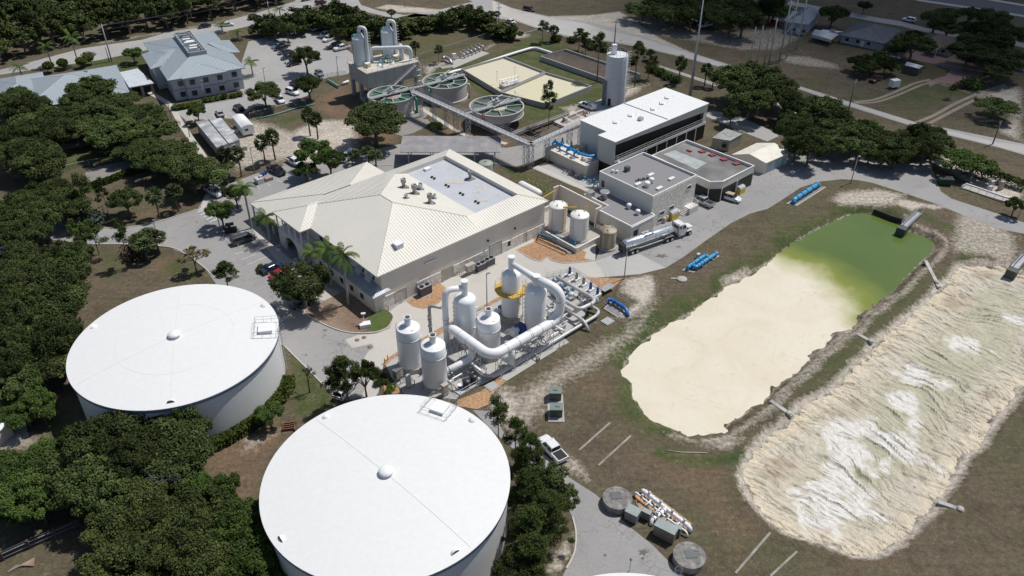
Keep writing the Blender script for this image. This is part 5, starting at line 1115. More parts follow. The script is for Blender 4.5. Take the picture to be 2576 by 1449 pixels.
# ================= FILTER BUILDING =================
O4=(25.6,183.7); K=frame(O4,UA)
t=thing('filter_building','long white-roofed industrial building with black screened bays facing the dark flat roof','building',(*K(12,2),0))
CLAD=M('off_white_cladding',(.60,.60,.57),.5,var=.05,tint=(.55,.555,.54))
hz=9.6
pl=[(-7,-4.9),(29,-4.9),(29,9.1),(-3.9,9.1),(-3.9,.2),(-7,.2)]
m=MB(); W_=[K(*p) for p in pl]
zr=lambda v: hz+.12*(v+4.9)*0+ (0.0)
for i in range(6):
    if i==0: continue
    a_,b_=W_[i],W_[(i+1)%6]; m.face((*a_,0),(*b_,0),(*b_,hz),(*a_,hz)); ribs(m,[(*a_,0.3),(*b_,0.3),(*b_,hz),(*a_,hz)],.35,.05,.035,edir=(b_[0]-a_[0],b_[1]-a_[1],0))
m.build('wall',CLAD,t)
m=MB(); P=grow(W_,.25); m.prism(P,hz,hz+.15,True)
WRF=M('bright_white_roof',(.76,.765,.76),.5,var=.05,scale=.2,fine=.03,tint=(.70,.71,.71))
ribs(m,[(*K(-3.9,-4.9),hz+.15),(*K(29,-4.9),hz+.15),(*K(29,9.1),hz+.15),(*K(-3.9,9.1),hz+.15)],.8,.05,.05,edir=(-su,cu,0)); ribs(m,[(*K(-7,-4.9),hz+.15),(*K(-3.9,-4.9),hz+.15),(*K(-3.9,.2),hz+.15),(*K(-7,.2),hz+.15)],.8,.05,.05,edir=(-su,cu,0)); rf=m.build('roof',WRF,t)
m=MB(); m.bar(K(12.6,-4.8,hz+.2),K(12.2,9.1,hz+.2),.12); m.build('roof_joint',GALV,rf)
for u,v in ((23.6,4.4),(19.5,2.8),(14.9,1.9),(7.5,3.0),(1.5,2.6)): q=K(u,v); m=MB(); m.box(q[0],q[1],hz+.16,hz+.5,1.9,1.0,UA+.7); m.bar((*K(u+1.3,v-.9),hz),(*K(u+1.3,v-.9),hz+.8),.04); m.build('skylight',TRIM,rf)
q=K(7.2,-.6); m=MB(); m.box(q[0],q[1],hz+.2,hz+.9,1.1,1.1,UA); m.build('roof_fan',GALV,rf)
# front facade: fascia, dark gallery, band, posts, screens
Pk=K(-7,-4.9); 
m=MB(); a0,a1=Pk,K(29,-4.9)
def fq3(u,z,d=0): q=off(off(Pk,UA,u),UA-math.pi/2,d); return (q[0],q[1],z)
m.face(fq3(0,8.8),fq3(36,7.5),fq3(36,hz),fq3(0,hz)); ribs(m,[fq3(0,8.8),fq3(36,7.5),fq3(36,hz),fq3(0,hz)],.35,.05,.04,edir=(cu,su,0)); m.face(fq3(0,0),fq3(.5,0),fq3(.5,8.9),fq3(0,8.9)); m.face(fq3(34.6,4.8),fq3(36,4.8),fq3(36,7.7),fq3(34.6,7.7)); m.build('ribbed_fascia',CLAD,t)
m=MB(); m.face(fq3(.4,4.7,-1.2),fq3(35,4.7,-1.2),fq3(35,9,-1.2),fq3(.4,9,-1.2)); m.face(fq3(.4,4.7,-1.2),fq3(35,4.7,-1.2),fq3(35,4.7,0),fq3(.4,4.7,0)); m.build('dark_gallery',SCRN,t)
m=MB(); fbox(m,Pk,UA,.3,36,4.0,4.7,.15); m.build('white_band',TRIM,t)
m=MB(); railing(m,[fq3(.6,4.7,.1),fq3(35,4.7,.1)],h=1.1,sp=2.2,r=.035); m.build('gallery_rail',GREYP,t)
for k in range(9):
    u0=.5+k*3.95; mm=MB(); fbox(mm,Pk,UA,u0+.15,u0+3.8,.1,4.0,.02); mm.build('screen_bay',SCRN,t)
    mm=MB(); fbox(mm,Pk,UA,u0-.12,u0+.12,0,4.0,.12); mm.build('bay_post',TRIM,t)
m=MB(); q=fq3(1,0,.9); 
for k in range(12): p=fq3(1.2+k*.32,4.6-k*.36,.9); m.box(p[0],p[1],p[2],p[2]+.05,.34,1.0,UA)
railing(m,[fq3(1.0,4.7,1.4),fq3(5.0,.4,1.4)],h=1.0,r=.035); railing(m,[fq3(1.0,4.7,.4),fq3(5.0,.4,.4)],h=1.0,r=.035); m.build('outside_stair',TRIM,t)
m=MB(); qq=off(K(-7,-1),UA+math.pi,.03); fbox(m,K(-7,.2),UA-math.pi/2,.3,4.9,.05,3.4,.05); m.build('screen_opening',SCRN,t)
m=MB(); fbox(m,K(-3.9,9.1),UA-math.pi/2,1.0,2.6,2.6,4.1,.25); m.build('wall_louver',GALV,t)
# ---- filter pump block with bright blue pipes ----
nb=G(1471.7,450.5); f5=frame(nb,UA); 
t=thing('filter_block','raised cream concrete filter block carrying bright blue pipes','concrete block',(nb[0],nb[1],0))
m=MB(); m.prism([f5(0,0),f5(4.6,0),f5(4.6,4.2),f5(0,4.2)],.04,3.4); m.prism([f5(.6,4.21),f5(6.2,4.21),f5(6.2,14.5),f5(.6,14.5)],.04,2.9); m.build('walls',CREAM,t)
m=MB(); railing(m,[f5(.7,4.3,2.9),f5(.7,14.4,2.9),f5(6.0,14.4,2.9)],h=1.05,sp=1.3,r=.035); railing(m,[f5(.1,.1,3.4),f5(4.5,.1,3.4)],h=.5,sp=1.0,r=.035); m.build('handrail',GREYP,t)
BB=M('bright_blue_pipe',(.02,.30,.72),.35)
m=MB(); m.tube(fillet([f5(3.2,14,4.0),f5(3.2,2.6,4.0),f5(6.6,1.2,4.0),f5(7.2,1.0,.4)],1.2),.30,12); m.build('header_pipe',BB,t)
for k in range(4):
    v=13.4-k*2.5; m=MB(); m.tube(fillet([f5(2.0,v,3.0),f5(2.0,v,4.3),f5(3.2,v-.6,4.2)],.5),.24,10); m.bar(f5(2.6,v-.3,4.3),f5(2.6,v-.3,5.0),.24,10); m.build('valve_branch',BB,t)
for k in range(3): q=f5(4.7,12.6-k*3.2); m=MB(); m.lathe([(.34,2.9),(.34,4.0),(.22,4.1),(.22,5.0),(.02,5.05)],*q,n=12); m.build('vertical_motor',M('dark_motor',(.07,.08,.09),.5),t)
for u,v,s in ((2.2,2.6,1.0),(3.4,1.5,.9),(1.6,6,.8),(4.4,7.5,.7)): q=f5(u,v); z=3.4 if v<4 else 2.9; m=MB(); m.lathe([(s,z),(s,z+.12),(s*.6,z+.2),(s*.6,z+.4),(.03,z+.42)],*q,n=16); m.build('tank_cover',CONCP,t)
# blue backflow cluster next to it
t=thing('backflow_cluster','knot of small blue valves and grey pipes on the slab below the filter block','manifold',(*G(1490,455),0)); rr=random.Random(5)
for k in range(16):
    x=1425+k*5.2; y=432+k*2.2+rr.uniform(-4,4); q=G(x,y,.5); m=MB()
    d=rr.uniform(.5,1.3); a_=UA+(0 if k%3 else math.pi/2); p=off(q,a_,d); m.tube(fillet([(*q,.12),(*q,.8+.2*(k%2)),(*p,.8+.2*(k%2)),(*p,.12)],.3),.13 if k>6 else .09,8); m.build('pipe_loop',LBLUE if k>6 else STK,t)
# ---- container / cream gable shed ----
q4=[G(*p,3.0) for p in ((1793,347),(1826,324),(1867,337),(1836,354))]
t=thing('equipment_enclosure','tan flat-topped equipment enclosure between the white-roofed building and the gable shed','enclosure',(q4[0][0],q4[0][1],0)); m=MB(); m.prism(q4,.02,2.9); m.build('body',M('tan_panel_wall',(.36,.33,.28),.7,streak=True),t); m=MB(); m.prism(grow(q4,.12),2.9,3.05,True); m.build('roof',M('mottled_grey_roof',(.27,.28,.27),.8,var=.35,scale=1.2),t)
q=lerp(q4[3],q4[0],.25); m=MB(); m.box(q[0]-.2,q[1]-.3,1.2,2.3,1.0,.8,ang(q4[0],q4[3])); m.build('wall_cooler',DARK,t)
gs=[G(*p,3.2) for p in ((1845,388),(1926,408),(1984,383),(1905,360))]  # eave corners
rid=[G(*p,4.3) for p in ((1895,387),(1950,361))]
t=thing('gable_shed','cream gable shed with pale blue doors beside the gravel road','shed',(gs[0][0],gs[0][1],0))
def gable(t,c4,zr,ze,wall,roofm,over=.3,ends=(0,1)):
    """c4: corners a,b,c,d ; ridge runs from mid(a,b)->mid(d,c)"""
    a_,b_,c_,d_=c4; r0=lerp(a_,b_,.5); r1=lerp(d_,c_,.5); m=MB()
    for p,q in ((a_,b_),(b_,c_),(c_,d_),(d_,a_)): m.face((*p,0),(*q,0),(*q,ze),(*p,ze))
    m.face((*a_,ze),(*b_,ze),(*r0,zr)); m.face((*c_,ze),(*d_,ze),(*r1,zr)); m.build('wall',wall,t)
    m=MB(); u=Vector((r1[0]-r0[0],r1[1]-r0[1])).normalized()*over; wv=(Vector(b_)-Vector(a_)).normalized()*over; dz=(zr-ze)/(dist(a_,b_)/2)*over
    A=(a_[0]-u.x-wv.x,a_[1]-u.y-wv.y,ze-dz); B_=(b_[0]-u.x+wv.x,b_[1]-u.y+wv.y,ze-dz); C_=(c_[0]+u.x+wv.x,c_[1]+u.y+wv.y,ze-dz); D_=(d_[0]+u.x-wv.x,d_[1]+u.y-wv.y,ze-dz); R0=(r0[0]-u.x,r0[1]-u.y,zr+.02); R1_=(r1[0]+u.x,r1[1]+u.y,zr+.02)
    for f_ in ((A,D_,R1_,R0),(B_,C_,R1_,R0)): 
        m.face(*f_); m.face(*[(x,y,z-.12) for x,y,z in f_])
    for e in ((A,D_),(B_,C_),(A,R0),(R0,B_),(D_,R1_),(R1_,C_)): m.face(e[0],e[1],(e[1][0],e[1][1],e[1][2]-.12),(e[0][0],e[0][1],e[0][2]-.12))
    return m.build('roof',roofm,t)
gable(t,[gs[0],gs[1],gs[2],gs[3]],4.4,3.2,CREAM,M('cream_metal_roof',(.66,.63,.55),.5))
a_,b_=gs[1],gs[2]; L_=dist(a_,b_)
for k in range(3): m=MB(); fbox(m,a_,ang(a_,b_),L_*(.12+.3*k),L_*(.12+.3*k)+1.9,.05,2.4,.05); m.build('blue_door',M('pale_blue_door',(.36,.46,.52),.5),t)
# ================= SILO =================
sc=(28.9,223.5); t=thing('lime_silo','tall cylindrical grey-white silo with a railed top behind the white-roofed building','silo',(*sc,0))
SIL=M('silo_grey_white',(.66,.68,.71),.5,var=.06,scale=.3,fine=.05,streak=True,tint=(.60,.625,.65))
m=MB(); m.lathe([(3.15,0),(3.0,14.1),(2.98,14.2)],*sc,n=48); sh=m.build('shell',SIL,t)
for k in range(8): z=1.6+k*1.6; m=MB(); m.lathe([(3.17-z*.01,z),(3.17-z*.01,z+.05)],*sc,n=48,cap=False); m.build('sheet_seam',GREYP,sh)
m=MB(); railing(m,[(sc[0]+2.95*math.cos(a_),sc[1]+2.95*math.sin(a_) ,14.2) for a_ in [k*math.pi/9 for k in range(19)]],h=1.1,sp=2,r=.035); m.build('guard_rail',GALV,t)
m=MB(); m.box(sc[0]-1.0,sc[1]+.2,14.2,16.9,1.3,1.1,.2); m.build('dust_filter',WHS,t)
m=MB(); m.bar((sc[0]+.8,sc[1]+1.5,14.2),(sc[0]+.8,sc[1]+1.5,17.6),.05); m.box(sc[0]+.8,sc[1]+1.5,17.5,17.7,.6,.25); m.build('lamp_mast',GALV,t)
m=MB(); q=off(sc,-.5,3.35); ladder(m,q,-.5,.5,15.2,.5,.04,cage=True); m.build('ladder',WHS,t)
m=MB(); fbox(m,off(off(sc,-math.pi/2-.55,3.12),-.55,-.4),-.55,0,.9,.1,2.2,.08); m.build('doorway',DARK,t)
m=MB(); q=off(sc,-math.pi*.86,3.5); m.box(q[0],q[1],0,7.0,.9,.9,0); m.build('side_duct',M('dark_grey_duct',(.18,.19,.19),.6),t)
# ================= ELEVATED DEAERATOR BUILDING =================
hz1=lambda x,y:(856.5+x*.18667,38.6+y*.18667)
EB0=(-41.4,220.4); EA=UA-rad(5); Q=frame(EB0,EA)
t=thing('elevated_tank_building','grey concrete box raised on tall columns carrying two white towers','building',(*Q(7,4),0))
GC=M('pale_grey_concrete',(.40,.395,.38),.85,var=.10,scale=.3,fine=.05,streak=True,tint=(.35,.34,.33))
m=MB(); m.prism([Q(-.5,-1.6),Q(16,-1.6),Q(16,9.6),Q(-.5,9.6)],5.2,9.5,True); m.build('raised_box',GC,t)
for k,(u,v) in enumerate(((.1,-1.0),(.1,4),(.1,9.0),(5.3,9.0),(5.3,-1.0),(10.5,-1.0),(15.4,-1.0),(15.4,9),(10.5,9),(5.3,4),(10.5,4))): q=Q(u,v); m=MB(); m.box(q[0],q[1],0,5.2,.95,.95,EA); m.build('column',GC,t)
m=MB(); m.prism([Q(-.8,-1.9),Q(16.3,-1.9),Q(16.3,9.9),Q(-.8,9.9)],9.5,9.75,True); m.build('roof_slab',M('stained_white_slab',(.54,.52,.49),.8,var=.2,scale=1.0,tint=(.42,.36,.30)),t)
m=MB(); railing(m,[Q(-.6,9.7,9.75),Q(-.6,-1.7,9.75),Q(16.1,-1.7,9.75),Q(16.1,9.7,9.75)],h=1.1,sp=1.7,r=.04); m.build('guard_rail',GREYP,t)
for k in range(5):
    m=MB(); q=Q(1.8+k*3.0,-1.65); fbox(m,Q(-.5,-1.6),EA,2.5+k*3.1,2.56+k*3.1,5.25,9.45,.04); m.build('panel_joint',M('joint_line',(.20,.20,.2)),t)
# stair tower at right
m=MB(); s1=Q(14.5,-2.8,9.5); 
for k in range(26): p=Q(14.3-k*.30,-2.9); m.box(p[0],p[1],9.2-k*.17,9.25-k*.17,.32,1.0,EA)
railing(m,[Q(14.5,-3.4,9.3),Q(6.5,-3.4,4.9)],h=1,sp=1.2,r=.035); railing(m,[Q(6.5,-3.0,4.9),Q(2.0,-4.2,3.2)],h=1,sp=1.2,r=.035); m.build('stair',GREYP,t)
m=MB()
for u in (14.2,16.2):
    for v in (-3.6,-1.9): p=Q(u,v); m.bar((*p,0),(*p,9.6),.09)
for k in range(6):
    z=k*1.6; m.bar(Q(14.2,-3.6,z),Q(16.2,-3.6,z+1.6),.05); m.bar(Q(16.2,-3.6,z),Q(16.2,-1.9,z+1.6),.05); m.bar(Q(14.2,-3.6,z),Q(16.2,-3.6,z),.05)
m.build('stair_tower',GREYP,t)
TW=M('blue_white_tower_paint',(.62,.67,.70),.4,var=.04,streak=True)
for i,(bx,by,sx,sy,tx,ty) in enumerate(((262,690,240,335,262,160),(645,585,640,240,665,70))):
    b0=G(*hz1(bx,by),9.75); c=(b0[0],b0[1]+1.75); zs=Zat(*hz1(sx,sy),*b0); zt=Zat(*hz1(tx,ty),*c)
    w_=thing('deaerator_tower',('blue-white gooseneck tower on the raised concrete box, the one nearer the car park','blue-white gooseneck tower on the raised concrete box, the one farther from the camera')[i],'tower',(c[0],c[1],9.75),'twin gooseneck towers on the raised box')
    m=MB(); r=1.75; m.lathe([(r,9.75),(r,zs)],*c,n=36,cap=False); 
    n=36; c2=(c[0]+.35,c[1]); r2=.62; zc=zs+1.6; P=[(c[0]+r*math.cos(2*math.pi*k/n),c[1]+r*math.sin(2*math.pi*k/n),zs) for k in range(n)]+[(c2[0]+r2*math.cos(2*math.pi*k/n),c2[1]+r2*math.sin(2*math.pi*k/n),zc) for k in range(n)]
    m.add(P,[(k,(k+1)%n,n+(k+1)%n,n+k) for k in range(n)],True); m.build('shell',TW,w_,auto=30)
    m=MB(); m.tube(fillet([(c2[0],c2[1],zc-.1),(c2[0],c2[1],zt),(c2[0]+1.9,c2[1]-.4,zt),(c2[0]+1.9,c2[1]-.4,10.3),(c2[0]+1.9,c2[1]-1.2,10.0)],1.0,8),.5,16); m.build('gooseneck_pipe',TW,w_)
    m=MB(); ladder(m,(c[0]+2.5,c[1]+.6),.3,9.8,zs+.8,.6,.045,cage=True); m.build('ladder',GREYP,w_)
    q=(c2[0]+1.9,c2[1]-1.9); m=MB(); m.box(q[0],q[1],9.8,10.9,1.5,1.2,EA); m.build('blower_box',WHS,w_); m=MB(); m.bar((q[0]-.3,q[1]-.7,10.5),(q[0]+.5,q[1]-.9,10.5),.35,12); m.build('blower_motor',YEL,w_)
    m=MB(); q=(c[0]-1.85,c[1]+.5); m.tube(fillet([(q[0],q[1],9.8),(q[0],q[1],zs+.6),(q[0]+.9,q[1],zs+.9)],.5),.22,10); m.build('riser_pipe',M('sea_green_pipe',(.10,.30,.24),.5),w_)
GRN=MATS['sea_green_pipe']
a0=G(*hz1(425,625),9.8); a1=G(*hz1(952,610),9.8); z0=Zat(*hz1(425,490),*a0); z1=Zat(*hz1(940,380),*a1)
m=MB(); m.tube(fillet([(*a0,9.8),(*a0,(z0+z1)/2),(*a1,(z0+z1)/2),(*a1,6.0)],1.3,7),.52,16)
o=m.build('arched_header_pipe',TW); tag(o,'thick white header pipe arching across the roof of the raised concrete box','pipe')
m=MB(); q=lerp(a0,a1,.75); m.tube([(q[0],q[1]+1.2,9.8),(q[0],q[1]+.5,z1-.3)],[.75,.45],14); o=m.build('tapered_riser',TW); tag(o,'tapered white riser below the arched header pipe','pipe')
rr=random.Random(11)
t2=thing('roof_pump_set','dark pumps with sea green pipes on the roof of the raised box','pumps',(*Q(8,3),9.75))
for k in range(12):
    q=Q(2.5+rr.random()*11,.2+rr.random()*6.5); m=MB(); p=off(q,rr.random()*6,1.1); m.tube(fillet([(*q,9.8),(*q,10.7),(*p,10.7),(*p,9.8)],.3),.14,8); m.build('pipe_loop',GRN if k%2 else STK,t2)
    if k%3==0: q=Q(3+rr.random()*9,1+rr.random()*6); m=MB(); m.lathe([(.7,9.75),(.7,10.1),(.4,10.3),(.02,10.3)],*q,n=14); m.build('cover',WHS,t2)
# ================= CLARIFIERS =================
CLW=M('pinkish_white_concrete',(.50,.465,.445),.8,var=.08,scale=.25,fine=.04,streak=True,tint=(.44,.41,.39))
WATER=[M('teal_green_water',(.035,.13,.085),.15,var=.1),M('dull_green_water',(.055,.105,.075),.15,var=.1),M('grey_green_water',(.10,.13,.10),.15,var=.1)]
def clarifier(c,R,zt,label,wm,cone=False,ba=UA,ring=None):
    t=thing('clarifier',label,'clarifier',(c[0],c[1],0),'round open clarifier tanks'); m=MB()
    pr=[(R-.05,0),(R+.25,0),(R+.25,.7),(R,.9),(R,zt-.25),(R+.15,zt-.2),(R+.15,zt),(R-.2,zt),(R-.2,zt-.9)] if not cone else [(R*.55,0),(R*.62,1.2),(R*.97,zt-2.3),(R+.15,zt-2.1),(R,zt-1.9),(R,zt-.25),(R+.15,zt-.2),(R+.15,zt),(R-.2,zt),(R-.2,zt-.9)]
    m.lathe(pr,*c,n=64,cap=False); m.build('wall',CLW,t,auto=30)
    m=MB(); m.lathe([(R-.2,zt-.75),(.1,zt-.75)],*c,n=64); m.build('water',wm,t)
    LT=M('pale_green_launder',(.34,.39,.34),.6)
    for k in range(8):
        a_=ba+.39+k*math.pi/4; m=MB(); p,q=off(c,a_,2.6),off(c,a_,R-.2); e=off(c,a_,(R+2.4)/2); m.box(e[0],e[1],zt-.72,zt-.3,R-2.8,.26,a_); m.build('launder_trough',LT,t)
    m=MB(); m.lathe([(2.75,zt-.8),(2.75,zt-.25),(2.5,zt-.25),(2.5,zt-.8)],*c,n=36,cap=False); m.build('centre_well',LT,t)
    if ring: m=MB(); m.lathe([(2.4,zt-.5),(.1,zt-.4)],*c,n=30); m.build('well_cover',ring,t)
    br=MB(); p,q=off(c,ba,R+.6),off(c,ba+math.pi,R+.6)
    for s_ in (-.75,.75):
        e1_,e2_=off(p,ba+math.pi/2,s_),off(q,ba+math.pi/2,s_); br.bar((*e1_,zt+.25),(*e2_,zt+.25),.08); railing(br,[(*e1_,zt+.3),(*e2_,zt+.3)],h=1.1,sp=1.9,r=.026)
    e=c; br.box(e[0],e[1],zt+.28,zt+.36,2*R+1,1.3,ba); br.build('bridge',M('bridge_steel',(.30,.31,.32),.6),t)
    m=MB(); m.box(c[0],c[1],zt+.36,zt+1.3,1.5,1.3,ba); m.lathe([(.45,zt+1.3),(.45,zt+2.0),(.02,zt+2.1)],*c,n=14); m.build('drive_unit',M('drive_grey',(.40,.41,.43),.5),t)
    for s_ in (-.5,.5): m=MB(); e=off(c,ba+math.pi/2,s_*3); m.bar((*off(e,ba,-2),zt+.5),(*off(e,ba,3),zt+2.0),.08); m.build('lifting_arm',GALV,t)
    return t
k1=clarifier((-34.1,215.6),6.4,5.1,'clarifier with vivid teal water under the raised concrete box',WATER[0],ba=UA-.1,ring=M('rust_red_cover',(.40,.17,.12),.7,var=.3,tint=(.45,.40,.36)))
k2=clarifier((-20.0,226.3),6.4,5.1,'clarifier with dull green water, the middle one of three',WATER[1],ba=UA-.05)
k3=clarifier((-4.6,208.2),7.3,5.0,'clarifier with a cone-shaped bottom and a beige centre cover',WATER[2],cone=True,ba=UA-.1,ring=M('beige_cover',(.56,.51,.40),.7))
for t_,a_,c_,R_ in ((k1,-.15,(-34.1,215.6),6.4),(k2,-2.2,(-20.0,226.3),6.4)):
    m=MB(); q=off(c_,a_,R_+.7); e=off(c_,a_,R_-.2); m.tube(fillet([(*e,4.0),(*q,4.2),(*q,.05)],.6),.40,14); m.build('green_downpipe',M('bright_green_pipe',(.05,.30,.20),.45),t_)
m=MB(); q=off((-20.0,226.3),-.05,7.1); m.tube(fillet([(*off((-20,226.3),-.05,6.2),4.2),(*q,4.3),(*q,.05)],.4),.25,10); m.build('side_downpipe',LIMEW,k2)
m=MB(); q=off((-4.6,208.2),-2.05,7.4); m.bar((*q,2.4),(*q,5.2),.45,14); m.build('red_standpipe',M('red_oxide_pipe',(.28,.06,.04),.6),k3)
q=off((-34.1,215.6),0,0); m=MB(); m.lathe([(10.5,.035),(6.5,.05)],*q,n=40,cap=False); o=m.build('gravel_apron',GRVL); tag(o,kind='structure')
# ---- long elevated walkway ----
gz2=lambda x,y:(1030.4+x*.1911,161+y*.1911)
cb=G(*gz2(1625,1400)); zc=Zat(*gz2(1625,1075),*cb)
wz=zc; w0=G(*gz2(60,360),wz); w1=G(*gz2(1600,1050),wz); w2_=G(*gz2(2262,755),wz)
t=thing('elevated_walkway','long grey steel walkway on lattice legs from the clarifiers to the white-roofed building','walkway',(*w1,0))
ST=M('weathered_grey_steel',(.42,.43,.44),.5,.2,var=.15)
m=MB()
for a_,b_ in ((w0,w1),(w1,w2_)): L,R=strip([a_,b_],1.7); m.prism([L[0],L[1],R[1],R[0]],wz-.12,wz,True)
m.build('deck',M('walkway_grating',(.36,.365,.38),.7,.1,var=.1,fine=.1),t)
m=MB()
for a_,b_ in ((w0,w1),(w1,w2_)):
    L,R=strip([a_,b_],1.7)
    for e in (L,R):
        p,q=Vector((*e[0],wz)),Vector((*e[1],wz)); n=int((q-p).length/1.3)
        m.bar(p-Vector((0,0,.1)),q-Vector((0,0,.1)),.09); m.bar(p-Vector((0,0,1.0)),q-Vector((0,0,1.0)),.08)
        for k in range(n):
            x,y=p.lerp(q,k/n),p.lerp(q,(k+1)/n); d=Vector((0,0,1.0)); m.bar(x-(d if k%2 else d*.1),y-(d*.1 if k%2 else d),.05)
m.build('truss',ST,t)
m=MB()
for a_,b_ in ((w0,w1),(w1,w2_)):
    L,R=strip([a_,b_],1.7)
    for e in (L,R): railing(m,[(*e[0],wz),(*e[1],wz)],h=1.1,sp=1.6,r=.04)
m.build('handrail',GALV,t)
m=MB(); L,R=strip([w0,w1],.5); 
for k in (-.4,.4): a_,b_=off(w0,ang(w0,w1)+math.pi/2,k),off(w1,ang(w0,w1)+math.pi/2,k); m.tube([(*a_,wz-.6),(*b_,wz-.6)],.14,8)
m.build('carried_pipe',GREYP,t)
for x,y,wd in ((255,660,.8),(418,745,.8),(582,815,.8),(720,870,1.2),(840,960,1.2),(1520,1345,1.3),(1625,1395,1.4),(1830,1290,1.3),(2028,1110,1.3),(2216,1000,1.3)):
    q=G(*gz2(x,y)); m=MB(); lw=wd/2
    # snap to walkway axis
    best=None
    for a_,b_ in ((w0,w1),(w1,w2_)):
        d=Vector(b_)-Vector(a_); s_=max(0,min(1,(Vector(q)-Vector(a_)).dot(d)/d.length_squared)); p=Vector(a_)+d*s_
        if best is None or (Vector(q)-p).length<best[0]: best=((Vector(q)-p).length,p,ang(a_,b_))
    q=tuple(best[1]); an=best[2]; n=8
    cs=[off(off(q,an,i*.28),an+math.pi/2,j*lw) for i,j in ((-1,-1),(1,-1),(1,1),(-1,1))]
    for c in cs: m.bar((*c,0),(*c,wz-.1),.075)
    for k in range(n):
        za,zb_=wz*k/n,wz*(k+1)/n
        for i in range(4): a_,b_=cs[i],cs[(i+1)%4]; m.bar((*(a_ if k%2 else b_),za),(*(b_ if k%2 else a_),zb_),.04)
    m.build('lattice_leg',ST,t)
def smallwalk(name,label,a_,b_,z,wd=1.2,legs=2):
    t=thing(name,label,'walkway',(*a_,0)); L,R=strip([a_,b_],wd); m=MB(); m.prism([L[0],L[1],R[1],R[0]],z-.1,z,True); m.build('deck',MATS['bridge_steel'],t)
    for e in (L,R): m=MB(); railing(m,[(*e[0],z),(*e[1],z)],h=1.1,sp=1.9,r=.028); m.build('handrail',MATS['bridge_steel'],t)
    for k in range(legs): p=lerp(a_,b_,(k+.5)/legs); m=MB(); m.bar((*p,0),(*p,z),.09); m.build('leg',ST,t)
smallwalk('clarifier_catwalk','grey catwalk linking the cone-bottomed clarifier to the long walkway',off((-4.6,208.2),UA-.1+math.pi,7.2),off((-4.6,208.2),UA-.1+math.pi,12.6),5.2)
smallwalk('clarifier_catwalk','grey catwalk joining the two nearer clarifiers and the raised box',off((-34.1,215.6),UA-.1,6.6),off((-20,226.3),UA-.05+math.pi,6.4),5.3)
smallwalk('clarifier_catwalk','short grey catwalk from the teal clarifier to the long walkway',w0,off((-34.1,215.6),UA-.1,6.6),5.2,legs=1)
cl=M('weathered_concrete_trough',(.38,.37,.35),.9,var=.15)
m=MB(); a_,b_=G(*gz2(1360,920),1.2),G(*gz2(2090,650),1.2); L,R=strip([a_,b_],.9); m.prism([L[0],L[1],R[1],R[0]],.9,1.1,True)
for e in (L,R): kerb(m,[e[0],e[1]],1.5,.15,1.1)
for k in range(5): p=lerp(a_,b_,(k+.5)/5); m.box(p[0],p[1],0,.9,.3,.9,ang(a_,b_))
o=m.build('concrete_trough',cl); tag(o,'long low concrete trough across the grass toward the white pickup','trough')
# trough pits next to filter building
t=thing('pit_structure','low white-crusted concrete pits between grass and the white-roofed building','pits',(*G(*gz2(2100,730)),0))
m=MB(); P=[G(*gz2(*p),.8) for p in ((1900,760),(2150,610),(2300,690),(2330,740),(2100,850))]; m.prism(P,.05,.8); m.build('slab',M('lime_crusted_concrete',(.56,.53,.50),.9,var=.25,scale=.8,tint=(.40,.36,.32)),t)
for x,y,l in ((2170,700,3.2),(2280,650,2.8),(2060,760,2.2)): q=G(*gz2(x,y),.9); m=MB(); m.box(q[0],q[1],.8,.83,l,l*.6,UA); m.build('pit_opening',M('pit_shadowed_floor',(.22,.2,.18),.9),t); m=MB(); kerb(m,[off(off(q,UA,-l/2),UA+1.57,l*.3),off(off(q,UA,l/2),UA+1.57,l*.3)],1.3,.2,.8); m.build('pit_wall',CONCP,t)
q=G(*gz2(2030,760),.8); m=MB(); m.box(q[0],q[1],.8,1.9,.6,.6,UA); m.lathe([(.45,1.9),(.45,2.1),(.02,2.2)],*q,n=12); m.build('mixer',STK,t)
m=MB(); q=G(*gz2(2310,650),.9)
for k in range(3): p=off(q,UA,k*.8-.8); m.tube(fillet([(*p,.8),(*p,1.5),(*off(p,UA-1.57,.9),1.5),(*off(p,UA-1.57,.9),.8)],.3),.12,8)
o=m.build('red_pipe_loops',M('red_pipe',(.45,.06,.04),.5)); tag(o,'small red pipe loops beside the parked white pickup','pipework')
# ================= LIME BASINS =================
def basin(name,label,px,zt,fill,mt,th=.35,cat='basin'):
    P=[G(*p,zt) for p in px]; n=len(P); t=thing(name,label,cat,(*P[0],0),'walled lime drying basins'); m=MB(); inn=grow(P,-th)
    ar=sum(P[i][0]*P[(i+1)%n][1]-P[(i+1)%n][0]*P[i][1] for i in range(n))
    for i in range(n):
        j=(i+1)%n; m.face((*P[i],0),(*P[j],0),(*P[j],zt),(*P[i],zt)); m.face((*P[i],zt),(*P[j],zt),(*inn[j],zt),(*inn[i],zt)); m.face((*inn[i],zt),(*inn[j],zt),(*inn[j],.05),(*inn[i],.05))
    m.build('wall',GC,t); m=MB(); m.sheet(inn,fill); m.build('contents',mt,t); return P
LS=M('lime_slurry',(.60,.55,.42),.6,var=.06,scale=.15,tint=(.54,.50,.37)); LS2=M('greenish_lime_slurry',(.60,.55,.43),.6,var=.05,scale=.10,tint=(.55,.53,.32))
basin('lime_basin','cream-filled walled basin beside the dull green clarifier',[(1160,172),(1269,141),(1371,180),(1257,230)],1.6,.9,LS)
bB=[(1258,231),(1373,181),(1489,215),(1375,261)]; basin('lime_basin','walled basin with yellow-green tinged slurry behind the thin pine',bB,1.6,.9,LS2)
basin('lime_basin','long walled basin of dark brown dried sludge behind the silo',[(1359,141),(1422,122.5),(1612,185.5),(1549,207)],1.6,.9,M('dried_brown_sludge',(.085,.065,.055),.95,var=.25,scale=.5,fine=.3,fscale=2,bump=.8))
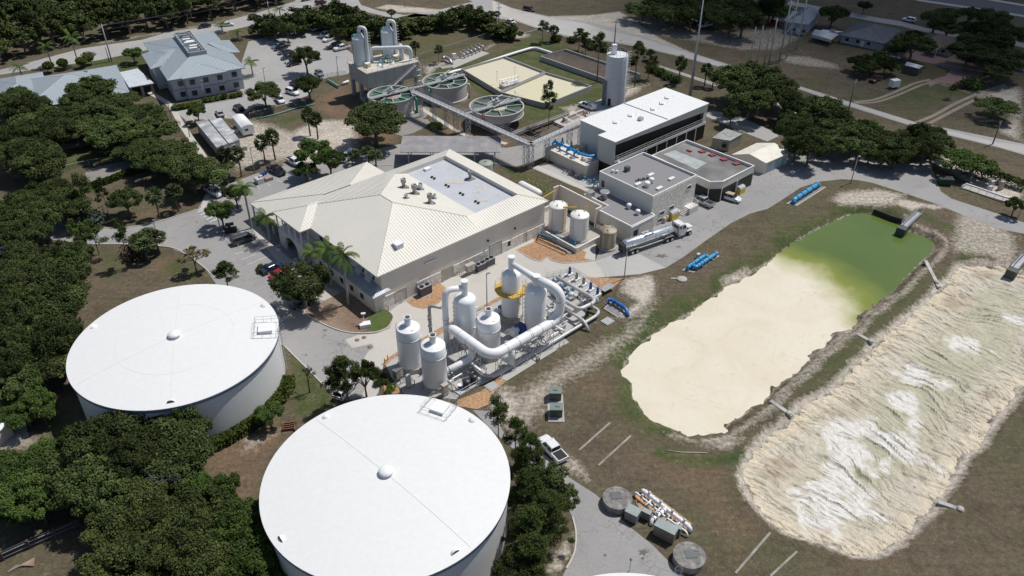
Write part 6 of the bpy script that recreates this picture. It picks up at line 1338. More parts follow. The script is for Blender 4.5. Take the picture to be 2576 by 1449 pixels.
P=[G(*gz2(*p),2.0) for p in ((1180,260),(1420,195),(1450,240),(1250,300))]; t=thing('pump_pier','small concrete pump pier with railings between the two cream basins','pier',(*P[0],0))
m=MB(); m.prism(P,0,2.0); m.build('pier_body',CLW,t); m=MB(); railing(m,[(*p,2.0) for p in P+[P[0]]],h=1.1,sp=1.2,r=.04); m.build('handrail',GALV,t)
for k in range(4): q=lerp(P[0],P[2],.2+.2*k); m=MB(); m.box(q[0],q[1],2.0,2.5+.2*(k%2),.7,.5,UA); m.build('pump',WHS,t)
for x,y,x2,y2,lb in ((1150,235,1150,100,'slim lamp pole on the pump pier, left of the two'),(1385,205,1385,45,'slim lamp pole on the pump pier, right of the two')):
    b_=G(*gz2(x,y),1.6); z=Zat(*gz2(x2,y2),*b_); m=MB(); m.bar((*b_,1.5),(*b_,z),.05,6); m.box(b_[0],b_[1],z,z+.12,.35,.2); o=m.build('lamp_pole',GALV); tag(o,lb,'lamp pole')
def gpipe(name,label,px,z,r,mt,fil=1.2,grp=None,cat='pipe'):
    m=MB(); m.tube(fillet([(*G(p[0],p[1],p[2] if len(p)>2 else z),p[2] if len(p)>2 else z) for p in px],fil),r,12); o=m.build(name,mt); tag(o,label,cat,grp); return o
gpipe('basin_pipe','thick white pipe skirting the far side of the cream basin',[(1118,192),(1133,182),(1180,171),(1289,135),(1343,119),(1389,134)],.7,.45,WHS,2.5)
gpipe('rusty_pipe','short dark intake pipe at the front wall of the greenish basin',[(1290,222),(1296,234,.8),(1302,246)],.5,.22,STK)
# blower set behind
q=G(1166,133); t=thing('pump_station','row of silver pumps and valves on a slab by the chain-link fence','pump station',(*q,0))
m=MB(); P=[G(*Z(1,0,*p)) for p in ((1920,640),(2250,510),(2350,540),(1990,690))]; m.prism(P,.0,.15); m.build('slab',CONCP,t)
m=MB(); q=G(*Z(1,0,1995,600)); m.box(q[0],q[1],.15,2.0,1.3,.8,UA-.3); m.build('white_cabinet',WHS,t)
for k in range(6): q=G(*Z(1,0,2055+k*38,575-k*16),.3); m=MB(); m.tube(fillet([(*q,.1),(*q,1.7),(*off(q,-.4,1.6),1.5),(*off(q,-.4,1.6),.1)],.5),.3,10); m.bar((*q,1.7),(*q,2.3),.2,8); m.build('pump_loop',GALV,t)
gpipe('silver_culvert','silver elbow pipe diving into the ground near the fence pumps',[(1218/1+ -0,0)] if False else [Z(1,0,1880,590)+(1.0,),Z(1,0,1900,570)+(1.2,),Z(1,0,1950,600)+(1.2,),Z(1,0,1975,650)+(.1,)],1,.5,GALV,.8)
slab(*Z(1,0,1910,680),'large flat concrete cover with grate near the silver pumps',3.2,2.2,UA-.3,M('grate',(.3,.3,.29)))
# green pipes by elevated building
gpipe('sea_green_pipeline','sea green valve pipeline on a slab left of the raised box',[Z(1,0,715,800),Z(1,0,760,825),Z(1,0,830,870)],.6,.32,GRN)
gpipe('sea_green_pipeline','sea green pipeline running along the foot of the car park fence',[Z(1,0,0,1195),Z(1,0,200,1150),Z(1,0,440,1075),Z(1,0,590,1048)],.3,.16,GRN)
gpipe('white_stub_pipe','white stub pipe emerging left of the raised concrete box',[Z(1,0,860,850)+(.1,),Z(1,0,880,835),Z(1,0,930,815)],.7,.35,WHS)
m=MB(); q=Q(3,3); m.box(q[0],q[1],.05,1.4,7,3,EA); o=m.build('pump_plinth',GC); tag(o,'low concrete pump plinth beneath the raised box','plinth')
# canopy shed
t=thing('canopy_shed','long open canopy with a weathered grey corrugated roof behind the cream building','canopy',(-15,185,0)); CR=M('weathered_corrugated',(.24,.235,.25),.7,var=.15,scale=.4,fine=.08,tint=(.29,.28,.28))
m=MB(); q=[(-27.6,181.0,3.9),(-3.1,181.6,3.9),(-3.1,189.2,4.6),(-27.9,189.0,4.6)]; m.face(*q); m.face(*[(x,y,z-.15) for x,y,z in q]); ribs(m,q,.6,.08,.05)
for i in range(4): a_,b_=q[i],q[(i+1)%4]; m.face(a_,b_,(b_[0],b_[1],b_[2]-.15),(a_[0],a_[1],a_[2]-.15))
m.build('roof',CR,t)
for x in (-25.8,-20.3,-14.6,-9.5,-4.6):
    for y,z in ((182.2,3.9),(188.0,4.4)): m=MB(); m.bar((x,y,0),(x,y,z-.1),.13,6); m.build('post',ST,t)
for x,y,r,h_,lb in ((-6.6,177.0,1.75,3.2,'squat grey-green tank in front of the canopy shed'),):
    tt=thing('storage_tank',lb,'tank',(x,y,0)); m=MB(); m.lathe([(r,.1),(r,h_),(r-.1,h_+.1),(.05,h_+.35)],x,y,n=30); m.build('shell',M('dull_green_tank',(.28,.31,.27),.6,var=.15),tt); m=MB(); m.lathe([(.3,h_+.3),(.3,h_+.5)],x,y,n=12); m.build('lid',STK,tt)
tt=thing('tank_trailer','small grey tank trailer parked under the canopy edge','trailer',(-22.6,181.5,0)); m=MB(); m.tube([(-23.6,181.5,1.1),(-23.4,181.5,1.1),(-21.8,181.5,1.1),(-21.6,181.5,1.1)],[.4,.6,.6,.4],14); m.build('tank',STK,tt)
for s_ in (-.7,.7): m=MB(); m.tube([(-22.6,181.5+s_-.1,.4),(-22.6,181.5+s_+.1,.4)],.4,12); m.build('wheel',BLK,tt)
# ================= OFFICE AND FAR HOUSES =================
BGR=M('blue_grey_metal_roof',(.37,.42,.45),.4,var=.05,scale=.2,tint=(.34,.385,.415))
OW=M('office_render',(.52,.53,.56),.85,var=.05,scale=.4); OWB=M('office_band',(.34,.34,.39),.8)
N0=G(*Z(0,0,1692,808),6.6); OA=rad(30.5); O=frame(N0,OA)
t=thing('office_building','two-storey pale office with a blue-grey hipped metal roof and a rooftop plant well','building',(*O(10,18),0))
m=MB(); m.prism([O(.9,.9),O(20.6,.9),O(20.6,36.5),O(.9,36.5)],0,6.5); m.prism([O(4.4,.3),O(15.6,.3),O(15.6,.89),O(4.4,.89)],0,6.5); m.prism([O(-1.6,12.5),O(.89,12.5),O(.89,26),O(-1.6,26)],0,6.5); m.build('wall',OW,t)
m=MB(); m.prism([O(.85,.85),O(20.65,.85),O(20.65,36.5),O(.85,36.5)],2.9,3.3,True); m.prism([O(4.35,.25),O(15.65,.25),O(15.65,.9),O(4.35,.9)],2.9,3.3,True); m.build('string_band',OWB,t)
zr=10.2; ze=6.6
def hip(t,O,u0,u1,v0,v1,ze,zr,mt,f=1.0,name='roof'):
    w_=(u1-u0)/2 if (u1-u0)<(v1-v0) else (v1-v0)/2; m=MB()
    if (u1-u0)<(v1-v0): r0,r1=O((u0+u1)/2,v0+w_*f,zr),O((u0+u1)/2,v1-w_*f,zr); A,B_,C_,D_=O(u0,v0,ze),O(u1,v0,ze),O(u1,v1,ze),O(u0,v1,ze); F_=[[A,B_,r0],[B_,C_,r1,r0],[C_,D_,r1],[D_,A,r0,r1]]
    else: r0,r1=O(u0+w_*f,(v0+v1)/2,zr),O(u1-w_*f,(v0+v1)/2,zr); A,B_,C_,D_=O(u0,v0,ze),O(u1,v0,ze),O(u1,v1,ze),O(u0,v1,ze); F_=[[A,B_,r1,r0],[B_,C_,r1],[C_,D_,r0,r1],[D_,A,r0]]
    for p in F_:
        m.face(*p); a_,b_=Vector(p[0]),Vector(p[1]); ribs(m,p,.7,.09,.07)
        m.face(p[0],p[1],(p[1][0],p[1][1],ze-.25),(p[0][0],p[0][1],ze-.25))
    m.face(*[(q[0],q[1],ze-.24) for q in (A,B_,C_,D_)])
    for q in (A,D_): m.bar(q,r0,.09)
    for q in (B_,C_): m.bar(q,r1 if len(F_[0])==4 else (r0 if q is B_ else r1),.09)
    m.bar(r0,r1,.09)
    return m.build(name,mt,t)
hip(t,O,-.2,21.6,-.2,37.5,ze,zr,BGR)
def gab(a,b,c,d,r,r2):
    m=MB()   # small projecting hip: eave a-b, back c-d on main slope
    for p in ([a,b,r],[b,c,r2,r],[d,a,r,r2]): m.face(*p); ribs(m,p,.7,.09,.07)
    for q in (a,b): m.bar(q,r,.09)
    m.face(a,b,(b[0],b[1],ze-.25),(a[0],a[1],ze-.25))
    m.build('roof_projection',BGR,t)
gab(O(3.6,-.9,ze),O(16.2,-.9,ze),O(16.2,1.5,ze+.5),O(3.6,1.5,ze+.5),O(10,4.4,ze+1.75),O(10,5.6,ze+1.9)); gab(O(-2.6,26.6,ze),O(-2.6,11.8,ze),O(1,11.8,ze+.4),O(1,26.6,ze+.4),O(3.4,19,ze+1.7),O(6.5,19,ze+2.3)); gab(O(24,14,ze),O(24,27,ze),O(20,27,ze+.5),O(20,14,ze+.5),O(18.6,20.5,ze+1.8),O(16,20.5,ze+2.2))
# plant well
m=MB(); wl=[O(8.4,8.5),O(13.2,8.5),O(13.2,29.5),O(8.4,29.5)]
for i in range(4): kerb(m,[wl[i],wl[(i+1)%4]],zr+.35,.25,zr-1.6)
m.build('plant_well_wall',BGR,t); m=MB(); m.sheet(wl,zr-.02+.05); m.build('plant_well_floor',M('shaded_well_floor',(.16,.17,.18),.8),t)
for k in range(8): q=O(10.2+.5*(k%2),11+k*2.3); m=MB(); m.box(q[0],q[1],zr+.04,zr+(.9 if k!=2 else 1.3),2.2 if k!=2 else 3.0,1.1,OA); m.build('roof_condenser',TRIM if k<5 else GALV,t); q=O(12.3,10.5+k*2.2); m=MB(); m.lathe([(.35,zr),(.35,zr+.7),(.02,zr+.8)],*q,n=10); m.build('exhaust_fan',STK,t)
Pf0=O(.9,.9); Pf1=O(4.4,.3)
for P_,us in ((Pf0,(1.6,16.8)),(Pf1,(1.2,5.0,9.0))):
    for u in us:
        for z in (.9,4.1): window(t,P_,OA,u,u+1.4,z,z+1.4,M('window_trim_grey',(.30,.28,.30),.7),GLASS)
Pl=O(.9,36.5)
for v in (3,8,26,31):
    for z in (.9,4.1): window(t,Pl,OA-math.pi/2,v,v+1.3,z,z+1.4,TRIM,GLASS)
# low annex
w2p,w1p=G(*Z(0,0,1305,925),3.6),G(*Z(0,0,1172,655),3.6); AA=ang(w2p,w1p)-math.pi/2; A_=frame(w2p,AA)
t=thing('office_annex','single-storey annex with a blue-grey hipped roof half hidden by dark oaks','building',(*A_(-12,10),0)); LV=dist(w2p,w1p)
m=MB(); m.prism([A_(-26,.8),A_(-.8,.8),A_(-.8,LV-.8),A_(-26,LV-.8)],0,3.5); m.prism([A_(-33,9),A_(-26,9),A_(-26,LV+3),A_(-33,LV+3)],0,3.5); m.build('wall',OW,t)
hip(t,A_,-27,0,0,LV,3.6,7.0,BGR); hip(t,A_,-34,-20,8,LV+4,3.6,5.8,BGR,name='wing_roof')
q=A_(-9,LV*.62); m=MB(); m.box(q[0],q[1],5.6,6.6,.9,.9,AA); m.build('roof_vent',GALV,t)
t=thing('entrance_canopy','flat pale canopy on brick piers between the office and its annex','canopy',(*w2p,0))
q=[G(*p,3.5) for p in (Z(0,0,1205,728),Z(0,0,1300,882),Z(0,0,1550,838),Z(0,0,1385,690))]; m=MB(); m.prism(q,3.3,3.55,True); ribs(m,[(*p,3.55) for p in q],.8,.08,.05); m.build('roof',M('pale_metal_canopy',(.52,.55,.58),.45),t)
for a_,b_ in ((.05,.9),(.92,.93),(.5,.95)): p=lerp(lerp(q[1],q[2],a_),lerp(q[0],q[3],a_),1-b_); m=MB(); m.box(p[0],p[1],0,3.3,.7,.7,OA); m.build('pier',M('pink_brick_pier',(.36,.27,.25),.9),t)
# trailers
q4=[G(*p,3.1) for p in ((492,307),(545,372),(603,352),(557,297))]
t=thing('site_trailer','long grey flat-roofed site trailer with a dark roof seam near the small car park','trailer',(*q4[1],0)); m=MB(); m.prism(grow(q4,-.12),.5,3.0)
for i in range(4): a_,b_=grow(q4,-.11)[i],grow(q4,-.11)[(i+1)%4]; ribs(m,[(*a_,.5),(*b_,.5),(*b_,3),(*a_,3)],.4,.05,.03,edir=(b_[0]-a_[0],b_[1]-a_[1],0))
m.build('body',M('grey_siding',(.36,.37,.38),.6),t); m=MB(); m.prism(q4,3.0,3.2,True); m.build('roof',M('mottled_silver_roof',(.30,.31,.32),.6,var=.35,scale=.35,tint=(.42,.43,.44)),t)
m=MB(); a_,b_=lerp(q4[0],q4[3],.5),lerp(q4[1],q4[2],.5); m.bar((*a_,3.22),(*b_,3.22),.14); m.build('roof_seam',DARK,t)
a_,b_=q4[1],q4[2]
for u in (.22,.62): L_=dist(a_,b_); window(t,a_,ang(a_,b_),L_*u,L_*u+.9,1.5,2.3,TRIM,GLASS)
m=MB(); c=off(b_,ang(a_,b_),.7)
for k in range(5): m.box(c[0]+.2,c[1]+.3+k*.3,0,1.0-k*.2,1.2,.3,0)
m.build('entry_steps',GREYP,t)
q4=[G(*p,3.0) for p in ((583,291),(607,320),(638,313),(612,286))]
t=thing('white_trailer','white office trailer with rounded white roof beside the long grey trailer','trailer',(*q4[1],0)); m=MB(); m.prism(grow(q4,-.08),.6,2.8); m.build('body',WHS,t)
m=MB(); a0_,a1_,a2_,a3_=q4; mid=lambda a,b,k: lerp(a,b,k); P=[]
for k in range(7): s_=k/6; z=2.8+.45*math.sin(math.pi*s_); P.append((*lerp(a1_,a2_,s_),z)); P.append((*lerp(a0_,a3_,s_),z))
m.add(P,[(2*k,2*k+2,2*k+3,2*k+1) for k in range(6)]+[tuple(range(0,14,2)),tuple(range(13,0,-2))],True); m.build('roof',WHS,t)
window(t,q4[1],ang(q4[1],q4[2]),.8,1.6,1.7,2.3,GREYP,GLASS)
for s_ in (.4,.55): p=lerp(lerp(q4[1],q4[2],.1),lerp(q4[0],q4[3],.1),s_); m=MB(); m.tube([(p[0]-.15,p[1]-.1,.4),(p[0]+.15,p[1]+.1,.4)],.4,12); m.build('wheel',BLK,t)
m=MB(); c=lerp(q4[0],q4[1],.55); c=(c[0]-1.0,c[1]-.3); m.box(c[0],c[1],0,.7,1.4,2.0,ang(q4[1],q4[0])); railing(m,[(c[0]-.7,c[1]-1,.7),(c[0]-.7,c[1]+1,.7)],h=1,r=.03); m.build('entry_platform',GREYP,t)
# ---- houses top right ----
def house(label,px,ze,zr,roofm,wallm,ch=None,wins=True,name='house'):
    q=[G(*p,ze) for p in px]; a_=ang(q[0],q[1]); f=frame(q[0],a_); Lu=dist(q[0],q[1]); Lv=(dist(q[1],q[2])+dist(q[3],q[0]))/2
    t=thing(name,label,'house',(*f(Lu/2,Lv/2),0)); m=MB(); m.prism([f(.6,.6),f(Lu-.6,.6),f(Lu-.6,Lv-.6),f(.6,Lv-.6)],0,ze-.1); m.build('wall',wallm,t)
    hip(t,f,0,Lu,0,Lv,ze,zr,roofm)
    if wins:
        for k in range(max(2,int(Lu/4))): window(t,f(.6,.6),a_,1.5+k*3.6,2.8+k*3.6,.9,2.1,TRIM,GLASS)
        m=MB(); fbox(m,f(.6,.6),a_,Lu*.45,Lu*.45+1,0,2.1,.06); m.build('door',TRIM,t)
    return t,f,Lu,Lv
SHG=M('grey_shingles',(.16,.17,.19),.9,var=.15,fine=.1); BRS=M('brown_shingles',(.17,.13,.105),.9,var=.15,fine=.1); BLW=M('pale_blue_house_wall',(.34,.38,.43),.8)
t,f,Lu,Lv=house('blue-grey house with grey hipped roof and a pale awning at the back',[Z(3,0,720,350),Z(3,0,1180,440),Z(3,0,1260,290),Z(3,0,860,210)],2.7,5.2,SHG,BLW)
m=MB(); q=[G(*Z(3,0,*p),2.4) for p in ((905,330),(1130,378),(1180,350),(965,308))]; m.prism(q,2.3,2.45,True); m.build('awning',M('pale_awning',(.5,.51,.5),.6),t)
for p in q[:2]: m=MB(); m.bar((*p,0),(*p,2.3),.08); m.build('awning_post',TRIM,t)
t,f,Lu,Lv=house('tan house with brown hipped roof behind the red paver drive',[Z(3,0,1470,410),Z(3,0,1850,500),Z(3,0,1940,400),Z(3,0,1600,345)],2.7,5.0,BRS,M('tan_house_wall',(.38,.36,.32),.8))
m=MB(); q=f(Lu*.55,-1.5); r0=2.8; P=[f(Lu*.4,-3.4,2.5),f(Lu*.72,-3.4,2.5),f(Lu*.72,1.2,2.5),f(Lu*.4,1.2,2.5),f(Lu*.56,-1,4.2)]; m.add(P,[(0,1,4),(1,2,4),(2,3,4),(3,0,4)]); m.build('porch_roof',M('tan_porch_shingles',(.27,.21,.15),.9),t)
for p in P[:2]: m=MB(); m.bar((p[0],p[1],0),(p[0],p[1],2.4),.15); m.build('porch_post',TRIM,t)
t,f,Lu,Lv=house('long pale-roofed barn with an open lean-to, behind the lattice towers',[Z(3,0,190,215),Z(3,0,400,250),Z(3,0,530,130),Z(3,0,330,80)],4.0,6.2,M('pale_blue_grey_roof',(.30,.33,.37),.6),BLW,name='barn')
m=MB(); q=[G(*Z(3,0,*p),z) for p,z in (((20,150),3),((340,265),3),((440,160),4.4),((130,70),4.4))]; m.face(*[(*p,z) for p,z in zip(q,(3,3,4.4,4.4))]); ribs(m,[(*p,z) for p,z in zip(q,(3,3,4.4,4.4))],1.0,.1,.08); m.build('lean_to_roof',M('white_tin_roof',(.46,.48,.50),.5),t)
for p in (q[0],q[1],lerp(q[0],q[1],.5)): m=MB(); m.bar((*p,0),(*p,3),.12); m.build('post',TRIM,t)
t,f,Lu,Lv=house('slate blue house at the right edge of the photograph',[Z(3,0,2360,560),Z(3,0,2600,640),Z(3,0,2700,480),Z(3,0,2450,440)],2.8,5.4,M('slate_blue_roof',(.13,.15,.18),.8),BLW)
# carport, garden shed, small trailer
def vaulted(name,label,cat,px,ze,zr,mt,walls=None):
    q=[G(*p,ze) for p in px]; t=thing(name,label,cat,(*q[0],0)); P=[]; n=6
    for k in range(n+1): s_=k/n; z=ze+(zr-ze)*math.sin(math.pi*s_); P.append((*lerp(q[0],q[3],s_),z)); P.append((*lerp(q[1],q[2],s_),z))
    m=MB(); m.add(P,[(2*k,2*k+1,2*k+3,2*k+2) for k in range(n)]+[tuple(range(0,2*n+2,2)),tuple(range(2*n+1,0,-2))],True); m.build('roof',mt,t)
    m=MB(); 
    for a_,b_ in ((q[0],q[1]),(q[2],q[3])): m.face((*a_,0 if walls else ze-1),(*b_,0 if walls else ze-1),(*b_,ze),(*a_,ze))
    if walls: m.face((*q[1],0),(*q[2],0),(*q[2],ze),(*q[1],ze)); m.face((*q[0],0),(*q[3],0),(*q[3],ze),(*q[0],ze))
    m.build('side_wall',walls or mt,t)
    if not walls:
        for p in q: m=MB(); m.bar((*p,0),(*p,ze),.08); m.build('post',GALV,t)
    return t
vaulted('carport','white vaulted metal carport with an old tractor beside the blue-grey house','carport',[Z(3,0,440,345),Z(3,0,640,400),Z(3,0,715,345),Z(3,0,490,300)],2.4,3.2,M('white_carport_metal',(.42,.45,.47),.5))
vaulted('garden_shed','dark shed with a curved white roof on the red paver drive','shed',[Z(3,0,1375,655),Z(3,0,1520,690),Z(3,0,1565,665),Z(3,0,1410,625)],2.4,2.9,M('white_shed_roof',(.50,.52,.54),.5),M('dark_shed_wall',(.09,.09,.08),.8))
q=G(*Z(3,0,1262,885),0); t=thing('box_trailer','small white box trailer on the grass near the dirt track','trailer',(*q,0)); m=MB(); m.box(q[0],q[1],.5,2.6,2.6,1.8,.35); m.build('body',WHS,t)
for s_ in (-.9,.9): p=off(q,.35+math.pi/2,s_); m=MB(); m.tube([(*off(p,.35+math.pi/2,-.1),.35),(*off(p,.35+math.pi/2,.1),.35)],.35,12); m.build('wheel',BLK,t)
m=MB(); m.bar((*off(q,.35,1.2),.5),(*off(q,.35,2.2),.4),.05); m.build('hitch',STK,t)
t=thing('motorboat','white boat hull parked behind the vaulted carport','boat',(*G(*Z(3,0,640,325)),0)); q=G(*Z(3,0,640,330),1.2); m=MB(); a_=-.3
P=[];
for s_,wd,z in ((-3.5,.9,1.7),(-1,1.2,1.7),(1.5,1.0,1.8),(3.6,.1,2.0)): 
    c=off(q,a_,s_); P+=[(*off(c,a_+1.57,wd),z),(*off(c,a_-1.57,wd),z),(*c,z-1.0)]
m.add(P,[(3*i+a,3*i+b,3*i+3+b,3*i+3+a) for i in range(3) for a,b in ((0,1),(1,2),(2,0))]+[(0,2,1)]); m.build('hull',WHS,t); m=MB(); c=off(q,a_,.2); m.box(c[0],c[1],1.75,2.3,1.6,1.3,a_); m.build('cabin',GALV,t); m=MB(); m.box(q[0],q[1],0,.7,3,1.2,a_); m.build('boat_trailer',STK,t)
# corner shed far left bottom
q=[G(*p,2.6) for p in ((-30,1106),(27,1063),(10,1037),(-45,1062))]; t=thing('white_shed','small white-roofed shed cut by the left edge, under dark trees','shed',(*q[1],0)); m=MB(); m.prism(grow(q,-.3),0,2.5); m.build('wall',CREAM,t); m=MB(); m.prism(q,2.5,2.65,True); m.build('roof',WHS,t)
# ================= VEHICLES =================
TYRE=M('tyre_rubber',(.02,.02,.021),.8); RIM=M('alloy_rim',(.42,.42,.43),.35,.6); CGL=M('car_glass',(.012,.015,.02),.06); HL=M('headlamp_glass',(.6,.6,.6),.15); TL=M('tail_lamp_red',(.35,.01,.01),.25)
def paint(n,c,r=.22): return M('paint_'+n,c,r,var=.02,fine=.01,coat=.6)
PW_=paint('white',(.72,.73,.74)); PB=paint('black',(.012,.012,.014)); PS=paint('silver',(.38,.40,.42)); PG=paint('charcoal',(.06,.065,.07)); PN=paint('navy',(.02,.03,.07)); PR=paint('red',(.30,.012,.012)); PBG=paint('bluegrey',(.12,.16,.22)); PM=paint('maroon',(.07,.015,.02)); PT=paint('taupe',(.20,.18,.16))
KIND={ # length,width, sill, belt z, roof z, cabin points (x from rear): rear base, rear top, front top, front base ; hood z
 'sedan':(4.7,1.80,.32,.92,1.43,(.75,1.35,2.75,3.45),.88),
 'suv':(4.8,1.92,.38,1.08,1.74,(.12,.40,2.95,3.60),1.05),
 'van':(5.2,1.98,.35,1.10,1.85,(.10,.30,3.6,4.4),1.05),
 'pickup':(5.8,2.0,.42,1.12,1.86,(1.95,2.10,3.75,4.35),1.12)}
def car(kind,px,heading_px,pm,label,group=None,cap=False,roofcol=None,z0=.03):
    """px: photo position of the middle of the footprint; heading_px: photo point toward which the nose points"""
    L_,W_,s_,b_,r_,cb,hd=KIND[kind]; q=G(*px,.0); h=G(*heading_px,.0); a_=ang(q,h)
    t=thing('parked_'+{'sedan':'car','suv':'suv','van':'van','pickup':'pickup_truck'}[kind],label,{'sedan':'car','suv':'car','van':'van','pickup':'pickup truck'}[kind],(q[0],q[1],z0),group)
    t.rotation_euler=(0,0,a_)
    def X(x): return x-L_/2
    def loc(m,name,mt,parent=t):
        o=m.build(name,mt,None); 
        return o
    def bld(m,name,mt,parent):
        me_=m.build(name,mt,None); me_.parent=parent; me_.location=(0,0,0); ORG[me_.name]=(0,0,0); return me_
    w=W_/2; m=MB()
    # body: cross sections along x (x, halfwidth bottom, half width top, z bottom, z top)
    if kind=='pickup': secs=[(0,.90,.93,.55,b_),(.12,w*.98,.97,s_,b_),(1.9,w,w*.97,s_,b_),(4.3,w,w*.96,s_,b_),(5.3,w*.98,w*.92,s_,hd-.05),(5.72,w*.9,w*.84,s_,hd-.2),(5.8,w*.82,w*.78,.5,hd-.38)]
    else: secs=[(0,w*.84,w*.80,.5,b_-.15 if kind=='sedan' else b_),(.15,w*.95,w*.90,s_,b_),(cb[0]+.4,w,w*.94,s_,b_),(cb[3],w,w*.94,s_,b_),(cb[3]+.15,w,w*.92,s_,hd),(L_-.35,w*.95,w*.84,s_,hd-.16),(L_-.06,w*.86,w*.74,s_,hd-.34),(L_,w*.78,w*.68,.45,hd-.45)]
    P=[]
    for x,wb,wt,zb_,zt in secs:
        P+=[(X(x),-wb,zb_),(X(x),-w if wb>w*.9 else -wb,(zb_+zt)/2),(X(x),-wt,zt-.04),(X(x),-wt+.12,zt),(X(x),wt-.12,zt),(X(x),wt,zt-.04),(X(x),w if wb>w*.9 else wb,(zb_+zt)/2),(X(x),wb,zb_)]
    n=8; fs=[(i*n+k,i*n+(k+1)%n,(i+1)*n+(k+1)%n,(i+1)*n+k) for i in range(len(secs)-1) for k in range(n)]+[tuple(range(n)),tuple(range((len(secs)-1)*n,len(secs)*n))[::-1]]
    m.add(P,fs,False); body=bld(m,'body',pm,t)
    x0,x1,x2,x3=cb; wr=w*.72; wb=w*.93; gb=b_ if kind!='sedan' else b_-.01
    m=MB(); P=[(X(x0),-wb,gb),(X(x3),-wb,gb),(X(x3),wb,gb),(X(x0),wb,gb),(X(x1),-wr,r_-.05),(X(x2),-wr,r_-.05),(X(x2),wr,r_-.05),(X(x1),wr,r_-.05)]
    m.add(P,[(0,1,5,4),(1,2,6,5),(2,3,7,6),(3,0,4,7)]); bld(m,'windows',CGL,t)
    rm=roofcol or pm; m=MB(); m.hexa([(X(x1)-.03,-wr-.03,r_-.07),(X(x2)+.03,-wr-.03,r_-.07),(X(x2)+.03,wr+.03,r_-.07),(X(x1)-.03,wr+.03,r_-.07)],[(X(x1)+.08,-wr+.08,r_),(X(x2)-.12,-wr+.08,r_),(X(x2)-.12,wr-.08,r_),(X(x1)+.08,wr-.08,r_)]); 
    xm=(x1+x2)/2
    for xa,xb in ((x0,x1),(x3,x2),((x0+x3)/2,xm)):
        for sg in (-1,1): m.bar((X(xa),sg*wb,gb),(X(xb),sg*(wr+.01),r_-.05),.05)
    bld(m,'roof',rm,t)
    if kind=='pickup':
        m=MB(); m.box(X(.98),0,b_+.005,b_+.02,1.72,W_*.80)
        if not cap: bld(m,'bed_floor',DARK if pm is not PB else BLK,t)
        else:
            m=MB(); m.hexa([(X(.05),-.9,b_),(X(1.95),-.9,b_),(X(1.95),.9,b_),(X(.05),.9,b_)],[(X(.15),-.75,r_-.15),(X(1.9),-.75,r_-.1),(X(1.9),.75,r_-.1),(X(.15),.75,r_-.15)]); cp=bld(m,'bed_cap',pm,t); m=MB(); m.box(X(1.05),0,b_+.25,r_-.3,1.3,1.74); bld(m,'cap_window',CGL,cp)
    wx=(.95,L_-.95) if kind!='pickup' else (1.15,4.75); R=.34 if kind=='sedan' else .39
    for x in wx:
        for sg in (-1,1):
            m=MB(); y=sg*(w-.12); m.tube([(X(x),y-.12,R),(X(x),y+.13,R)],R,16); wh=bld(m,'wheel',TYRE,t); m=MB(); yy=y+sg*.135; m.tube([(X(x),yy-.01,R),(X(x),yy+.01,R)],R*.6,12); rimo=bld(m,'rim',RIM,wh)
    for sg in (-1,1):
        m=MB(); m.box(X(L_-.12),sg*w*.66,hd-.42,hd-.24,.16,.34); bld(m,'headlight',HL,t)
        m=MB(); m.box(X(.04),sg*w*.80,b_-.38,b_-.12,.1,.24); bld(m,'tail_light',TL,t)
        m=MB(); m.box(X(x3-.15),sg*(wb+.1),gb+.02,gb+.2,.12,.2); bld(m,'mirror',pm,t)
    return t
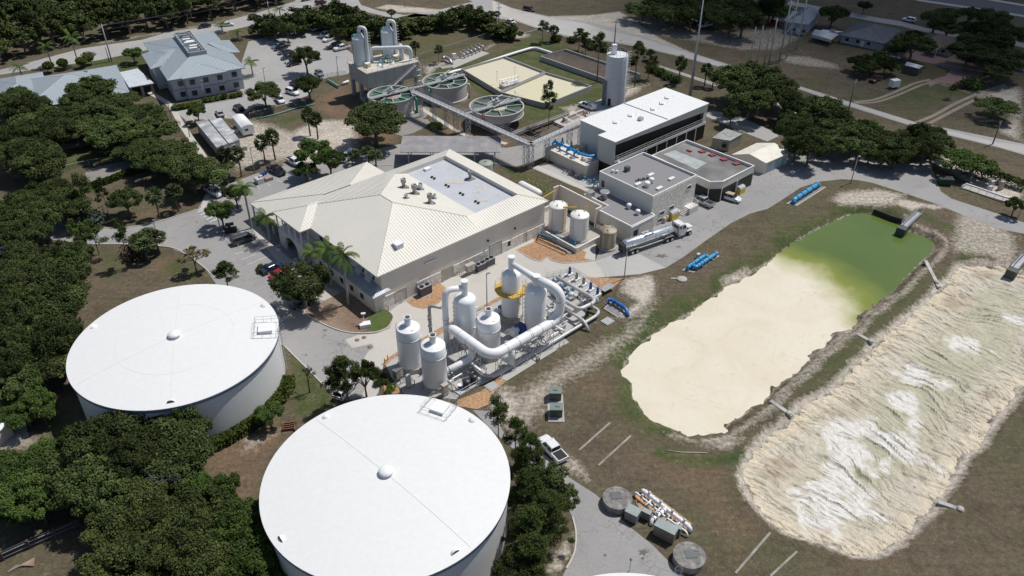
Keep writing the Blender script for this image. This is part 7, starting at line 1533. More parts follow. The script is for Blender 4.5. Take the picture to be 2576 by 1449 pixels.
cars=[
('pickup',Z(0,1,2160,505),Z(0,1,2230,545),PW_,'white pickup parked by the ladder at the near-left corner of the car park',None,False),
('pickup',Z(1,1,210,290),Z(1,1,290,330),PB,'black pickup beside the stacked pallets in the car park behind the building',None,False),
('pickup',Z(1,1,395,205),Z(1,1,450,235),PW_,'white pickup half hidden by the tree, next to the black pickup',None,False),
('pickup',Z(1,1,925,150),Z(1,1,880,185),PW_,'white camper-topped pickup near the three small palms behind the building',None,True),
('van',Z(0,1,2455,985),Z(0,1,2560,950),PG,'dark minivan in the accessible bay before the entrance',None,False),
('sedan',Z(1,1,165,1270),Z(1,1,230,1240),PN,'dark blue car beside the rock island in front of the building',None,False),
('sedan',Z(1,1,240,1330),Z(1,1,300,1290),PR,'red car under the tree in front of the building',None,False),
('sedan',Z(1,2,470,180),Z(1,2,530,160),PB,'black car in the shade below the oak, at the corner by the big tank',None,False),
('suv',Z(1,2,900,1055),Z(1,2,930,1020),PW_,'white utility vehicle behind the thin pines by the nearest tank',None,False),
('pickup',Z(2,3,405,205),Z(2,3,300,90),PW_,'white pickup with gear in its open bed parked at the drive edge by the pines',None,False),
('pickup',Z(2,1,1915,600),Z(2,1,1830,560),PS,'silver pickup parked against the black-screened building',None,False),
('suv',Z(2,1,2200,565),Z(2,1,2265,585),PW_,'white off-roader with tan soft top beside the yellow locker',None,False),
('pickup',Z(2,0,755,1085),Z(2,0,690,1060),PW_,'white pickup with cargo cap parked beside the silo',None,True),
('suv',Z(1,0,610,303),Z(1,0,560,320),PW_,'white suv at the top corner of the office car park',None,False),
('suv',Z(1,0,695,368),Z(1,0,640,390),PW_,'white suv, second in the row under the car park tree',None,False),
('suv',Z(1,0,730,410),Z(1,0,680,430),PW_,'white suv, third in the row beside the car park tree',None,False),
('suv',Z(1,0,800,478),Z(1,0,750,492),PG,'dark suv in the shade between the tree and the white pickup',None,False),
('pickup',Z(1,0,865,500),Z(1,0,800,515),PW_,'white extended-cab pickup at the end of the car park row by the grass',None,False),
('sedan',Z(1,0,225,478),Z(1,0,170,492),PBG,'blue-grey car at the far end of the left car row',None,False),
('sedan',Z(1,0,250,500),Z(1,0,195,512),PB,'black car, second from the far end of the left row',None,False),
('sedan',Z(1,0,290,540),Z(1,0,230,552),PG,'charcoal car, third from the far end of the left row',None,False),
('sedan',Z(1,0,320,590),Z(1,0,260,606),PN,'navy car, fourth from the far end of the left row',None,False),
('sedan',Z(1,0,365,628),Z(1,0,310,640),PS,'silver car half under the double tree in the car park',None,False),
('suv',Z(1,0,385,655),Z(1,0,330,668),PB,'black suv under the double tree in the car park',None,False),
('sedan',Z(1,0,590,605),Z(1,0,625,598),PS,'silver car just behind the double tree in the car park',None,False),
('sedan',Z(1,0,640,750),Z(1,0,670,780),PBG,'dark blue-grey hatchback nose-in at the fence by the green pipeline',None,False),
('suv',Z(1,0,405,862),Z(1,0,370,850),PB,'black suv beside the tree on the lower car park edge',None,False),
('suv',Z(1,0,372,945),Z(1,0,430,965),PW_,'white suv nearest the lower car park tree',None,False),
('suv',Z(1,0,245,1025),Z(1,0,270,1055),PW_,'white suv tail hidden by the round tree near the lower fence',None,False),
('sedan',Z(0,0,2215,1160),Z(0,0,2190,1120),PS,'silver hatchback parked just above the long grey trailer',None,False),
('suv',Z(0,0,2405,1110),Z(0,0,2370,1080),PB,'black off-roader in the shade above the white trailer',None,False),
('sedan',Z(0,0,895,565),Z(0,0,960,550),PT,'silver-brown car driving on the country road by the round shrubs',None,False),
('sedan',Z(0,0,2060,278),Z(0,0,1990,290),PN,'dark blue car on the country road above the office roof',None,False),
('sedan',Z(0,0,2290,262),Z(0,0,2330,258),PW_,'white car behind the palms on the country road',None,False),
('suv',Z(0,0,2570,192),Z(0,0,2610,185),PB,'black car on the country road farther up from the office',None,False),
('suv',Z(1,0,655,40),Z(1,0,710,28),PM,'dark vehicle turning at the junction beyond the hedge',None,False),
('suv',Z(2,0,172,108),Z(2,0,230,120),PM,'maroon suv on the dark verge beside the pale gravel road',None,False),
('pickup',Z(2,0,1940,272),Z(2,0,1880,285),PW_,'white pickup on the dirt under the far trees left of the lattice towers',None,False),
('sedan',Z(2,0,1810,235),Z(2,0,1860,228),PB,'black car in the shadow next to the far white pickup',None,False),
('sedan',Z(2,0,2470,232),Z(2,0,2440,220),PW_,'white car tail poking out of the trees by the far barn',None,False),
('suv',Z(3,0,1415,218),Z(3,0,1350,205),PW_,'white suv on the side road beyond the houses',None,False),
('sedan',Z(3,0,1258,580),Z(3,0,1320,598),PW_,'white car on the red paver drive',None,False),
('pickup',Z(3,0,1080,815),Z(3,0,1030,840),PM,'dark maroon pickup with a blue tarp in its bed on the field',None,False),
('pickup',Z(3,0,55,245),Z(3,0,110,225),PR,'red pickup under the barn lean-to',None,False),
('sedan',(8,635),(-20,650),PW_,'white car cut by the left edge under the trees',None,False),
('suv',(1998/1 -1990+4,1072-420),(30,640),PS,'silver car roof glimpsed through the trees at the left edge',None,False),
('sedan',Z(1,0,512,3),Z(1,0,560,-8),PB,'black car at the road junction at the top edge',None,False),
('suv',Z(3,0,2270,755),Z(3,0,2300,780),PG,'dark suv under the bushes near the far right house',None,False),
('sedan',Z(2,0,-10,235),Z(2,0,30,250),PW_,'white car end by the gravel road beyond the hedge',None,False),
]
for k_,p_,h_,pm_,lb_,g_,c_ in cars:
    if 'silver car roof glimpsed' in lb_: continue
    o=car(k_,p_,h_,pm_,lb_,g_,c_,roofcol=M('tan_soft_top',(.42,.32,.22),.8) if 'tan soft top' in lb_ else None)
# golf cart like utility buggy
q=G(*Z(0,1,2325,885),0); t=thing('utility_cart','black utility cart in the hatched bay beside the entrance island','cart',(*q,0)); 
m=MB(); m.box(q[0],q[1],.35,.85,2.6,1.4,.35); m.box(q[0]-.2,q[1],.85,1.15,.7,1.2,.35); m.build('body',BLK,t); m=MB(); m.box(q[0],q[1],1.85,1.93,1.7,1.35,.35)
for i in (-1,1):
    for j in (-1,1): p=off(off(q,.35,i*.75),.35+1.57,j*.6); m.bar((*p,.8),(*p,1.86),.035)
m.build('roof_frame',BLK,t)
for i in (-1,1):
    for j in (-1,1): p=off(off(q,.35,i*.85),.35+1.57,j*.65); mm=MB(); mm.tube([(*off(p,.35+1.57,-.1),.3),(*off(p,.35+1.57,.1),.3)],.3,12); mm.build('wheel',TYRE,t)
# ---- tanker truck ----
r0=G(*Z(2,1,1210,1118),0); f0=G(*Z(2,1,1785,920),0); ta=ang(r0,f0)+.0; mid_=off(r0,ta+math.pi/2,1.15)
t=thing('tanker_truck','white tractor with a long polished silver tank trailer parked outside the block building','truck',(mid_[0],mid_[1],.05)); t.rotation_euler=(0,0,ta); WBT=dist(r0,f0)
CHR=M('polished_tank_steel',(.85,.86,.88),.26,.85,var=.03,fine=.01); ALU=M('aluminium_trim',(.60,.60,.61),.3,.8)
def bl(m,name,mt,parent=t): o=m.build(name,mt,None); o.parent=parent; o.location=(0,0,0); ORG[o.name]=(0,0,0); return o
# local x: 0 at rear axle(first), WBT at steer axle
Lx=WBT; ts=-1.6; te=Lx-4.3
m=MB(); m.tube([(ts,0,2.35),(ts+.15,0,2.35),(ts+.35,0,2.35),(te-.35,0,2.35),(te-.15,0,2.35),(te,0,2.35)],[.4,.82,.95,.95,.82,.4],28); tk=bl(m,'tank_barrel',CHR)
for x in (ts+1.6,ts+5,te-5,te-1.6): m=MB(); m.tube([(x-.05,0,2.35),(x+.05,0,2.35)],.985,28); bl(m,'band_ring',ALU,tk)
m=MB(); xc=(ts+te)/2-.3
for a_,b_ in (((xc-1.1,-.65),(xc+1.1,-.65)),((xc+1.1,-.65),(xc+1.1,.65)),((xc+1.1,.65),(xc-1.1,.65)),((xc-1.1,.65),(xc-1.1,-.65))): m.box((a_[0]+b_[0])/2,(a_[1]+b_[1])/2,3.12,3.45,abs(a_[0]-b_[0])+.08,abs(a_[1]-b_[1])+.08)
m.lathe([(.3,3.2),(.3,3.5),(.02,3.55)],xc,0,n=14); bl(m,'manhole_box',GREYP,tk)
m=MB(); m.box((ts+te)/2,0,1.15,1.32,te-ts-1,1.0); m.box((ts+te)/2,-1.0,.95,1.1,te-ts-6,.28); m.box((ts+te)/2,1.0,.95,1.1,te-ts-6,.28); bl(m,'trailer_chassis',GREYP)
m=MB(); m.box(ts-.35,0,.8,2.6,.7,1.5); m.tube([(ts-.7,-.3,1.2),(ts-1.2,-.3,1.0)],.12,10); bl(m,'pump_cabinet',BLK)
def fender(x0,x1,zc,r):
    for sg in (-1,1):
        m=MB(); n=6; P=[]
        pts=[(x0-r,.75)]+[(x0-r*math.cos(math.pi/2*k/n)*1,zc+ (r-.0)*math.sin(math.pi/2*k/n)*.55) for k in range(1,n+1)]+[(x1+r*math.sin(math.pi/2*k/n),zc+r*.55*math.cos(math.pi/2*k/n)) for k in range(n+1)]
        for x,z in pts: P+=[(x,sg*1.27,z),(x,sg*.72,z)]
        m.add(P,[(2*i,2*i+2,2*i+3,2*i+1) for i in range(len(pts)-1)]); bl(m,'mudguard',ALU)
fender(0,1.25,.98,.62); fender(Lx-6.2,Lx-4.95,.98,.62)
for x in (0,1.25,Lx-6.2,Lx-4.95,Lx):
    for sg in (-1,1):
        m=MB(); y=sg*1.0; m.tube([(x,y-.25,.52),(x,y+.25,.52)],.52,20); wh=bl(m,'wheel',TYRE); m=MB(); yy=y+sg*.26; m.tube([(x,yy-.02,.52),(x,yy+.02,.52)],.3,14); bl(m,'rim',ALU,wh)
m=MB(); m.box(Lx-2.7,0,.8,1.05,7.4,.9); bl(m,'tractor_chassis',M('dark_chassis',(.05,.05,.05),.6))
# cab: bonnet + sleeper cab
m=MB()
def cabsec(secs):
    P=[]
    for x,w_,z0_,z1_ in secs: P+=[(x,-w_,z0_),(x,-w_,z1_-.15),(x,-w_+.15,z1_),(x,w_-.15,z1_),(x,w_,z1_-.15),(x,w_,z0_)]
    n=6; m.add(P,[(i*n+k,i*n+(k+1)%n,(i+1)*n+(k+1)%n,(i+1)*n+k) for i in range(len(secs)-1) for k in range(n)]+[tuple(range(n)),tuple(range((len(secs)-1)*n,len(secs)*n))[::-1]])
cabsec([(Lx-3.2,1.12,1.0,3.35),(Lx-1.9,1.15,1.0,3.35),(Lx-1.5,1.12,1.0,3.2),(Lx-.95,1.08,1.0,2.25)]); cabsec([(Lx-.98,1.05,.95,2.2),(Lx+.9,.85,.85,1.85),(Lx+1.1,.75,.7,1.6)]); cb_=bl(m,'cab',PW_)
m=MB()
for sg in (-1,1):
    m.box(Lx+.0,sg*1.02,1.05,1.25,1.5,.35)
bl(m,'wheel_arch',PW_) if False else None
for sg in (-1,1):
    m=MB(); m.box(Lx-.05,sg*1.0,1.08,1.3,1.5,.42); bl(m,'front_fender',PW_)
    m=MB(); m.box(Lx-1.75,sg*1.14,2.15,2.85,.8,.06); bl(m,'side_window',CGL,cb_); m=MB(); m.box(Lx-2.75,sg*1.125,2.3,2.85,.5,.05); bl(m,'sleeper_window',CGL,cb_)
    m=MB(); m.bar((Lx-1.2,sg*1.15,2.3),(Lx-1.1,sg*1.45,2.3),.03); m.box(Lx-1.1,sg*1.45,1.9,2.5,.08,.22); bl(m,'mirror',ALU,cb_)
    m=MB(); m.bar((Lx-3.35,sg*1.0,1.0),(Lx-3.35,sg*1.0,3.7),.09,8); bl(m,'exhaust_pipe',STK)
    m=MB(); m.tube([(Lx-3.2,sg*1.0,.75),(Lx-1.4,sg*1.0,.75)],.33,14); bl(m,'fuel_tank',ALU)
    m=MB(); m.box(Lx+1.0,sg*.7,1.0,1.25,.12,.3); bl(m,'headlight',HL)
m=MB(); m.hexa([(Lx-1.52,-.95,2.35),(Lx-.93,-.95,2.27),(Lx-.93,.95,2.27),(Lx-1.52,.95,2.35)],[(Lx-1.50,-.95,3.0),(Lx-1.42,-.95,3.02),(Lx-1.42,.95,3.02),(Lx-1.50,.95,3.0)]); bl(m,'windscreen',CGL,cb_)
m=MB(); m.box(Lx-3.23,0,2.2,2.9,.05,1.4); bl(m,'rear_window',CGL,cb_)
# hose from truck
pts=smooth_path([G(*Z(2,1,*p)) for p in ((1110,1080),(1050,1110),(1010,1130),(1030,1150),(1068,1165))],5); m=MB(); m.tube([(*p,.12) for p in pts],.07,8); o=m.build('hose',BLK); tag(o,'dark hose lying on the road behind the tanker truck','hose')
# ================= POLES, PIPES, FENCES, SMALL THINGS =================
def pole(name,label,base,top,r=.14,mt=None,cross=(),grp=None,cat='pole',r2=None,n=8):
    b_=G(*base); z=Zat(*top,*b_); t=thing(name,label,cat,(*b_,0),grp); m=MB(); m.bar((*b_,0),(*b_,z),r,n,r2 or r*.7); m.build('shaft',mt or GREYP,t)
    for dz,l,a_ in cross: m=MB(); m.box(b_[0],b_[1],z-dz-.08,z-dz+.08,l,.12,a_); m.build('crossarm',mt or GREYP,t)
    return t,b_,z
WOOD=M('weathered_pole_wood',(.20,.18,.16),.9); GP_=M('grey_concrete_pole',(.36,.36,.35),.8)
t,pl1,z1=pole('utility_pole','leaning utility pole on the grass verge left of the office',Z(0,0,1125,620),Z(0,0,1033,240),.2,GP_,[(.5,2.4,.9)])
t,_,_=pole('utility_pole','short utility pole stub beside the verge pole left of the office',Z(0,0,1100,620),Z(0,0,1062,475),.15,WOOD)
t,pl2,z2=pole('utility_pole','utility pole at the left end of the far hedge by the car park',Z(1,0,148,225),Z(1,0,128,10),.2,GP_,[(.6,2.6,.4)])
t,pl3,z3=pole('utility_pole','utility pole with transformer rising from the hedge corner by the gravel road',Z(1,0,2445,310),Z(1,0,2440,20),.2,GP_,[(.6,2.6,.4),(2.0,2.0,.4)])
t,pl4,z4=pole('utility_pole','dark utility pole standing right behind the silo',Z(2,0,1030,440),Z(2,0,1038,198),.2,WOOD,[(.8,2.0,0)])
t,pl5,z5=pole('utility_pole','dark utility pole beside the gravel road right of the big oaks',Z(3,0,795,1160),Z(3,0,885,800),.2,WOOD,[(.5,2.4,.9)])
t,pl6,z6=pole('utility_pole','dark utility pole at the right edge between road and lime field',Z(3,0,2260,1450),Z(3,0,2345,1215),.2,WOOD,[(.5,2.4,.9)])
t,_,_=pole('street_lamp','slim lamp post in the roundabout verge at the top edge',Z(1,0,1498,75),Z(1,0,1495,-30),.1,WOOD)
t,_,_=pole('radio_mast','tall tapering pale steel mast standing behind the white-roofed building',(1735.5,243),(1767,-10),.42,M('mast_pale_blue_steel',(.38,.43,.49),.45,.3),cat='mast',r2=.10)
mb_=G(1735.5,243)
for dx in (-.6,.6):
    m=MB(); m.bar((mb_[0]+dx,mb_[1],0),(mb_[0]+dx*.4,mb_[1],16),.05); o=m.build('mast_cable',GREYP,t)
for i,(bx,by,tx,ty) in enumerate(((110,630,250,-60),(180,590,310,-60),(285,500,400,-60),(5,650,40,180))):
    t,_,_=pole('transmission_pole',['leftmost tall leg of the lattice pair in front of the barn','second tall leg of the lattice pair in front of the barn','stout grey transmission pole right of the lattice pair','short grey pole just left of the lattice pair'][i],Z(3,0,bx,by),Z(3,0,tx,ty),.25,GP_,r2=.2)
A_1,A_2=G(*Z(3,0,110,630)),G(*Z(3,0,180,590)); m=MB()
for k in range(14): z=2+k*2.3; p,q=((*A_1,z),(*A_2,z+2.3)) if k%2 else ((*A_2,z),(*A_1,z+2.3)); m.bar(p,q,.06)
o=m.build('lattice_bracing',GP_); tag(o,'cross bracing between the two tall legs in front of the barn','bracing')
for i,(bx,by,tx,ty) in enumerate(((2385,660,2440,270),(2455,670,2510,260),(2535,650,2580,300))):
    pole('transmission_pole',['tall thin grey pole left of three in the dark field','tall thin grey pole middle of three in the dark field','tall thin grey pole right of three in the dark field'][i],Z(2,0,bx,by),Z(2,0,tx,ty),.2,GP_,[(2,3.0,.3)],'three tall grey poles in the dark field')
def wire(a_,b_,sag=1.0,r=.02):
    a_,b_=Vector(a_),Vector(b_); P=[a_.lerp(b_,k/12)-Vector((0,0,4*sag*(k/12)*(1-k/12))) for k in range(13)]; m=MB(); m.tube(P,r,4,False); return m
WM=M('cable_grey',(.22,.22,.23),.5)
sets=[((*pl1,z1-.5),(*G(-60,205,8.5),8.5)),((*pl1,z1-.5),(*G(655,-20,9),9)),((*pl2,z2-.6),(*G(1200,-30,9),9)),((*pl5,z5-.5),(*pl6,z6-.5)),((*pl5,z5-.5),(*G(1990,190),9))]
for i,(a_,b_) in enumerate(sets):
    m=MB()
    for dz,dy in ((0,0),(0,.9),(-1.3,0)): mm=wire((a_[0],a_[1]+dy,a_[2]+dz),(b_[0],b_[1]+dy,b_[2]+dz)); m.add(mm.v,mm.f)
    o=m.build('power_line',WM); tag(o,'thin overhead power lines strung '+('from the verge pole toward the left edge','from the verge pole over the wood','beyond the far hedge','between the two dark poles on the right','from the dark pole toward the far left')[i],'power line','overhead power lines')
tw=G(*Z(3,0,200,-40),22)
for i,(x0,y0,x1,y1) in enumerate(((1935,150,2576,290),(1960,60,2600,200),(2080,10,2650,120),(1980,30,2600,160))):
    a_=G(x0,y0,11); b_=G(x1,y1,11); mm=wire((*a_,11),(*b_,11),1.5,.025); o=mm.build('power_line',WM); tag(o,'long transmission wire crossing above the dark houses','power line','transmission wires over the dark houses')
# light poles
for bx,by,tx,ty,lb in ((1570,702,1578,622,'grey lamp pole at the mulch edge beside the tanker truck'),(2140,461,2158,394,'grey lamp pole on the grass edge near the far bend of the road'),(2558,553,2580,500,'grey lamp pole near the right edge above the drained lagoon'),
    (394,588,385,554,'short lamp pole on the lawn edge of the left drive'),(1225,775,1225,688,'grey lamp pole in front of the arched-duct tower'),(555,580,541,505,'lamp pole on the island by the entrance'),(432,300,422,258,'lamp pole beside the office footpath'),(478,345,466,318,'short lamp pole by the footpath near the grey trailer'),
    (699,585 if False else 595,688,554,'lamp pole by the entrance arch'),(641,435,630,372,'lamp pole behind the parked black pickup'),(851,190,847,143,'lamp pole at the fence corner of the office car park'),(515,250,506,203,'lamp pole before the office wall'),(668,212,662,172,'lamp pole on the small car park island'),(1583,1437,1583,1417,'short ball-topped bollard lamp at the bottom drive'),(1158,1015,1157,996,'small ball-topped bollard in the mulch by the domed tank'),
    (1790/1,0,0,0,None)):
    if lb is None: continue
    if 'ball' in lb:
        b_=G(bx,by); t=thing('bollard_lamp',lb,'lamp',(*b_,0)); m=MB(); m.bar((*b_,0),(*b_,1.5 if bx<1300 else 2.2),.05,6); m.build('post',GREYP,t); zt=1.5 if bx<1300 else 2.2; m=MB(); m.lathe([(.02,zt),(.18,zt+.15),(.18,zt+.3),(.02,zt+.45)],*b_,n=12); m.build('head',STK,t); continue
    t,b_,z=pole('lamp_pole',lb,(bx,by),(tx,ty),.12,GP_,(),'grey lamp poles',cat='lamp pole')
    m=MB(); m.box(b_[0]+.3,b_[1],z,z+.14,.7,.35,.4); m.build('lamp_head',STK,t)
# ---- big blue pipes along the road ----
def bluepipe(label,padpx,runs,mt,r,z,flg,name='blue_pipe_assembly'):
    P=[G(*p) for p in padpx]; t=thing(name,label,'pipework',(*P[0],0)); m=MB(); m.prism(P,-.02,.14); m.build('pad',CONCP,t); inn=grow(P,-.35); m=MB(); m.sheet(inn,.145); m.build('gravel_fill',M('grey_gravel_fill',(.20,.20,.20),.9,var=.2,fine=.2),t)
    for run in runs:
        Q_=[Vector((*G(p[0],p[1],p[2] if len(p)>2 else z),p[2] if len(p)>2 else z)) for p in run]; F_=fillet(Q_,r*2.0,6); m=MB(); m.tube(F_,r,18); pp=m.build('pipe',mt,t)
        a_,b_=Q_[1],Q_[-2]; d=(b_-a_); 
        for f_ in flg: q=a_+d*f_; u=d.normalized(); m=MB(); m.tube([q-u*.07,q+u*.07],r*1.25,18); m.build('flange',mt,pp)
        for f_ in (.25,.75): q=a_+d*f_; m=MB(); m.box(q.x,q.y,.14,z-r*.5,.4,.9,ang(a_,b_)); m.build('support',STK,t)
    return t
z4=lambda x,y: Z(3,1,x,y)
bluepipe('fat light blue pipe with flanges on a pad at the outside of the road bend',[z4(180,605),z4(290,628),z4(585,440),z4(500,425)],[[z4(255,600)+(.2,),z4(262,560),z4(500,405),z4(512,418)+(.2,)]],LBLUE,.55,1.0,(.1,.3,.5,.72,.95))
t=bluepipe('pair of light blue parallel pipes on a pad beside the road near the tanker truck',[Z(2,1,1705,1275),Z(2,1,1825,1300),Z(2,1,2090,1132),Z(2,1,2020,1110)],[[Z(2,1,1765,1265)+(.2,),Z(2,1,1775,1235),Z(2,1,1945,1120),Z(2,1,1975,1140)],[Z(2,1,1820,1225),Z(2,1,1850,1240),Z(2,1,2050,1105),Z(2,1,2066,1098)]],LBLUE,.40,.85,(.08,.22,.35,.6,.95))
m=MB(); q=G(*Z(2,1,1870,1150)); m.box(q[0],q[1],0,1.1,.8,.6,UA); o=m.build('control_box',GREYP); tag(o,'small grey control box beside the pair of light blue pipes','box')
bluepipe('dark blue valve pipe on a railed pad above the dirt track',[Z(2,2,920,215),Z(2,2,1060,305),Z(2,2,1120,270),Z(2,2,990,140)],[[Z(2,2,955,150)+(.2,),Z(2,2,965,115),Z(2,2,1020,125),Z(2,2,1150,210),Z(2,2,1165,285)+(.1,)]],M('mid_blue_pipe',(.02,.14,.42),.35),.36,.9,(.3,.55,.8))
m=MB()
for a_,b_ in (((920,200),(1060,290)),((1045,100),(1190,190)),((920,200),(980,155))): railing(m,[(*G(*Z(2,2,*a_)),.15),(*G(*Z(2,2,*b_)),.15)],h=1.0,r=.035)
o=m.build('pipe_guard_rail',GREYP); tag(o,'grey guard rail round the dark blue valve pipe','railing')
m=MB(); q=G(*Z(2,1,1710,1365)); m.lathe([(1.0,0),(1.0,.22),(.95,.26),(.05,.28)],*q,n=30); m.box(q[0]-1.5,q[1]+.3,0,.1,1.2,.4,-.1); o=m.build('manhole_cover',CONCP); tag(o,'round raised grey manhole on the grass below the light blue pipes','manhole')
# round concrete wells and white valve manifold at lower right
for x,y,r,lb,hx,hy in ((1060,670,2.0,'round grey concrete well with a square dark hatch, left of the white manifold',-.15,.35),(1785,1245,2.05,'round grey concrete well with a dark double hatch, right of the white manifold',.2,.1)):
    q=G(*Z(2,3,x,y),1.2); t=thing('concrete_well',lb,'well',(*q,0),'round concrete wells'); m=MB(); m.lathe([(r,0),(r,1.12),(r+.07,1.14),(r+.07,1.3),(r-.05,1.34),(.05,1.36)],*q,n=48); m.build('well_ring',M('mottled_grey_concrete',(.16,.155,.15),.9,var=.25,scale=1.2,fine=.1,tint=(.25,.24,.225)),t,auto=40)
    m=MB(); m.box(q[0]+hx,q[1]+hy,1.36,1.44,1.5,1.25,.1); m.build('hatch',M('dark_grey_hatch',(.10,.11,.12),.6),t)
    m=MB(); m.bar((q[0]+hx+.5,q[1]+hy+.4,1.5),(q[0]+hx+1.3,q[1]+hy+.6,2.0),.04); m.build('crane_arm',GREYP,t)
t=thing('valve_manifold','white valve manifold of parallel pipes on a rust-stained pad between the concrete wells','manifold',(*G(*Z(2,3,1500,800)),0))
y4=lambda x,y:Z(2,3,x,y)
P=[G(*y4(*p)) for p in ((1235,640),(1380,600),(1810,930),(1740,1010),(1560,960),(1350,870),(1250,730))]; m=MB(); m.prism(P,-.02,.12); m.build('pad',M('rust_stained_pad',(.30,.27,.24),.9,var=.3,scale=.8,tint=(.42,.22,.08)),t)
for run,r in (([(1310,600,.3),(1320,590,.9),(1790,960,.9),(1795,1000,.2)],.30),([(1235,640,.2),(1240,605,.8),(1560,870,.8),(1760,1010,.8),(1765,1060,.1)],.14),([(1400,940,.1),(1405,890,.7),(1540,780,.9)],.26)):
    Q_=[Vector((*G(*y4(x,y),z),z)) for x,y,z in run]; m=MB(); m.tube(fillet(Q_,.6,6),r,14); m.build('pipe',WHS,t)
    a_,b_=Q_[1],Q_[-2] if len(Q_)>3 else Q_[-1]; d=b_-a_; n_=12 if r<.2 or r>.28 else 4
    for k in range(n_):
        q=a_+d*((k+.6)/n_); u=d.normalized(); m=MB(); m.tube([q-u*.06,q+u*.06],r*1.4,12); m.build('flange',WHS,t)
        if k%3==1: m=MB(); m.lathe([(.16,q.z),(.16,q.z+r+.25),(.22,q.z+r+.3),(.02,q.z+r+.5)],q.x,q.y,n=12); m.build('valve_bonnet',WHS,t)
for k in range(4): a_=G(*y4(1400+k*95,690+k*75),.8); b_=G(*y4(1340+k*95,745+k*75),.7); m=MB(); m.tube([(*a_,.85),(*b_,.7)],.12,8); m.build('cross_pipe',WHS,t)
gcab=M('grey_green_cabinet',(.16,.185,.185),.5,var=.1); 
for x,y,L_,W_,h_,lb in ((1215,830,1.8,1.5,1.7,'grey-green electrical cabinet at the left end of the white manifold'),(1355,830,1.2,.7,1.5,'slim grey cabinet beside the orange-stained pad'),(1545,1010,2.9,1.5,2.1,'long brownish steel cabinet casting a dark shadow on the drive edge'),(1665,1000,.9,.5,1.8,'narrow grey cabinet at the right end of the white manifold')):
    cabinet('electrical_cabinet',0,0,lb,'cabinet',L_,W_,.12,h_,gcab if 'brown' not in lb else M('brownish_steel',(.20,.18,.17),.45,.3),a=UA-math.pi/2+.25,pos=G(*y4(x,y),.9),cap=M('pale_cabinet_top',(.27,.31,.31),.4))
# white pipe assembly right
t=thing('white_pipe_assembly','white pipe bridge on thin stands over a pale slab at the right road side','pipework',(*G(*z4(2200,470)),0)); P=[G(*z4(*p)) for p in ((1940,450),(2000,390),(2500,600),(2520,640),(2440,600))]; m=MB(); m.prism(P,0,.12); m.build('pad',CONCP,t)
m=MB(); m.tube(fillet([(*G(*z4(1935,450),.1),.1),(*G(*z4(1990,400),1.2),1.2),(*G(*z4(2400,540),1.2),1.2),(*G(*z4(2450,535),.9),.9)],.8),.22,12); m.build('pipe',WHS,t)
for k in range(5): q=G(*z4(2050+k*80,425+k*28),1.0); m=MB(); m.bar((*q,.1),(*q,1.1),.05); m.build('stand',GALV,t)
for x,y,h_,mt_ in ((2340,440,2.2,M('beige_cabinet',(.36,.31,.24),.6)),(2245,420,1.8,GREYP),(2235,450,1.2,GREYP)): q=G(*z4(x,y),.5); m=MB(); m.box(q[0],q[1],.12,h_,1.1,.7,.3); m.build('cabinet',mt_,t)
# green dumpster
q=G(*z4(1775,405)); t=thing('dumpster','dark green open dumpster beside the road gate','dumpster',(*q,0)); m=MB(); a_=-.1
def rr4(l,w_,z): return [(*off(off(q,a_,i*l/2),a_+1.57,j*w_/2),z) for i,j in ((-1,-1),(1,-1),(1,1),(-1,1))]
m.hexa(rr4(2.6,1.6,.15),rr4(3.2,2.0,1.7)); m.build('bin',M('dumpster_green',(.02,.06,.035),.5),t); m=MB(); m.add(rr4(2.9,1.7,1.71),[(0,1,2,3)]); m.build('opening',DARK,t)
for j in (-1,1): m=MB(); p=off(q,a_+1.57,j*1.02); m.box(p[0],p[1],.9,1.1,2.2,.12,a_); m.build('lift_sleeve',M('dumpster_green',(.02,.06,.035)),t)
# steel access gangways into the lagoons
def gang(label,a_,b_,z1,z2,wd=1.6):
    A,B_=G(*a_,z1),G(*b_,z2); t=thing('gangway',label,'gangway',(*A,0)); L1,R1=strip([A,B_],wd)
    m=MB(); m.hexa([(*R1[0],z1-.15),(*R1[1],z2-.15),(*L1[1],z2-.15),(*L1[0],z1-.15)],[(*R1[0],z1),(*R1[1],z2),(*L1[1],z2),(*L1[0],z1)]); m.build('deck',GALV,t)
    for e in (L1,R1,strip([A,B_],wd*.4)[0]): m=MB(); railing(m,[(*e[0],z1),(*e[1],z2)],h=1.0,sp=1.2,r=.04,rails=(.35,.7,1.0)); m.build('handrail',GALV,t)
    q=off(A,ang(B_,A),.8); m=MB(); m.box(q[0],q[1],-1.6,z1+.1,1.9,1.9,ang(A,B_)); m.build('head_box',M('black_box_steel',(.06,.07,.06),.6),t)
    for f_ in (.3,.7): p=lerp(A,B_,f_); m=MB(); m.bar((*p,-1.8),(*p,z1+(z2-z1)*f_),.08); m.build('support_pile',STK,t)
    return t
gang('galvanised gangway with many rails reaching over the green pond corner',z4(1370,830),z4(1520,690),.6,.5)
gang('galvanised gangway at the right edge above the drained lagoon',z4(2480,1250),z4(2600,1120),.6,.5)
p=[G(*z4(*q),0) for q in ((1065,660),(1150,690),(1250,730),(1400,775))]; m=MB(); kerb(m,p,.15,.35,-1.6); o=m.build('sheet_pile_wall',M('black_timber_wall',(.035,.033,.03),.9)); tag(o,'short black retaining wall at the head of the green pond','wall')
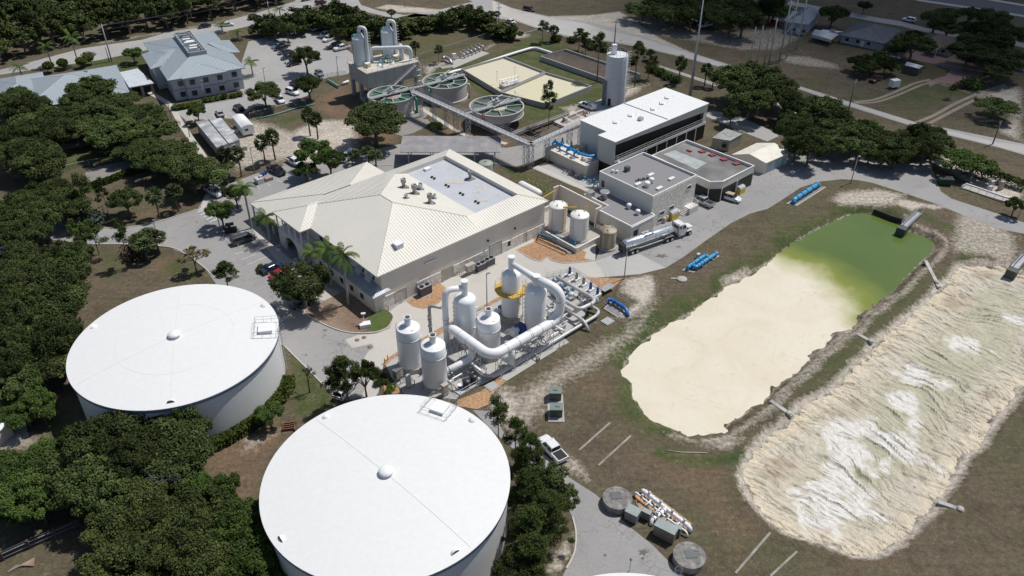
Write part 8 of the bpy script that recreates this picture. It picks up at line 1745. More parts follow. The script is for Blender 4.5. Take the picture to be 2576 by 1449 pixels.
# concrete strips on the grass
for x0,y0,x1,y1,w_,lb in ((1456,1134,1535,1064,.32,'long thin concrete strip in the grass, upper of the left pair'),(1505,1172,1587,1097,.32,'long thin concrete strip in the grass, lower of the left pair'),(1850,1443,1938,1340,.32,'long thin concrete strip in the grass, upper of the right pair'),(1938,1450,2005,1388,.3,'long thin concrete strip in the grass, lower of the right pair')):
    a_,b_=G(x0,y0),G(x1,y1); m=MB(); kerb(m,[a_,b_],.12,w_,-.02); o=m.build('concrete_strip',M('pale_weathered_strip',(.27,.25,.22),.9,var=.3)); tag(o,lb,'concrete strip')
a_=[G(*y4(*p)) for p in ((1545,190),(1700,210),(1960,215))]; m=MB(); m.tube([(*p,.08) for p in a_],.06,6); o=m.build('thin_pipe',M('cream_pipe_thin',(.50,.46,.36),.6)); tag(o,'thin cream pipe lying in the grass between the two lagoons','pipe')
# overflow sluices between lagoons
for a_,b_,lb in (((1938,1008),(1993,1046),'pale concrete overflow chute between pond and lagoon, nearest the camera'),((2157,840),(2196,862),'pale concrete overflow chute between pond and lagoon, middle of the bank'),((2328,655),(2362,722),'narrow concrete overflow chute near the gangway end of the bank'),((2360,1262),(2425,1285),'pale concrete overflow chute on the far right bank of the drained lagoon')):
    p,q=G(*a_),G(*b_); m=MB(); kerb(m,[p,q],.1,.7,-.3); 
    q_=lerp(p,q,.85); m.lathe([(.5,.1),(.5,.25),(.02,.3)],*q_,n=14); o=m.build('overflow_chute',M('white_weathered_concrete',(.38,.37,.35),.8,var=.3)); tag(o,lb,'chute')
# ---- fences ----
CLM=bpy.data.materials.new('chain_link'); CLM.use_nodes=True; nt=CLM.node_tree; bs=nt.nodes['Principled BSDF']; bs.inputs['Base Color'].default_value=(.22,.23,.23,1); bs.inputs['Alpha'].default_value=.22; bs.inputs['Roughness'].default_value=.6
def fence(label,px,h_=1.8,sp=3.0,name='chain_link_fence'):
    P=[G(*p) for p in px]; t=thing(name,label,'fence',(*P[0],0)); m=MB()
    for i in range(len(P)-1): m.face((*P[i],.05),(*P[i+1],.05),(*P[i+1],h_),(*P[i],h_))
    m.build('mesh_panel',CLM,t); n=0
    for i in range(len(P)-1):
        L_=dist(P[i],P[i+1]); k=max(1,round(L_/sp))
        for j in range(k):
            if n>95: break
            p=lerp(P[i],P[i+1],j/k); m=MB(); m.bar((*p,0),(*p,h_+.05),.045); m.build('post',GREYP,t); n+=1
    m=MB()
    for i in range(len(P)-1): m.bar((*P[i],h_),(*P[i+1],h_),.03)
    m.build('top_rail',GREYP,t); return t
fence('chain-link fence around the brown field behind the raised box',[Z(1,0,1640,600),Z(1,0,2000,490),Z(1,0,2340,380),Z(1,0,2430,320),Z(2,0,90,390),Z(2,0,260,345)])
fence('chain-link fence along the top side of the green basin yard',[Z(2,0,260,345),Z(2,0,600,420),Z(2,0,900,520),Z(2,0,1200,620)],sp=4)
fence('chain-link fence continuing along the gravel track to the big oaks',[Z(2,0,1200,620),Z(2,0,1480,715),Z(2,0,1800,830),Z(2,0,2090,920)],sp=4)
fence('low fence along the lower edge of the office car park',[Z(1,0,-60,1190),Z(1,0,170,1130),Z(1,0,500,1045),Z(1,0,560,960),Z(1,0,620,800),Z(1,0,915,750)],1.5)
fence('thin fence between the gravel patch and the left oaks',[Z(0,1,540,300),Z(0,1,900,215),Z(0,1,1330,150)],1.4,4)
fence('chain-link gate fence beside the outer road',[z4(1600,110),z4(1690,200),z4(1880,265)],1.8,3)
# black board fence bottom left
P=[G(-60,1440),G(60,1385),G(205,1322)]; t=thing('board_fence','dark wooden board fence running out of the bottom-left corner','fence',(*P[1],0)); m=MB(); kerb(m,P,1.5,.12); m.build('boards',M('dark_fence_wood',(.05,.05,.055),.8,var=.2),t)
for z in (.5,1.2): m=MB(); m.tube([(*off(p,-1,.1),z) for p in P],.06,6); m.build('rail',M('pale_rail',(.28,.28,.30),.7),t)
for k in range(3): m=MB(); p=lerp(P[0],P[2],.25+.25*k); m.box(p[0],p[1],0,1.6,.3,.3,.4); m.build('post',M('brown_post',(.10,.06,.05),.8),t)
for i in range(6):
    a_,b_=G(20+i*4,1440-i*3),G(88,1405+i*4); m=MB(); m.bar((*a_,.1+.03*i),(*b_,.1+.03*i),.09); o=m.build('timber_plank',M('pinkish_timber',(.34,.24,.21),.8)); tag(o,'pinkish timber length in the loose stack by the dark board fence','timber','loose timber by the dark fence')
q=G(28,1100); m=MB(); m.box(q[0],q[1],0,.12,4.6,2.6,.6)
for k in range(1,5): p=off(q,.6,-2.3+k*.92); m.box(p[0],p[1],.12,.17,.06,2.6,.6)
for k in (1,): m.box(q[0],q[1],.12,.16,4.6,.06,.6)
o=m.build('tile_pallet',M('pale_tiles',(.36,.34,.33),.7)); tag(o,'flat stack of pale square slabs on the ground at the left edge','slabs')
q=G(*Z(1,2,335,1405)); m=MB()
for k in range(4): m.box(q[0],q[1]-.7+k*.45,.05,.5,1.9,.12,.2)
m.box(q[0]-.9,q[1],.05,.5,.12,1.8,.2); m.box(q[0]+.9,q[1],.05,.5,.12,1.8,.2); o=m.build('wooden_crate',M('brown_wood',(.20,.10,.06),.8)); tag(o,'open brown wooden crate frame in the grass between the two big tanks','crate')
# satellite / sign at planting bed
q=G(*Z(1,2,1100,390)); t=thing('white_equipment_box','white low equipment box with a small mast in the corner planting bed','equipment',(*q,0)); m=MB(); m.box(q[0],q[1],.1,.8,2.0,1.2,.3); m.build('box',WHS,t); q2=G(*Z(1,2,1092,370)); m=MB(); m.bar((*q2,.1),(*q2,2.4),.05); m.box(q2[0],q2[1],2.4,2.6,.8,.4,.2); m.build('mast',WHS,t)
# pallets etc in car park
q=G(*Z(1,1,130,365)); m=MB()
for k in range(5): m.box(q[0],q[1],.05+k*.16,.17+k*.16,1.8,1.2,UA)
o=m.build('pallet_stack',M('pinkish_timber',(.3,.2,.2))); tag(o,'stack of wooden pallets beside the black pickup','pallets')
for i,(x,y,lb) in enumerate(((75,320,'blue drum nearest the black pickup'),(100,305,'blue drum behind the others near the black pickup'),(55,330,'blue drum at the edge of the pallet stack'))): q=G(*Z(1,1,x,y)); m=MB(); m.lathe([(.3,.05),(.31,.5),(.3,.95),(.02,.96)],*q,n=14); o=m.build('drum',NAVY); tag(o,lb,'drum','blue drums beside the pallets')
q=G(*Z(1,1,35,390)); m=MB(); m.box(q[0],q[1],.05,1.3,1.6,2.0,UA); m.box(q[0]+.4,q[1]+.4,1.3,1.7,.8,.8,UA); o=m.build('scrap_bin',GREYP); tag(o,'grey heap of wrapped equipment left of the pallets','equipment')
for i,(x,y) in enumerate(((1018,528),(1088,502),(1146,597))): q=G(*Z(1,2,x,y)); m=MB(); m.lathe([(.42,.07),(.42,.085),(.01,.087)],*q,n=20); o=m.build('manhole',M('rusty_manhole',(.22,.14,.11),.8)); tag(o,('brown manhole lid at the left of the pale concrete corner','brown manhole lid in the middle of the pale concrete corner','grey-brown manhole lid at the edge of the dark asphalt')[i],'manhole')
# oil stains, patches (flat sheets on the road)
ST_=paving('oil_stain',(.10,.10,.10),(.16,.155,.15),stain=.4)
def stain(px,z=.05,k=0):
    m=MB(); pts=[]
    for i in range(14):
        a_=2*math.pi*i/14; r_=1+.35*math.sin(i*2.3+k)+.2*math.cos(i*4.1); pts.append((px[0]+px[2]*r_*math.cos(a_),px[1]+px[3]*r_*math.sin(a_)))
    m.sheet(GP(pts),z); o=m.build('road_stain',ST_); tag(o,kind='structure')
for i,p in enumerate(((1665,644,14,4),(1707,621,6,2),(1617,1390,9,7),(1617,1405,4,3),(770,893,3,2),(1522,1397,4,3),(818,831,5,2))): stain(p,.052,i)
# parking bay lines
LM=M('road_marking_white',(.62,.62,.61),.7,var=.15,scale=2)
m=MB()
def pline(a_,b_,w_=.12,z=.032): ribbon(m,[G(*a_),G(*b_)],w_,z)
for a_,b_ in (((2305,1050),(2420,1010)),((2365,1110),(2520,1060)),((2430,1165),(2574,1110)),((2490,1215),(2620,1165)),((2215,975),(2450,880)),((2220,985),(2260,900))): pline(Z(0,1,*a_),Z(0,1,*b_))
for k in range(5): pline(Z(0,1,1990+k*30,690+k*24),Z(0,1,2080+k*30,650+k*24),.3)
for a_,b_ in (((0,1180),(150,1120)),((100,1390),(200,1340)),((0,1090),(90,1040)),((300,320),(355,355)),((205,360),(250,385)),((115,400),(150,420)),((10,430),(45,455))): pline(Z(1,1,*a_),Z(1,1,*b_))
for k in range(7): pline(Z(1,0,150+k*35,480+k*32),Z(1,0,280+k*35,455+k*32),.14)
for a_,b_ in (((0,740),(110,690)),((30,760),(120,730)),((880,690),(920,720)),((830,740),(860,750)),((280,1010),(330,1060)),((430,0),(560,45)),((0,172),(640,5))): pline(Z(1,0,*a_),Z(1,0,*b_),.14)
for a_,b_ in (((1920,1180),(1960,1230)),((2045,1170),(2080,1210)),((2140,1150),(2170,1190)),((2240,1140),(2290,1190)),((2300,1130),(2330,1150))): pline(Z(0,0,*a_),Z(0,0,*b_))
o=m.build('parking_bay_lines',LM); tag(o,kind='structure')
m=MB()
for pth in ([(100,150),(205,124),(300,103)],[(300,103),(357,92),(430,84)]): ribbon(m,[(x,y) for x,y in GP([(p[0]+5,p[1]+16) for p in pth])],.15,.03)
o=m.build('road_centre_line',M('faded_yellow_line',(.50,.38,.14),.8)); tag(o,kind='structure')
# kerbs
m=MB(); KS=[[(145,553),(215,572),(260,574),(330,571),(400,557),(460,539),(497,527)],[(237,615),(320,615),(425,622),(467,640),(512,672),(542,702)],[(716,871),(761,916),(816,971)],[(767,783),(769,790),(804,811),(851,831),(894,839),(944,837),(976,825),(990,799),(979,784)],
 [(1299,628),(1333,650),(1350,656),(1363,657),(1373,650),(1380,648),(1388,655),(1413,662),(1450,661),(1495,656)],[(1425,1430),(1445,1390),(1449,1340),(1440,1300)],[(437,276),(520,262),(607,246)],[(949,417),(1014,416)]]
for i,k_ in enumerate(KS):
    m=MB(); kerb(m,smooth_path(GP(k_),3),.14 if i!=3 else .2,.2); o=m.build('kerb',CONC); tag(o,kind='structure')
# ================= TREES =================
def leafmat(name,c1,c2,rand=.38,sc=.35):
    m=bpy.data.materials.new(name); m.use_nodes=True; nt=m.node_tree; N=nt.nodes; L=nt.links; b=N['Principled BSDF']; b.inputs['Roughness'].default_value=.85; b.inputs['Specular IOR Level'].default_value=.08
    tc=N.new('ShaderNodeTexCoord'); n=N.new('ShaderNodeTexNoise'); n.inputs['Scale'].default_value=sc; n.inputs['Detail'].default_value=8; n.inputs['Roughness'].default_value=.75; L.new(tc.outputs['Object'],n.inputs['Vector'])
    r=N.new('ShaderNodeMapRange'); r.inputs['From Min'].default_value=.42; r.inputs['From Max'].default_value=.64; L.new(n.outputs[0],r.inputs[0])
    mx=N.new('ShaderNodeMix'); mx.data_type='RGBA'; mx.inputs[6].default_value=(*c1,1); mx.inputs[7].default_value=(*c2,1); L.new(r.outputs[0],mx.inputs[0])
    oi=N.new('ShaderNodeObjectInfo'); rr=N.new('ShaderNodeMapRange'); rr.inputs['To Min'].default_value=1-rand; rr.inputs['To Max'].default_value=1+rand; L.new(oi.outputs['Random'],rr.inputs[0])
    vm=N.new('ShaderNodeVectorMath'); vm.operation='SCALE'; L.new(mx.outputs[2],vm.inputs[0]); L.new(rr.outputs[0],vm.inputs['Scale']); L.new(vm.outputs[0],b.inputs['Base Color'])
    return m
LF_OAK=leafmat('dark_oak_leaves',(.036,.052,.018),(.105,.130,.046)); LF_BR=leafmat('bright_broad_leaves',(.045,.08,.02),(.10,.14,.038)); LF_PN=leafmat('pine_needles',(.045,.07,.02),(.085,.105,.032)); LF_OL=leafmat('olive_leaves',(.045,.066,.022),(.125,.14,.045))
LF_RP=leafmat('royal_palm_leaves',(.045,.085,.02),(.10,.14,.03)); LF_SP=leafmat('fan_palm_leaves',(.06,.085,.035),(.13,.155,.07)); LF_YL=leafmat('sparse_tan_leaves',(.14,.13,.07),(.20,.17,.10)); LF_CY=leafmat('rusty_green_leaves',(.038,.058,.018),(.09,.092,.03)); LF_SV=leafmat('silvery_leaves',(.08,.11,.09),(.17,.21,.17)); LF_HG=leafmat('clipped_hedge_leaves',(.045,.065,.015),(.08,.105,.02)); LF_RD=leafmat('reddish_brown_foliage',(.07,.05,.035),(.11,.08,.055))
BARK=M('brown_grey_bark',(.12,.10,.08),.95,var=.25,scale=2); PBARK=M('pale_palm_trunk',(.32,.30,.27),.9,var=.15,scale=2); DBARK=M('dark_trunk',(.07,.055,.045),.95); GBARK=M('bare_grey_wood',(.20,.18,.18),.9)
R_=np.random.default_rng(12)
def quads_mesh(name,P,A,B_,mat):
    """P centres, A/B half axes"""
    n=len(P); v=np.empty((n,4,3)); v[:,0]=P-A-B_; v[:,1]=P+A-B_; v[:,2]=P+A+B_; v[:,3]=P-A+B_
    me=bpy.data.meshes.new(name); me.vertices.add(4*n); me.vertices.foreach_set('co',v.reshape(-1).astype(np.float32)); me.loops.add(4*n); me.loops.foreach_set('vertex_index',np.arange(4*n,dtype=np.int32)); me.polygons.add(n); me.polygons.foreach_set('loop_start',np.arange(0,4*n,4,dtype=np.int32)); me.polygons.foreach_set('loop_total',np.full(n,4,dtype=np.int32)); me.update(); me.validate(); me.materials.append(mat); return me
def rvec(n): v=R_.normal(size=(n,3)); return v/np.linalg.norm(v,axis=1,keepdims=True)
def leaves(P,s,up=.55,asp=.6,out=None):
    n=len(P); nrm=rvec(n)+np.array([0,0,up]); 
    if out is not None: nrm=nrm+out*.7
    nrm/=np.linalg.norm(nrm,axis=1,keepdims=True); a=np.cross(nrm,rvec(n)); a/=np.linalg.norm(a,axis=1,keepdims=True)+1e-9; b=np.cross(nrm,a); s=s*(.6+.8*R_.random((n,1))); return P,a*s,b*s*asp
def clump_points(C,Rr,n):
    k=R_.integers(0,len(C),n); d=rvec(n); d[:,2]=d[:,2]*.75+.12; r=(R_.random((n,1))**.45); return C[k]+d*Rr[k][:,None]*r,d
PROTO={}
def limb(m,p,q,r0,r1,n=6): m.bar(p,q,r0,n,r1,caps=False)
def proto(kind,name,cat,crown,trunkmb,barkm,crname='crown'):
    r=thing(name,'x',cat,(0,0,0)); cr=bpy.data.objects.new(crname,crown); COL.objects.link(cr); cr.parent=r; t=trunkmb.build('trunk',barkm,None); t.parent=r; t.location=(0,0,0); PROTO.setdefault(kind,[]).append([r,False]); return r
def mk_oak(kind,name,mat,R=5.0,h=8.0,K=44,n=15000,ls=.125,bark=BARK,flat=.62,base=.30):
    th=R_.random(K)*2*np.pi; rr=np.sqrt(R_.random(K))*R*.80; zz=h*(base+.18)+(h*(1-base-.26))*np.sqrt(np.clip(1-(rr/R)**2,0,1))*(.35+.65*R_.random(K)); C=np.stack([rr*np.cos(th),rr*np.sin(th),zz],1); Rr=R*(.15+.14*R_.random(K)); C[:,:2]+=R_.normal(size=(K,2))*.25
    P,d=clump_points(C,Rr,n); P[:,2]=np.maximum(P[:,2],h*base*.8); me=quads_mesh(name+'_crown',*leaves(P,ls,out=d),mat); m=MB(); f=h*base
    m.tube([(0,0,-.1),(.08,.05,f*.6),(0,.1,f)],[.36,.28,.26],8,False)
    for k in range(6): c=C[int(k*K/6)]; mid_=(c[0]*.45,c[1]*.45,f+(c[2]-f)*.55); m.tube([(0,.1,f*.95),mid_,tuple(c)],[.2,.12,.04],6,False)
    return proto(kind,name,'tree',me,m,bark)
LF_MID=leafmat('mid_green_leaves',(.042,.066,.02),(.125,.160,.055))
for i in range(6): mk_oak('oak','oak_tree',LF_OAK if i%3 else LF_MID)
for i in range(2): mk_oak('round','broadleaf_tree',LF_BR,K=30,ls=.14,n=12500)
mk_oak('cyp','rusty_green_tree',LF_CY,K=32,ls=.12,n=13000); mk_oak('olive','olive_green_tree',LF_OL,K=32,ls=.125,n=13000)
for i in range(3): mk_oak('wood','wood_tree',LF_OAK if i else LF_OL,R=5,h=9,K=28,n=4200,ls=.27,base=.2)
# far hedge tree: upright, spiky
for i in range(2):
    n=1500; K=16; C=np.stack([R_.normal(size=K)*.8,R_.normal(size=K)*.8,1.2+R_.random(K)*3.6],1); P,d=clump_points(C,np.full(K,.9),n); mm=MB(); mm.bar((0,0,0),(0,0,4),.12,6,.05); proto('hedge','hedge_tree','tree',quads_mesh('hedge_crown',*leaves(P,.26,up=.2,asp=.4,out=d),LF_OAK if i else LF_OL),mm,DBARK)
def mk_shrub(kind,name,mat,R=1.5,n=900,ls=.13,h=1.6,K=9):
    C=np.stack([R_.normal(size=K)*R*.35,R_.normal(size=K)*R*.35,h*.35+R_.random(K)*h*.35],1); P,d=clump_points(C,np.full(K,R*.55),n); P[:,2]=np.abs(P[:,2]); mm=MB(); mm.bar((0,0,0),(0,0,h*.5),.07,6,.03); proto(kind,name,'shrub',quads_mesh(name,*leaves(P,ls,out=d),mat),mm,DBARK,'foliage')
mk_shrub('shrub','shrub',LF_HG); mk_shrub('shrub','shrub',LF_BR); mk_shrub('ball','clipped_shrub',LF_HG,K=1,n=1600,h=2.6,R=2.2); mk_shrub('silver','silvery_shrub',LF_SV,R=3.4,n=1500,h=2.6,ls=.22,K=14); mk_shrub('dead_shrub','reddish_shrub',LF_RD,R=2.2,n=1000,h=1.4)
# pines
def mk_pine(kind,h=13.0,R=3.2,K=42,start=.5,n=4200,mat=None,thin=.16,name='pine_tree',ls=.22):
    zz=h*(start+(1-start)*R_.random(K)**.8); rr=R*(.3+.7*R_.random(K))*(1.0-.75*((zz-h*start)/(h*(1-start)))**1.3); th=R_.random(K)*2*np.pi; C=np.stack([rr*np.cos(th),rr*np.sin(th),zz],1); Rr=.55+.35*R_.random(K); P,d=clump_points(C,Rr,n); me=quads_mesh(name,*leaves(P,ls,up=.1,asp=.22,out=None),mat or LF_PN); m=MB(); m.tube([(0,0,-.1),(.1,.1,h*.5),(0,0,h*.97)],[thin,thin*.75,.03],7,False)
    for c in C: m.bar((0,0,c[2]-rr.mean()*.35),tuple(c),.05,4,.02,False)
    return proto(kind,name,'tree',me,m,BARK)
for i in range(2): mk_pine('pine',n=5200,ls=.19)
mk_pine('tallpine',h=15,R=3.0,K=22,start=.68,n=2400,thin=.2); mk_pine('fullpine',h=12,R=4.2,K=80,start=.25,n=11000,ls=.17); mk_pine('thinpine',h=9,R=2.4,K=18,start=.45,n=1300,thin=.09)
# palms
def mk_royal(kind,h=9.0,fr=15,L_=3.4,trunk=.22,mat=LF_RP,bark=PBARK):
    Ps=[];A=[];Bv=[]
    for k in range(fr):
        a_=2*math.pi*k/fr+R_.random()*.3; el=1.15-1.5*(k%5)/5+R_.normal()*.1; n=20; p=np.array([0,0,h+.1]); d=np.array([math.cos(a_)*math.cos(el),math.sin(a_)*math.cos(el),math.sin(el)]); sd=np.array([-math.sin(a_),math.cos(a_),0])
        for j in range(n):
            d=d+np.array([0,0,-.085]); d/=np.linalg.norm(d); p=p+d*L_/n; w=.62*math.sin(math.pi*(j+2)/(n+3))**.6
            for s_ in (-1,1): ax=sd*s_*w*.5+np.array([0,0,-.16-.1*R_.random()])*w+d*.12; Ps.append(p+ax); A.append(ax*1.05); Bv.append(d*.055)
    me=quads_mesh('palm_fronds',np.array(Ps),np.array(A),np.array(Bv),mat); m=MB(); m.tube([(0,0,0),(.05,0,h*.3),(0,.03,h*.75),(0,0,h*.8)],[trunk*1.25,trunk,trunk*1.05,trunk*.9],9,False); m.c=0; m.tube([(0,0,h*.78),(0,0,h+.3)],[trunk*.7,.08],8); return proto(kind,'royal_palm','palm',me,m,bark,'fronds')
mk_royal('royal'); mk_royal('royal',fr=13,L_=3.0)
def mk_sabal(kind,h=4.5,R=1.5,fr=64,trunk=.2,name='sabal_palm'):
    Ps=[];A=[];Bv=[]
    for k in range(fr):
        d=rvec(1)[0]; d[2]=d[2]*.8+.25; d/=np.linalg.norm(d); c=np.array([0,0,h])+d*R*.62; s1=np.cross(d,[0,0,1.]); s1/=np.linalg.norm(s1)+1e-9
        for j in range(7): t=-1.1+2.2*j/6; ax=(d*math.cos(t)+s1*math.sin(t)); Ps.append(c+ax*R*.28); A.append(ax*R*.34); Bv.append(np.cross(ax,rvec(1)[0])*.10)
    m=MB(); m.tube([(0,0,0),(.08,.05,h*.5),(0,0,h)],[trunk*1.1,trunk*.85,trunk],8,False); return proto(kind,name,'palm',quads_mesh('palm_head',np.array(Ps),np.array(A),np.array(Bv),LF_SP),m,BARK,'fronds')
mk_sabal('sabal'); mk_sabal('sabal',fr=54)
# bare / sparse trees
def branch(m,p,d,L_,r,dep,rng,tips,spread=.55):
    q=p+d*L_; m.bar(tuple(p),tuple(q),r,5,r*.65,False)
    if dep==0: tips.append(q); return
    for k in range(3 if dep>1 else 4):
        nd=d+Vector((rng.gauss(0,spread),rng.gauss(0,spread),rng.gauss(.12,spread*.6))); nd.normalize(); branch(m,q,nd,L_*.74,r*.62,dep-1,rng,tips,spread)
def mk_bare(kind,name,mat,leafm=None,seed=1,L_=1.9,dep=4,n=1200):
    m=MB(); tips=[]; rng=random.Random(seed); branch(m,Vector((0,0,0)),Vector((0,0,1)),L_,.16,dep,rng,tips); C=np.array([tuple(t) for t in tips]); 
    P,d=clump_points(C,np.full(len(C),.35),n if leafm else 40); return proto(kind,name,'tree',quads_mesh(name,*leaves(P,.12 if leafm else .02),leafm or GBARK),m,mat)
mk_bare('bare','dead_tree',GBARK,None,4,dep=5); mk_bare('sparse','sparse_tree',BARK,LF_YL,7,L_=1.7); mk_bare('sapling','bare_sapling',DBARK,LF_RD,9,L_=1.6,dep=3,n=60)
HT={'oak':(5,8),'round':(5,8),'cyp':(5,8),'olive':(5,8),'wood':(5,9),'pine':(3.2,13),'tallpine':(3.0,15),'fullpine':(4.2,12),'thinpine':(2.4,9),'royal':(3.2,9.6),'sabal':(1.5,5.3),'bare':(3.2,7),'sparse':(3.2,6),'sapling':(2,4.5),'hedge':(1.7,5.2),'shrub':(1.5,1.7),'ball':(1.8,2.2),'silver':(3.4,2.8),'dead_shrub':(2.2,1.5)}
TR=random.Random(5)
def tree(kind,px,r,h,label,base=False,group=None,zf=.66):
    """px: crown centre in the photo (or foot when base=True)"""
    q=G(px[0],px[1],0 if base else h*zf); pr=PROTO[kind]; e=pr[TR.randrange(len(pr))]; R0,h0=HT[kind]; sc=(r/R0*TR.uniform(.95,1.05),r/R0*TR.uniform(.95,1.05),h/h0); z=TR.uniform(0,6.28)
    if not e[1]: e[1]=True; o=e[0]; o.location=(q[0],q[1],0); o.rotation_euler=(0,0,z); o.scale=sc; o['label']=label; 
    else: o=dup(e[0],(q[0],q[1],0),z,sc,label)
    if group: o['group']=group
    elif 'group' in o: del o['group']
    return o
def many(kind,lst,label,group,r=5,h=8,jit=.28):
    for p in lst:
        if len(lst)>30 and TR.random()<.13: continue
        rr=p[2] if len(p)>2 else r; tree(kind,p,rr*TR.uniform(1-jit,1+jit),(p[3] if len(p)>3 else h)*TR.uniform(1-jit,1+jit),label,group=group)
# --- individual trees ---
I=[('oak',(941,303),9.0,10.5,'huge dark oak in front of the teal clarifier'),('round',(788,382),5.0,8.5,'tall oak behind the building roof, beside the white pickup',),('round',(829,402),4.2,7,'shorter oak right of the tall one behind the building'),('round',(768,428),3.4,5,'low oak at the foot of the pair behind the building'),
('oak',(758,712),6.2,8.5,'spreading oak between the two white tanks and the cream building front'),('oak',(315,502),4.0,6.5,'round oak standing alone on the lawn between the slim pine and the palms'),('oak',(590,485),3.4,6,'oak beside the building corner royal palm'),('round',(553,530),3.6,6.5,'oak on the entrance island beside the hatched bay'),
('oak',(689,70),3.8,7,'left of two oaks at the far left of the office car park'),('oak',(720,72),4.0,7.5,'right of two oaks at the far left of the office car park'),('oak',(849,86),3.2,6.5,'oak among the white suvs in the office car park'),('oak',(768,142),4.8,8.5,'double-headed oak in the middle of the office car park'),('oak',(775,214),4.6,7.5,'round oak at the lower edge of the office car park'),('oak',(664,232),5.4,7.5,'wide oak between office and lower car park fence'),
('round',(495,278),3.0,5.5,'small round tree in front of the office corner above the grey trailer'),('round',(333,134),3.6,5,'mango-like round tree on the verge behind the office'),('round',(1096,320),2.2,4.6,'small tree beside the elevated walkway legs'),('thinpine',(1103,130),2.2,6,'small feathery tree near the silver pumps'),
('tallpine',(1507,128),3.2,15,'tall slim pine left of the silo'),('tallpine',(1604,146),3.2,13.5,'tall slim pine right of the silo'),('pine',(1635,152),2.8,9,'shorter pine just right of the tall one beside the silo'),('thinpine',(1382,250),2.8,13,'very thin pine standing alone in front of the greenish basin'),
('thinpine',(1366,72),3.0,7.5,'pine at the fence corner above the brown basin'),('pine',(1458,92),3.0,7.5,'left pine of the close pair along the fence above the brown basin'),('pine',(1475,100),2.6,6.5,'right pine of the close pair along the fence above the brown basin'),
('thinpine',(204,480),3.0,11,'lean pine over the silvery bush on the lawn'),('thinpine',(256,485),2.0,9,'slim bare-stemmed pine on the left lawn'),('pine',(565,688),3.0,6.5,'young bushy pine at the drive edge behind the far tank'),('sparse',(484,642),4.4,6,'sparse tan-leaved tree at the bend of the left drive'),
('thinpine',(752,965),2.6,8.5,'thin pine, leftmost of three by the nearest tank',),('pine',(866,945),3.0,10,'bushy pine, middle of three by the nearest tank'),('cyp',(915,940),2.6,7.5,'yellow-green pine, rightmost of three by the nearest tank'),('sapling',(772,945),1.6,5.5,'bare crooked sapling on the green strip beside the far tank'),
('round',(676,1040),2.4,4.5,'bright bushy tree at the foot of the far tank'),('bare',(425,1195),4.6,9,'grey leafless tree among dark trees below the far tank'),('thinpine',(1254,1045),2.6,9.5,'thin pine beside the nearest tank rim on the right'),('pine',(1298,1098),2.2,9,'upper pine right of the nearest tank'),('pine',(1334,1140),2.5,9.5,'pine beside the white pickup right of the nearest tank'),('fullpine',(1312,1165),2.8,9,'dense pine next to the nearest tank'),
('oak',(1372,1215),3.4,7,'dark oak leaning over the drive right of the nearest tank'),('fullpine',(1325,1235),3.4,9.5,'full green pine in the clump right of the nearest tank'),('fullpine',(1378,1290),3.8,9,'large pine at the drive bend right of the nearest tank'),('fullpine',(1335,1320),3.8,9,'large pine low in the clump right of the nearest tank'),('oak',(1408,1255),2.8,6,'dark oak at the outer edge of the clump by the drive'),('fullpine',(1340,1390),3.6,8,'lowest pine of the clump right of the nearest tank'),('oak',(1305,1430),3.6,6,'dark oak at the bottom edge beside the nearest tank'),
('oak',(1841,285),2.8,6,'small forked oak beside the paved spur road'),('oak',(1890,248),7.6,9,'dark oak, lowest of the big group right of the mast'),('oak',(1845,200),7.4,11,'dark oak, nearest the mast in the big group'),('oak',(1905,195),8.0,11,'dark oak, tallest of the big group right of the mast'),('oak',(1950,220),6.6,9,'dark oak, rightmost of the big group right of the mast'),
('round',(2400,398),6.2,6,'low wide oak above the white pipe bridge'),('round',(2450,412),6.0,5.5,'low wide oak beside the right-hand pole'),('round',(2556,515),2.6,4.5,'small tree at the right edge by the lamp pole'),
('oak',(2097,35),6.2,8,'dark tree between barn and blue-grey house'),('oak',(2174,15),3.2,5,'lone round tree by the side road at the top'),('oak',(2357,48),6.5,8.5,'dark tree above the brown-roofed house'),('oak',(2300,88),3.0,4.5,'small dark tree by the side road bend'),('oak',(2507,180),5.0,6.5,'dark tree beside the slate blue house'),('oak',(2507,268),6.5,5.5,'low dark tree by the pale sand on the right'),('shrub',(2450,204),3.4,3.4,'round dark bush on the lawn right of the dirt drive'),('thinpine',(2397,225),1.8,4.4,'small cone-shaped bush on the field by the wheel tracks'),
('sabal',(2432,150),2.6,5.5,'fan palm in front of the dark trees by the red paver drive'),('silver',(219,548),3.6,3.0,'silvery blue bush at the kerb of the left drive'),('dead_shrub',(2490/1-1200,1e9) if False else (2426,213),3.0,1.6,'reddish brush pile at the edge of the red paver drive'),('dead_shrub',(340,628),3.2,2.4,'brownish brush beside the clump of fan palms')]
for a_ in I:
    if a_[4].startswith('thin pine, leftmost'): a_=('thinpine',(838,965),2.6,8.5,a_[4])
    tree(*a_)
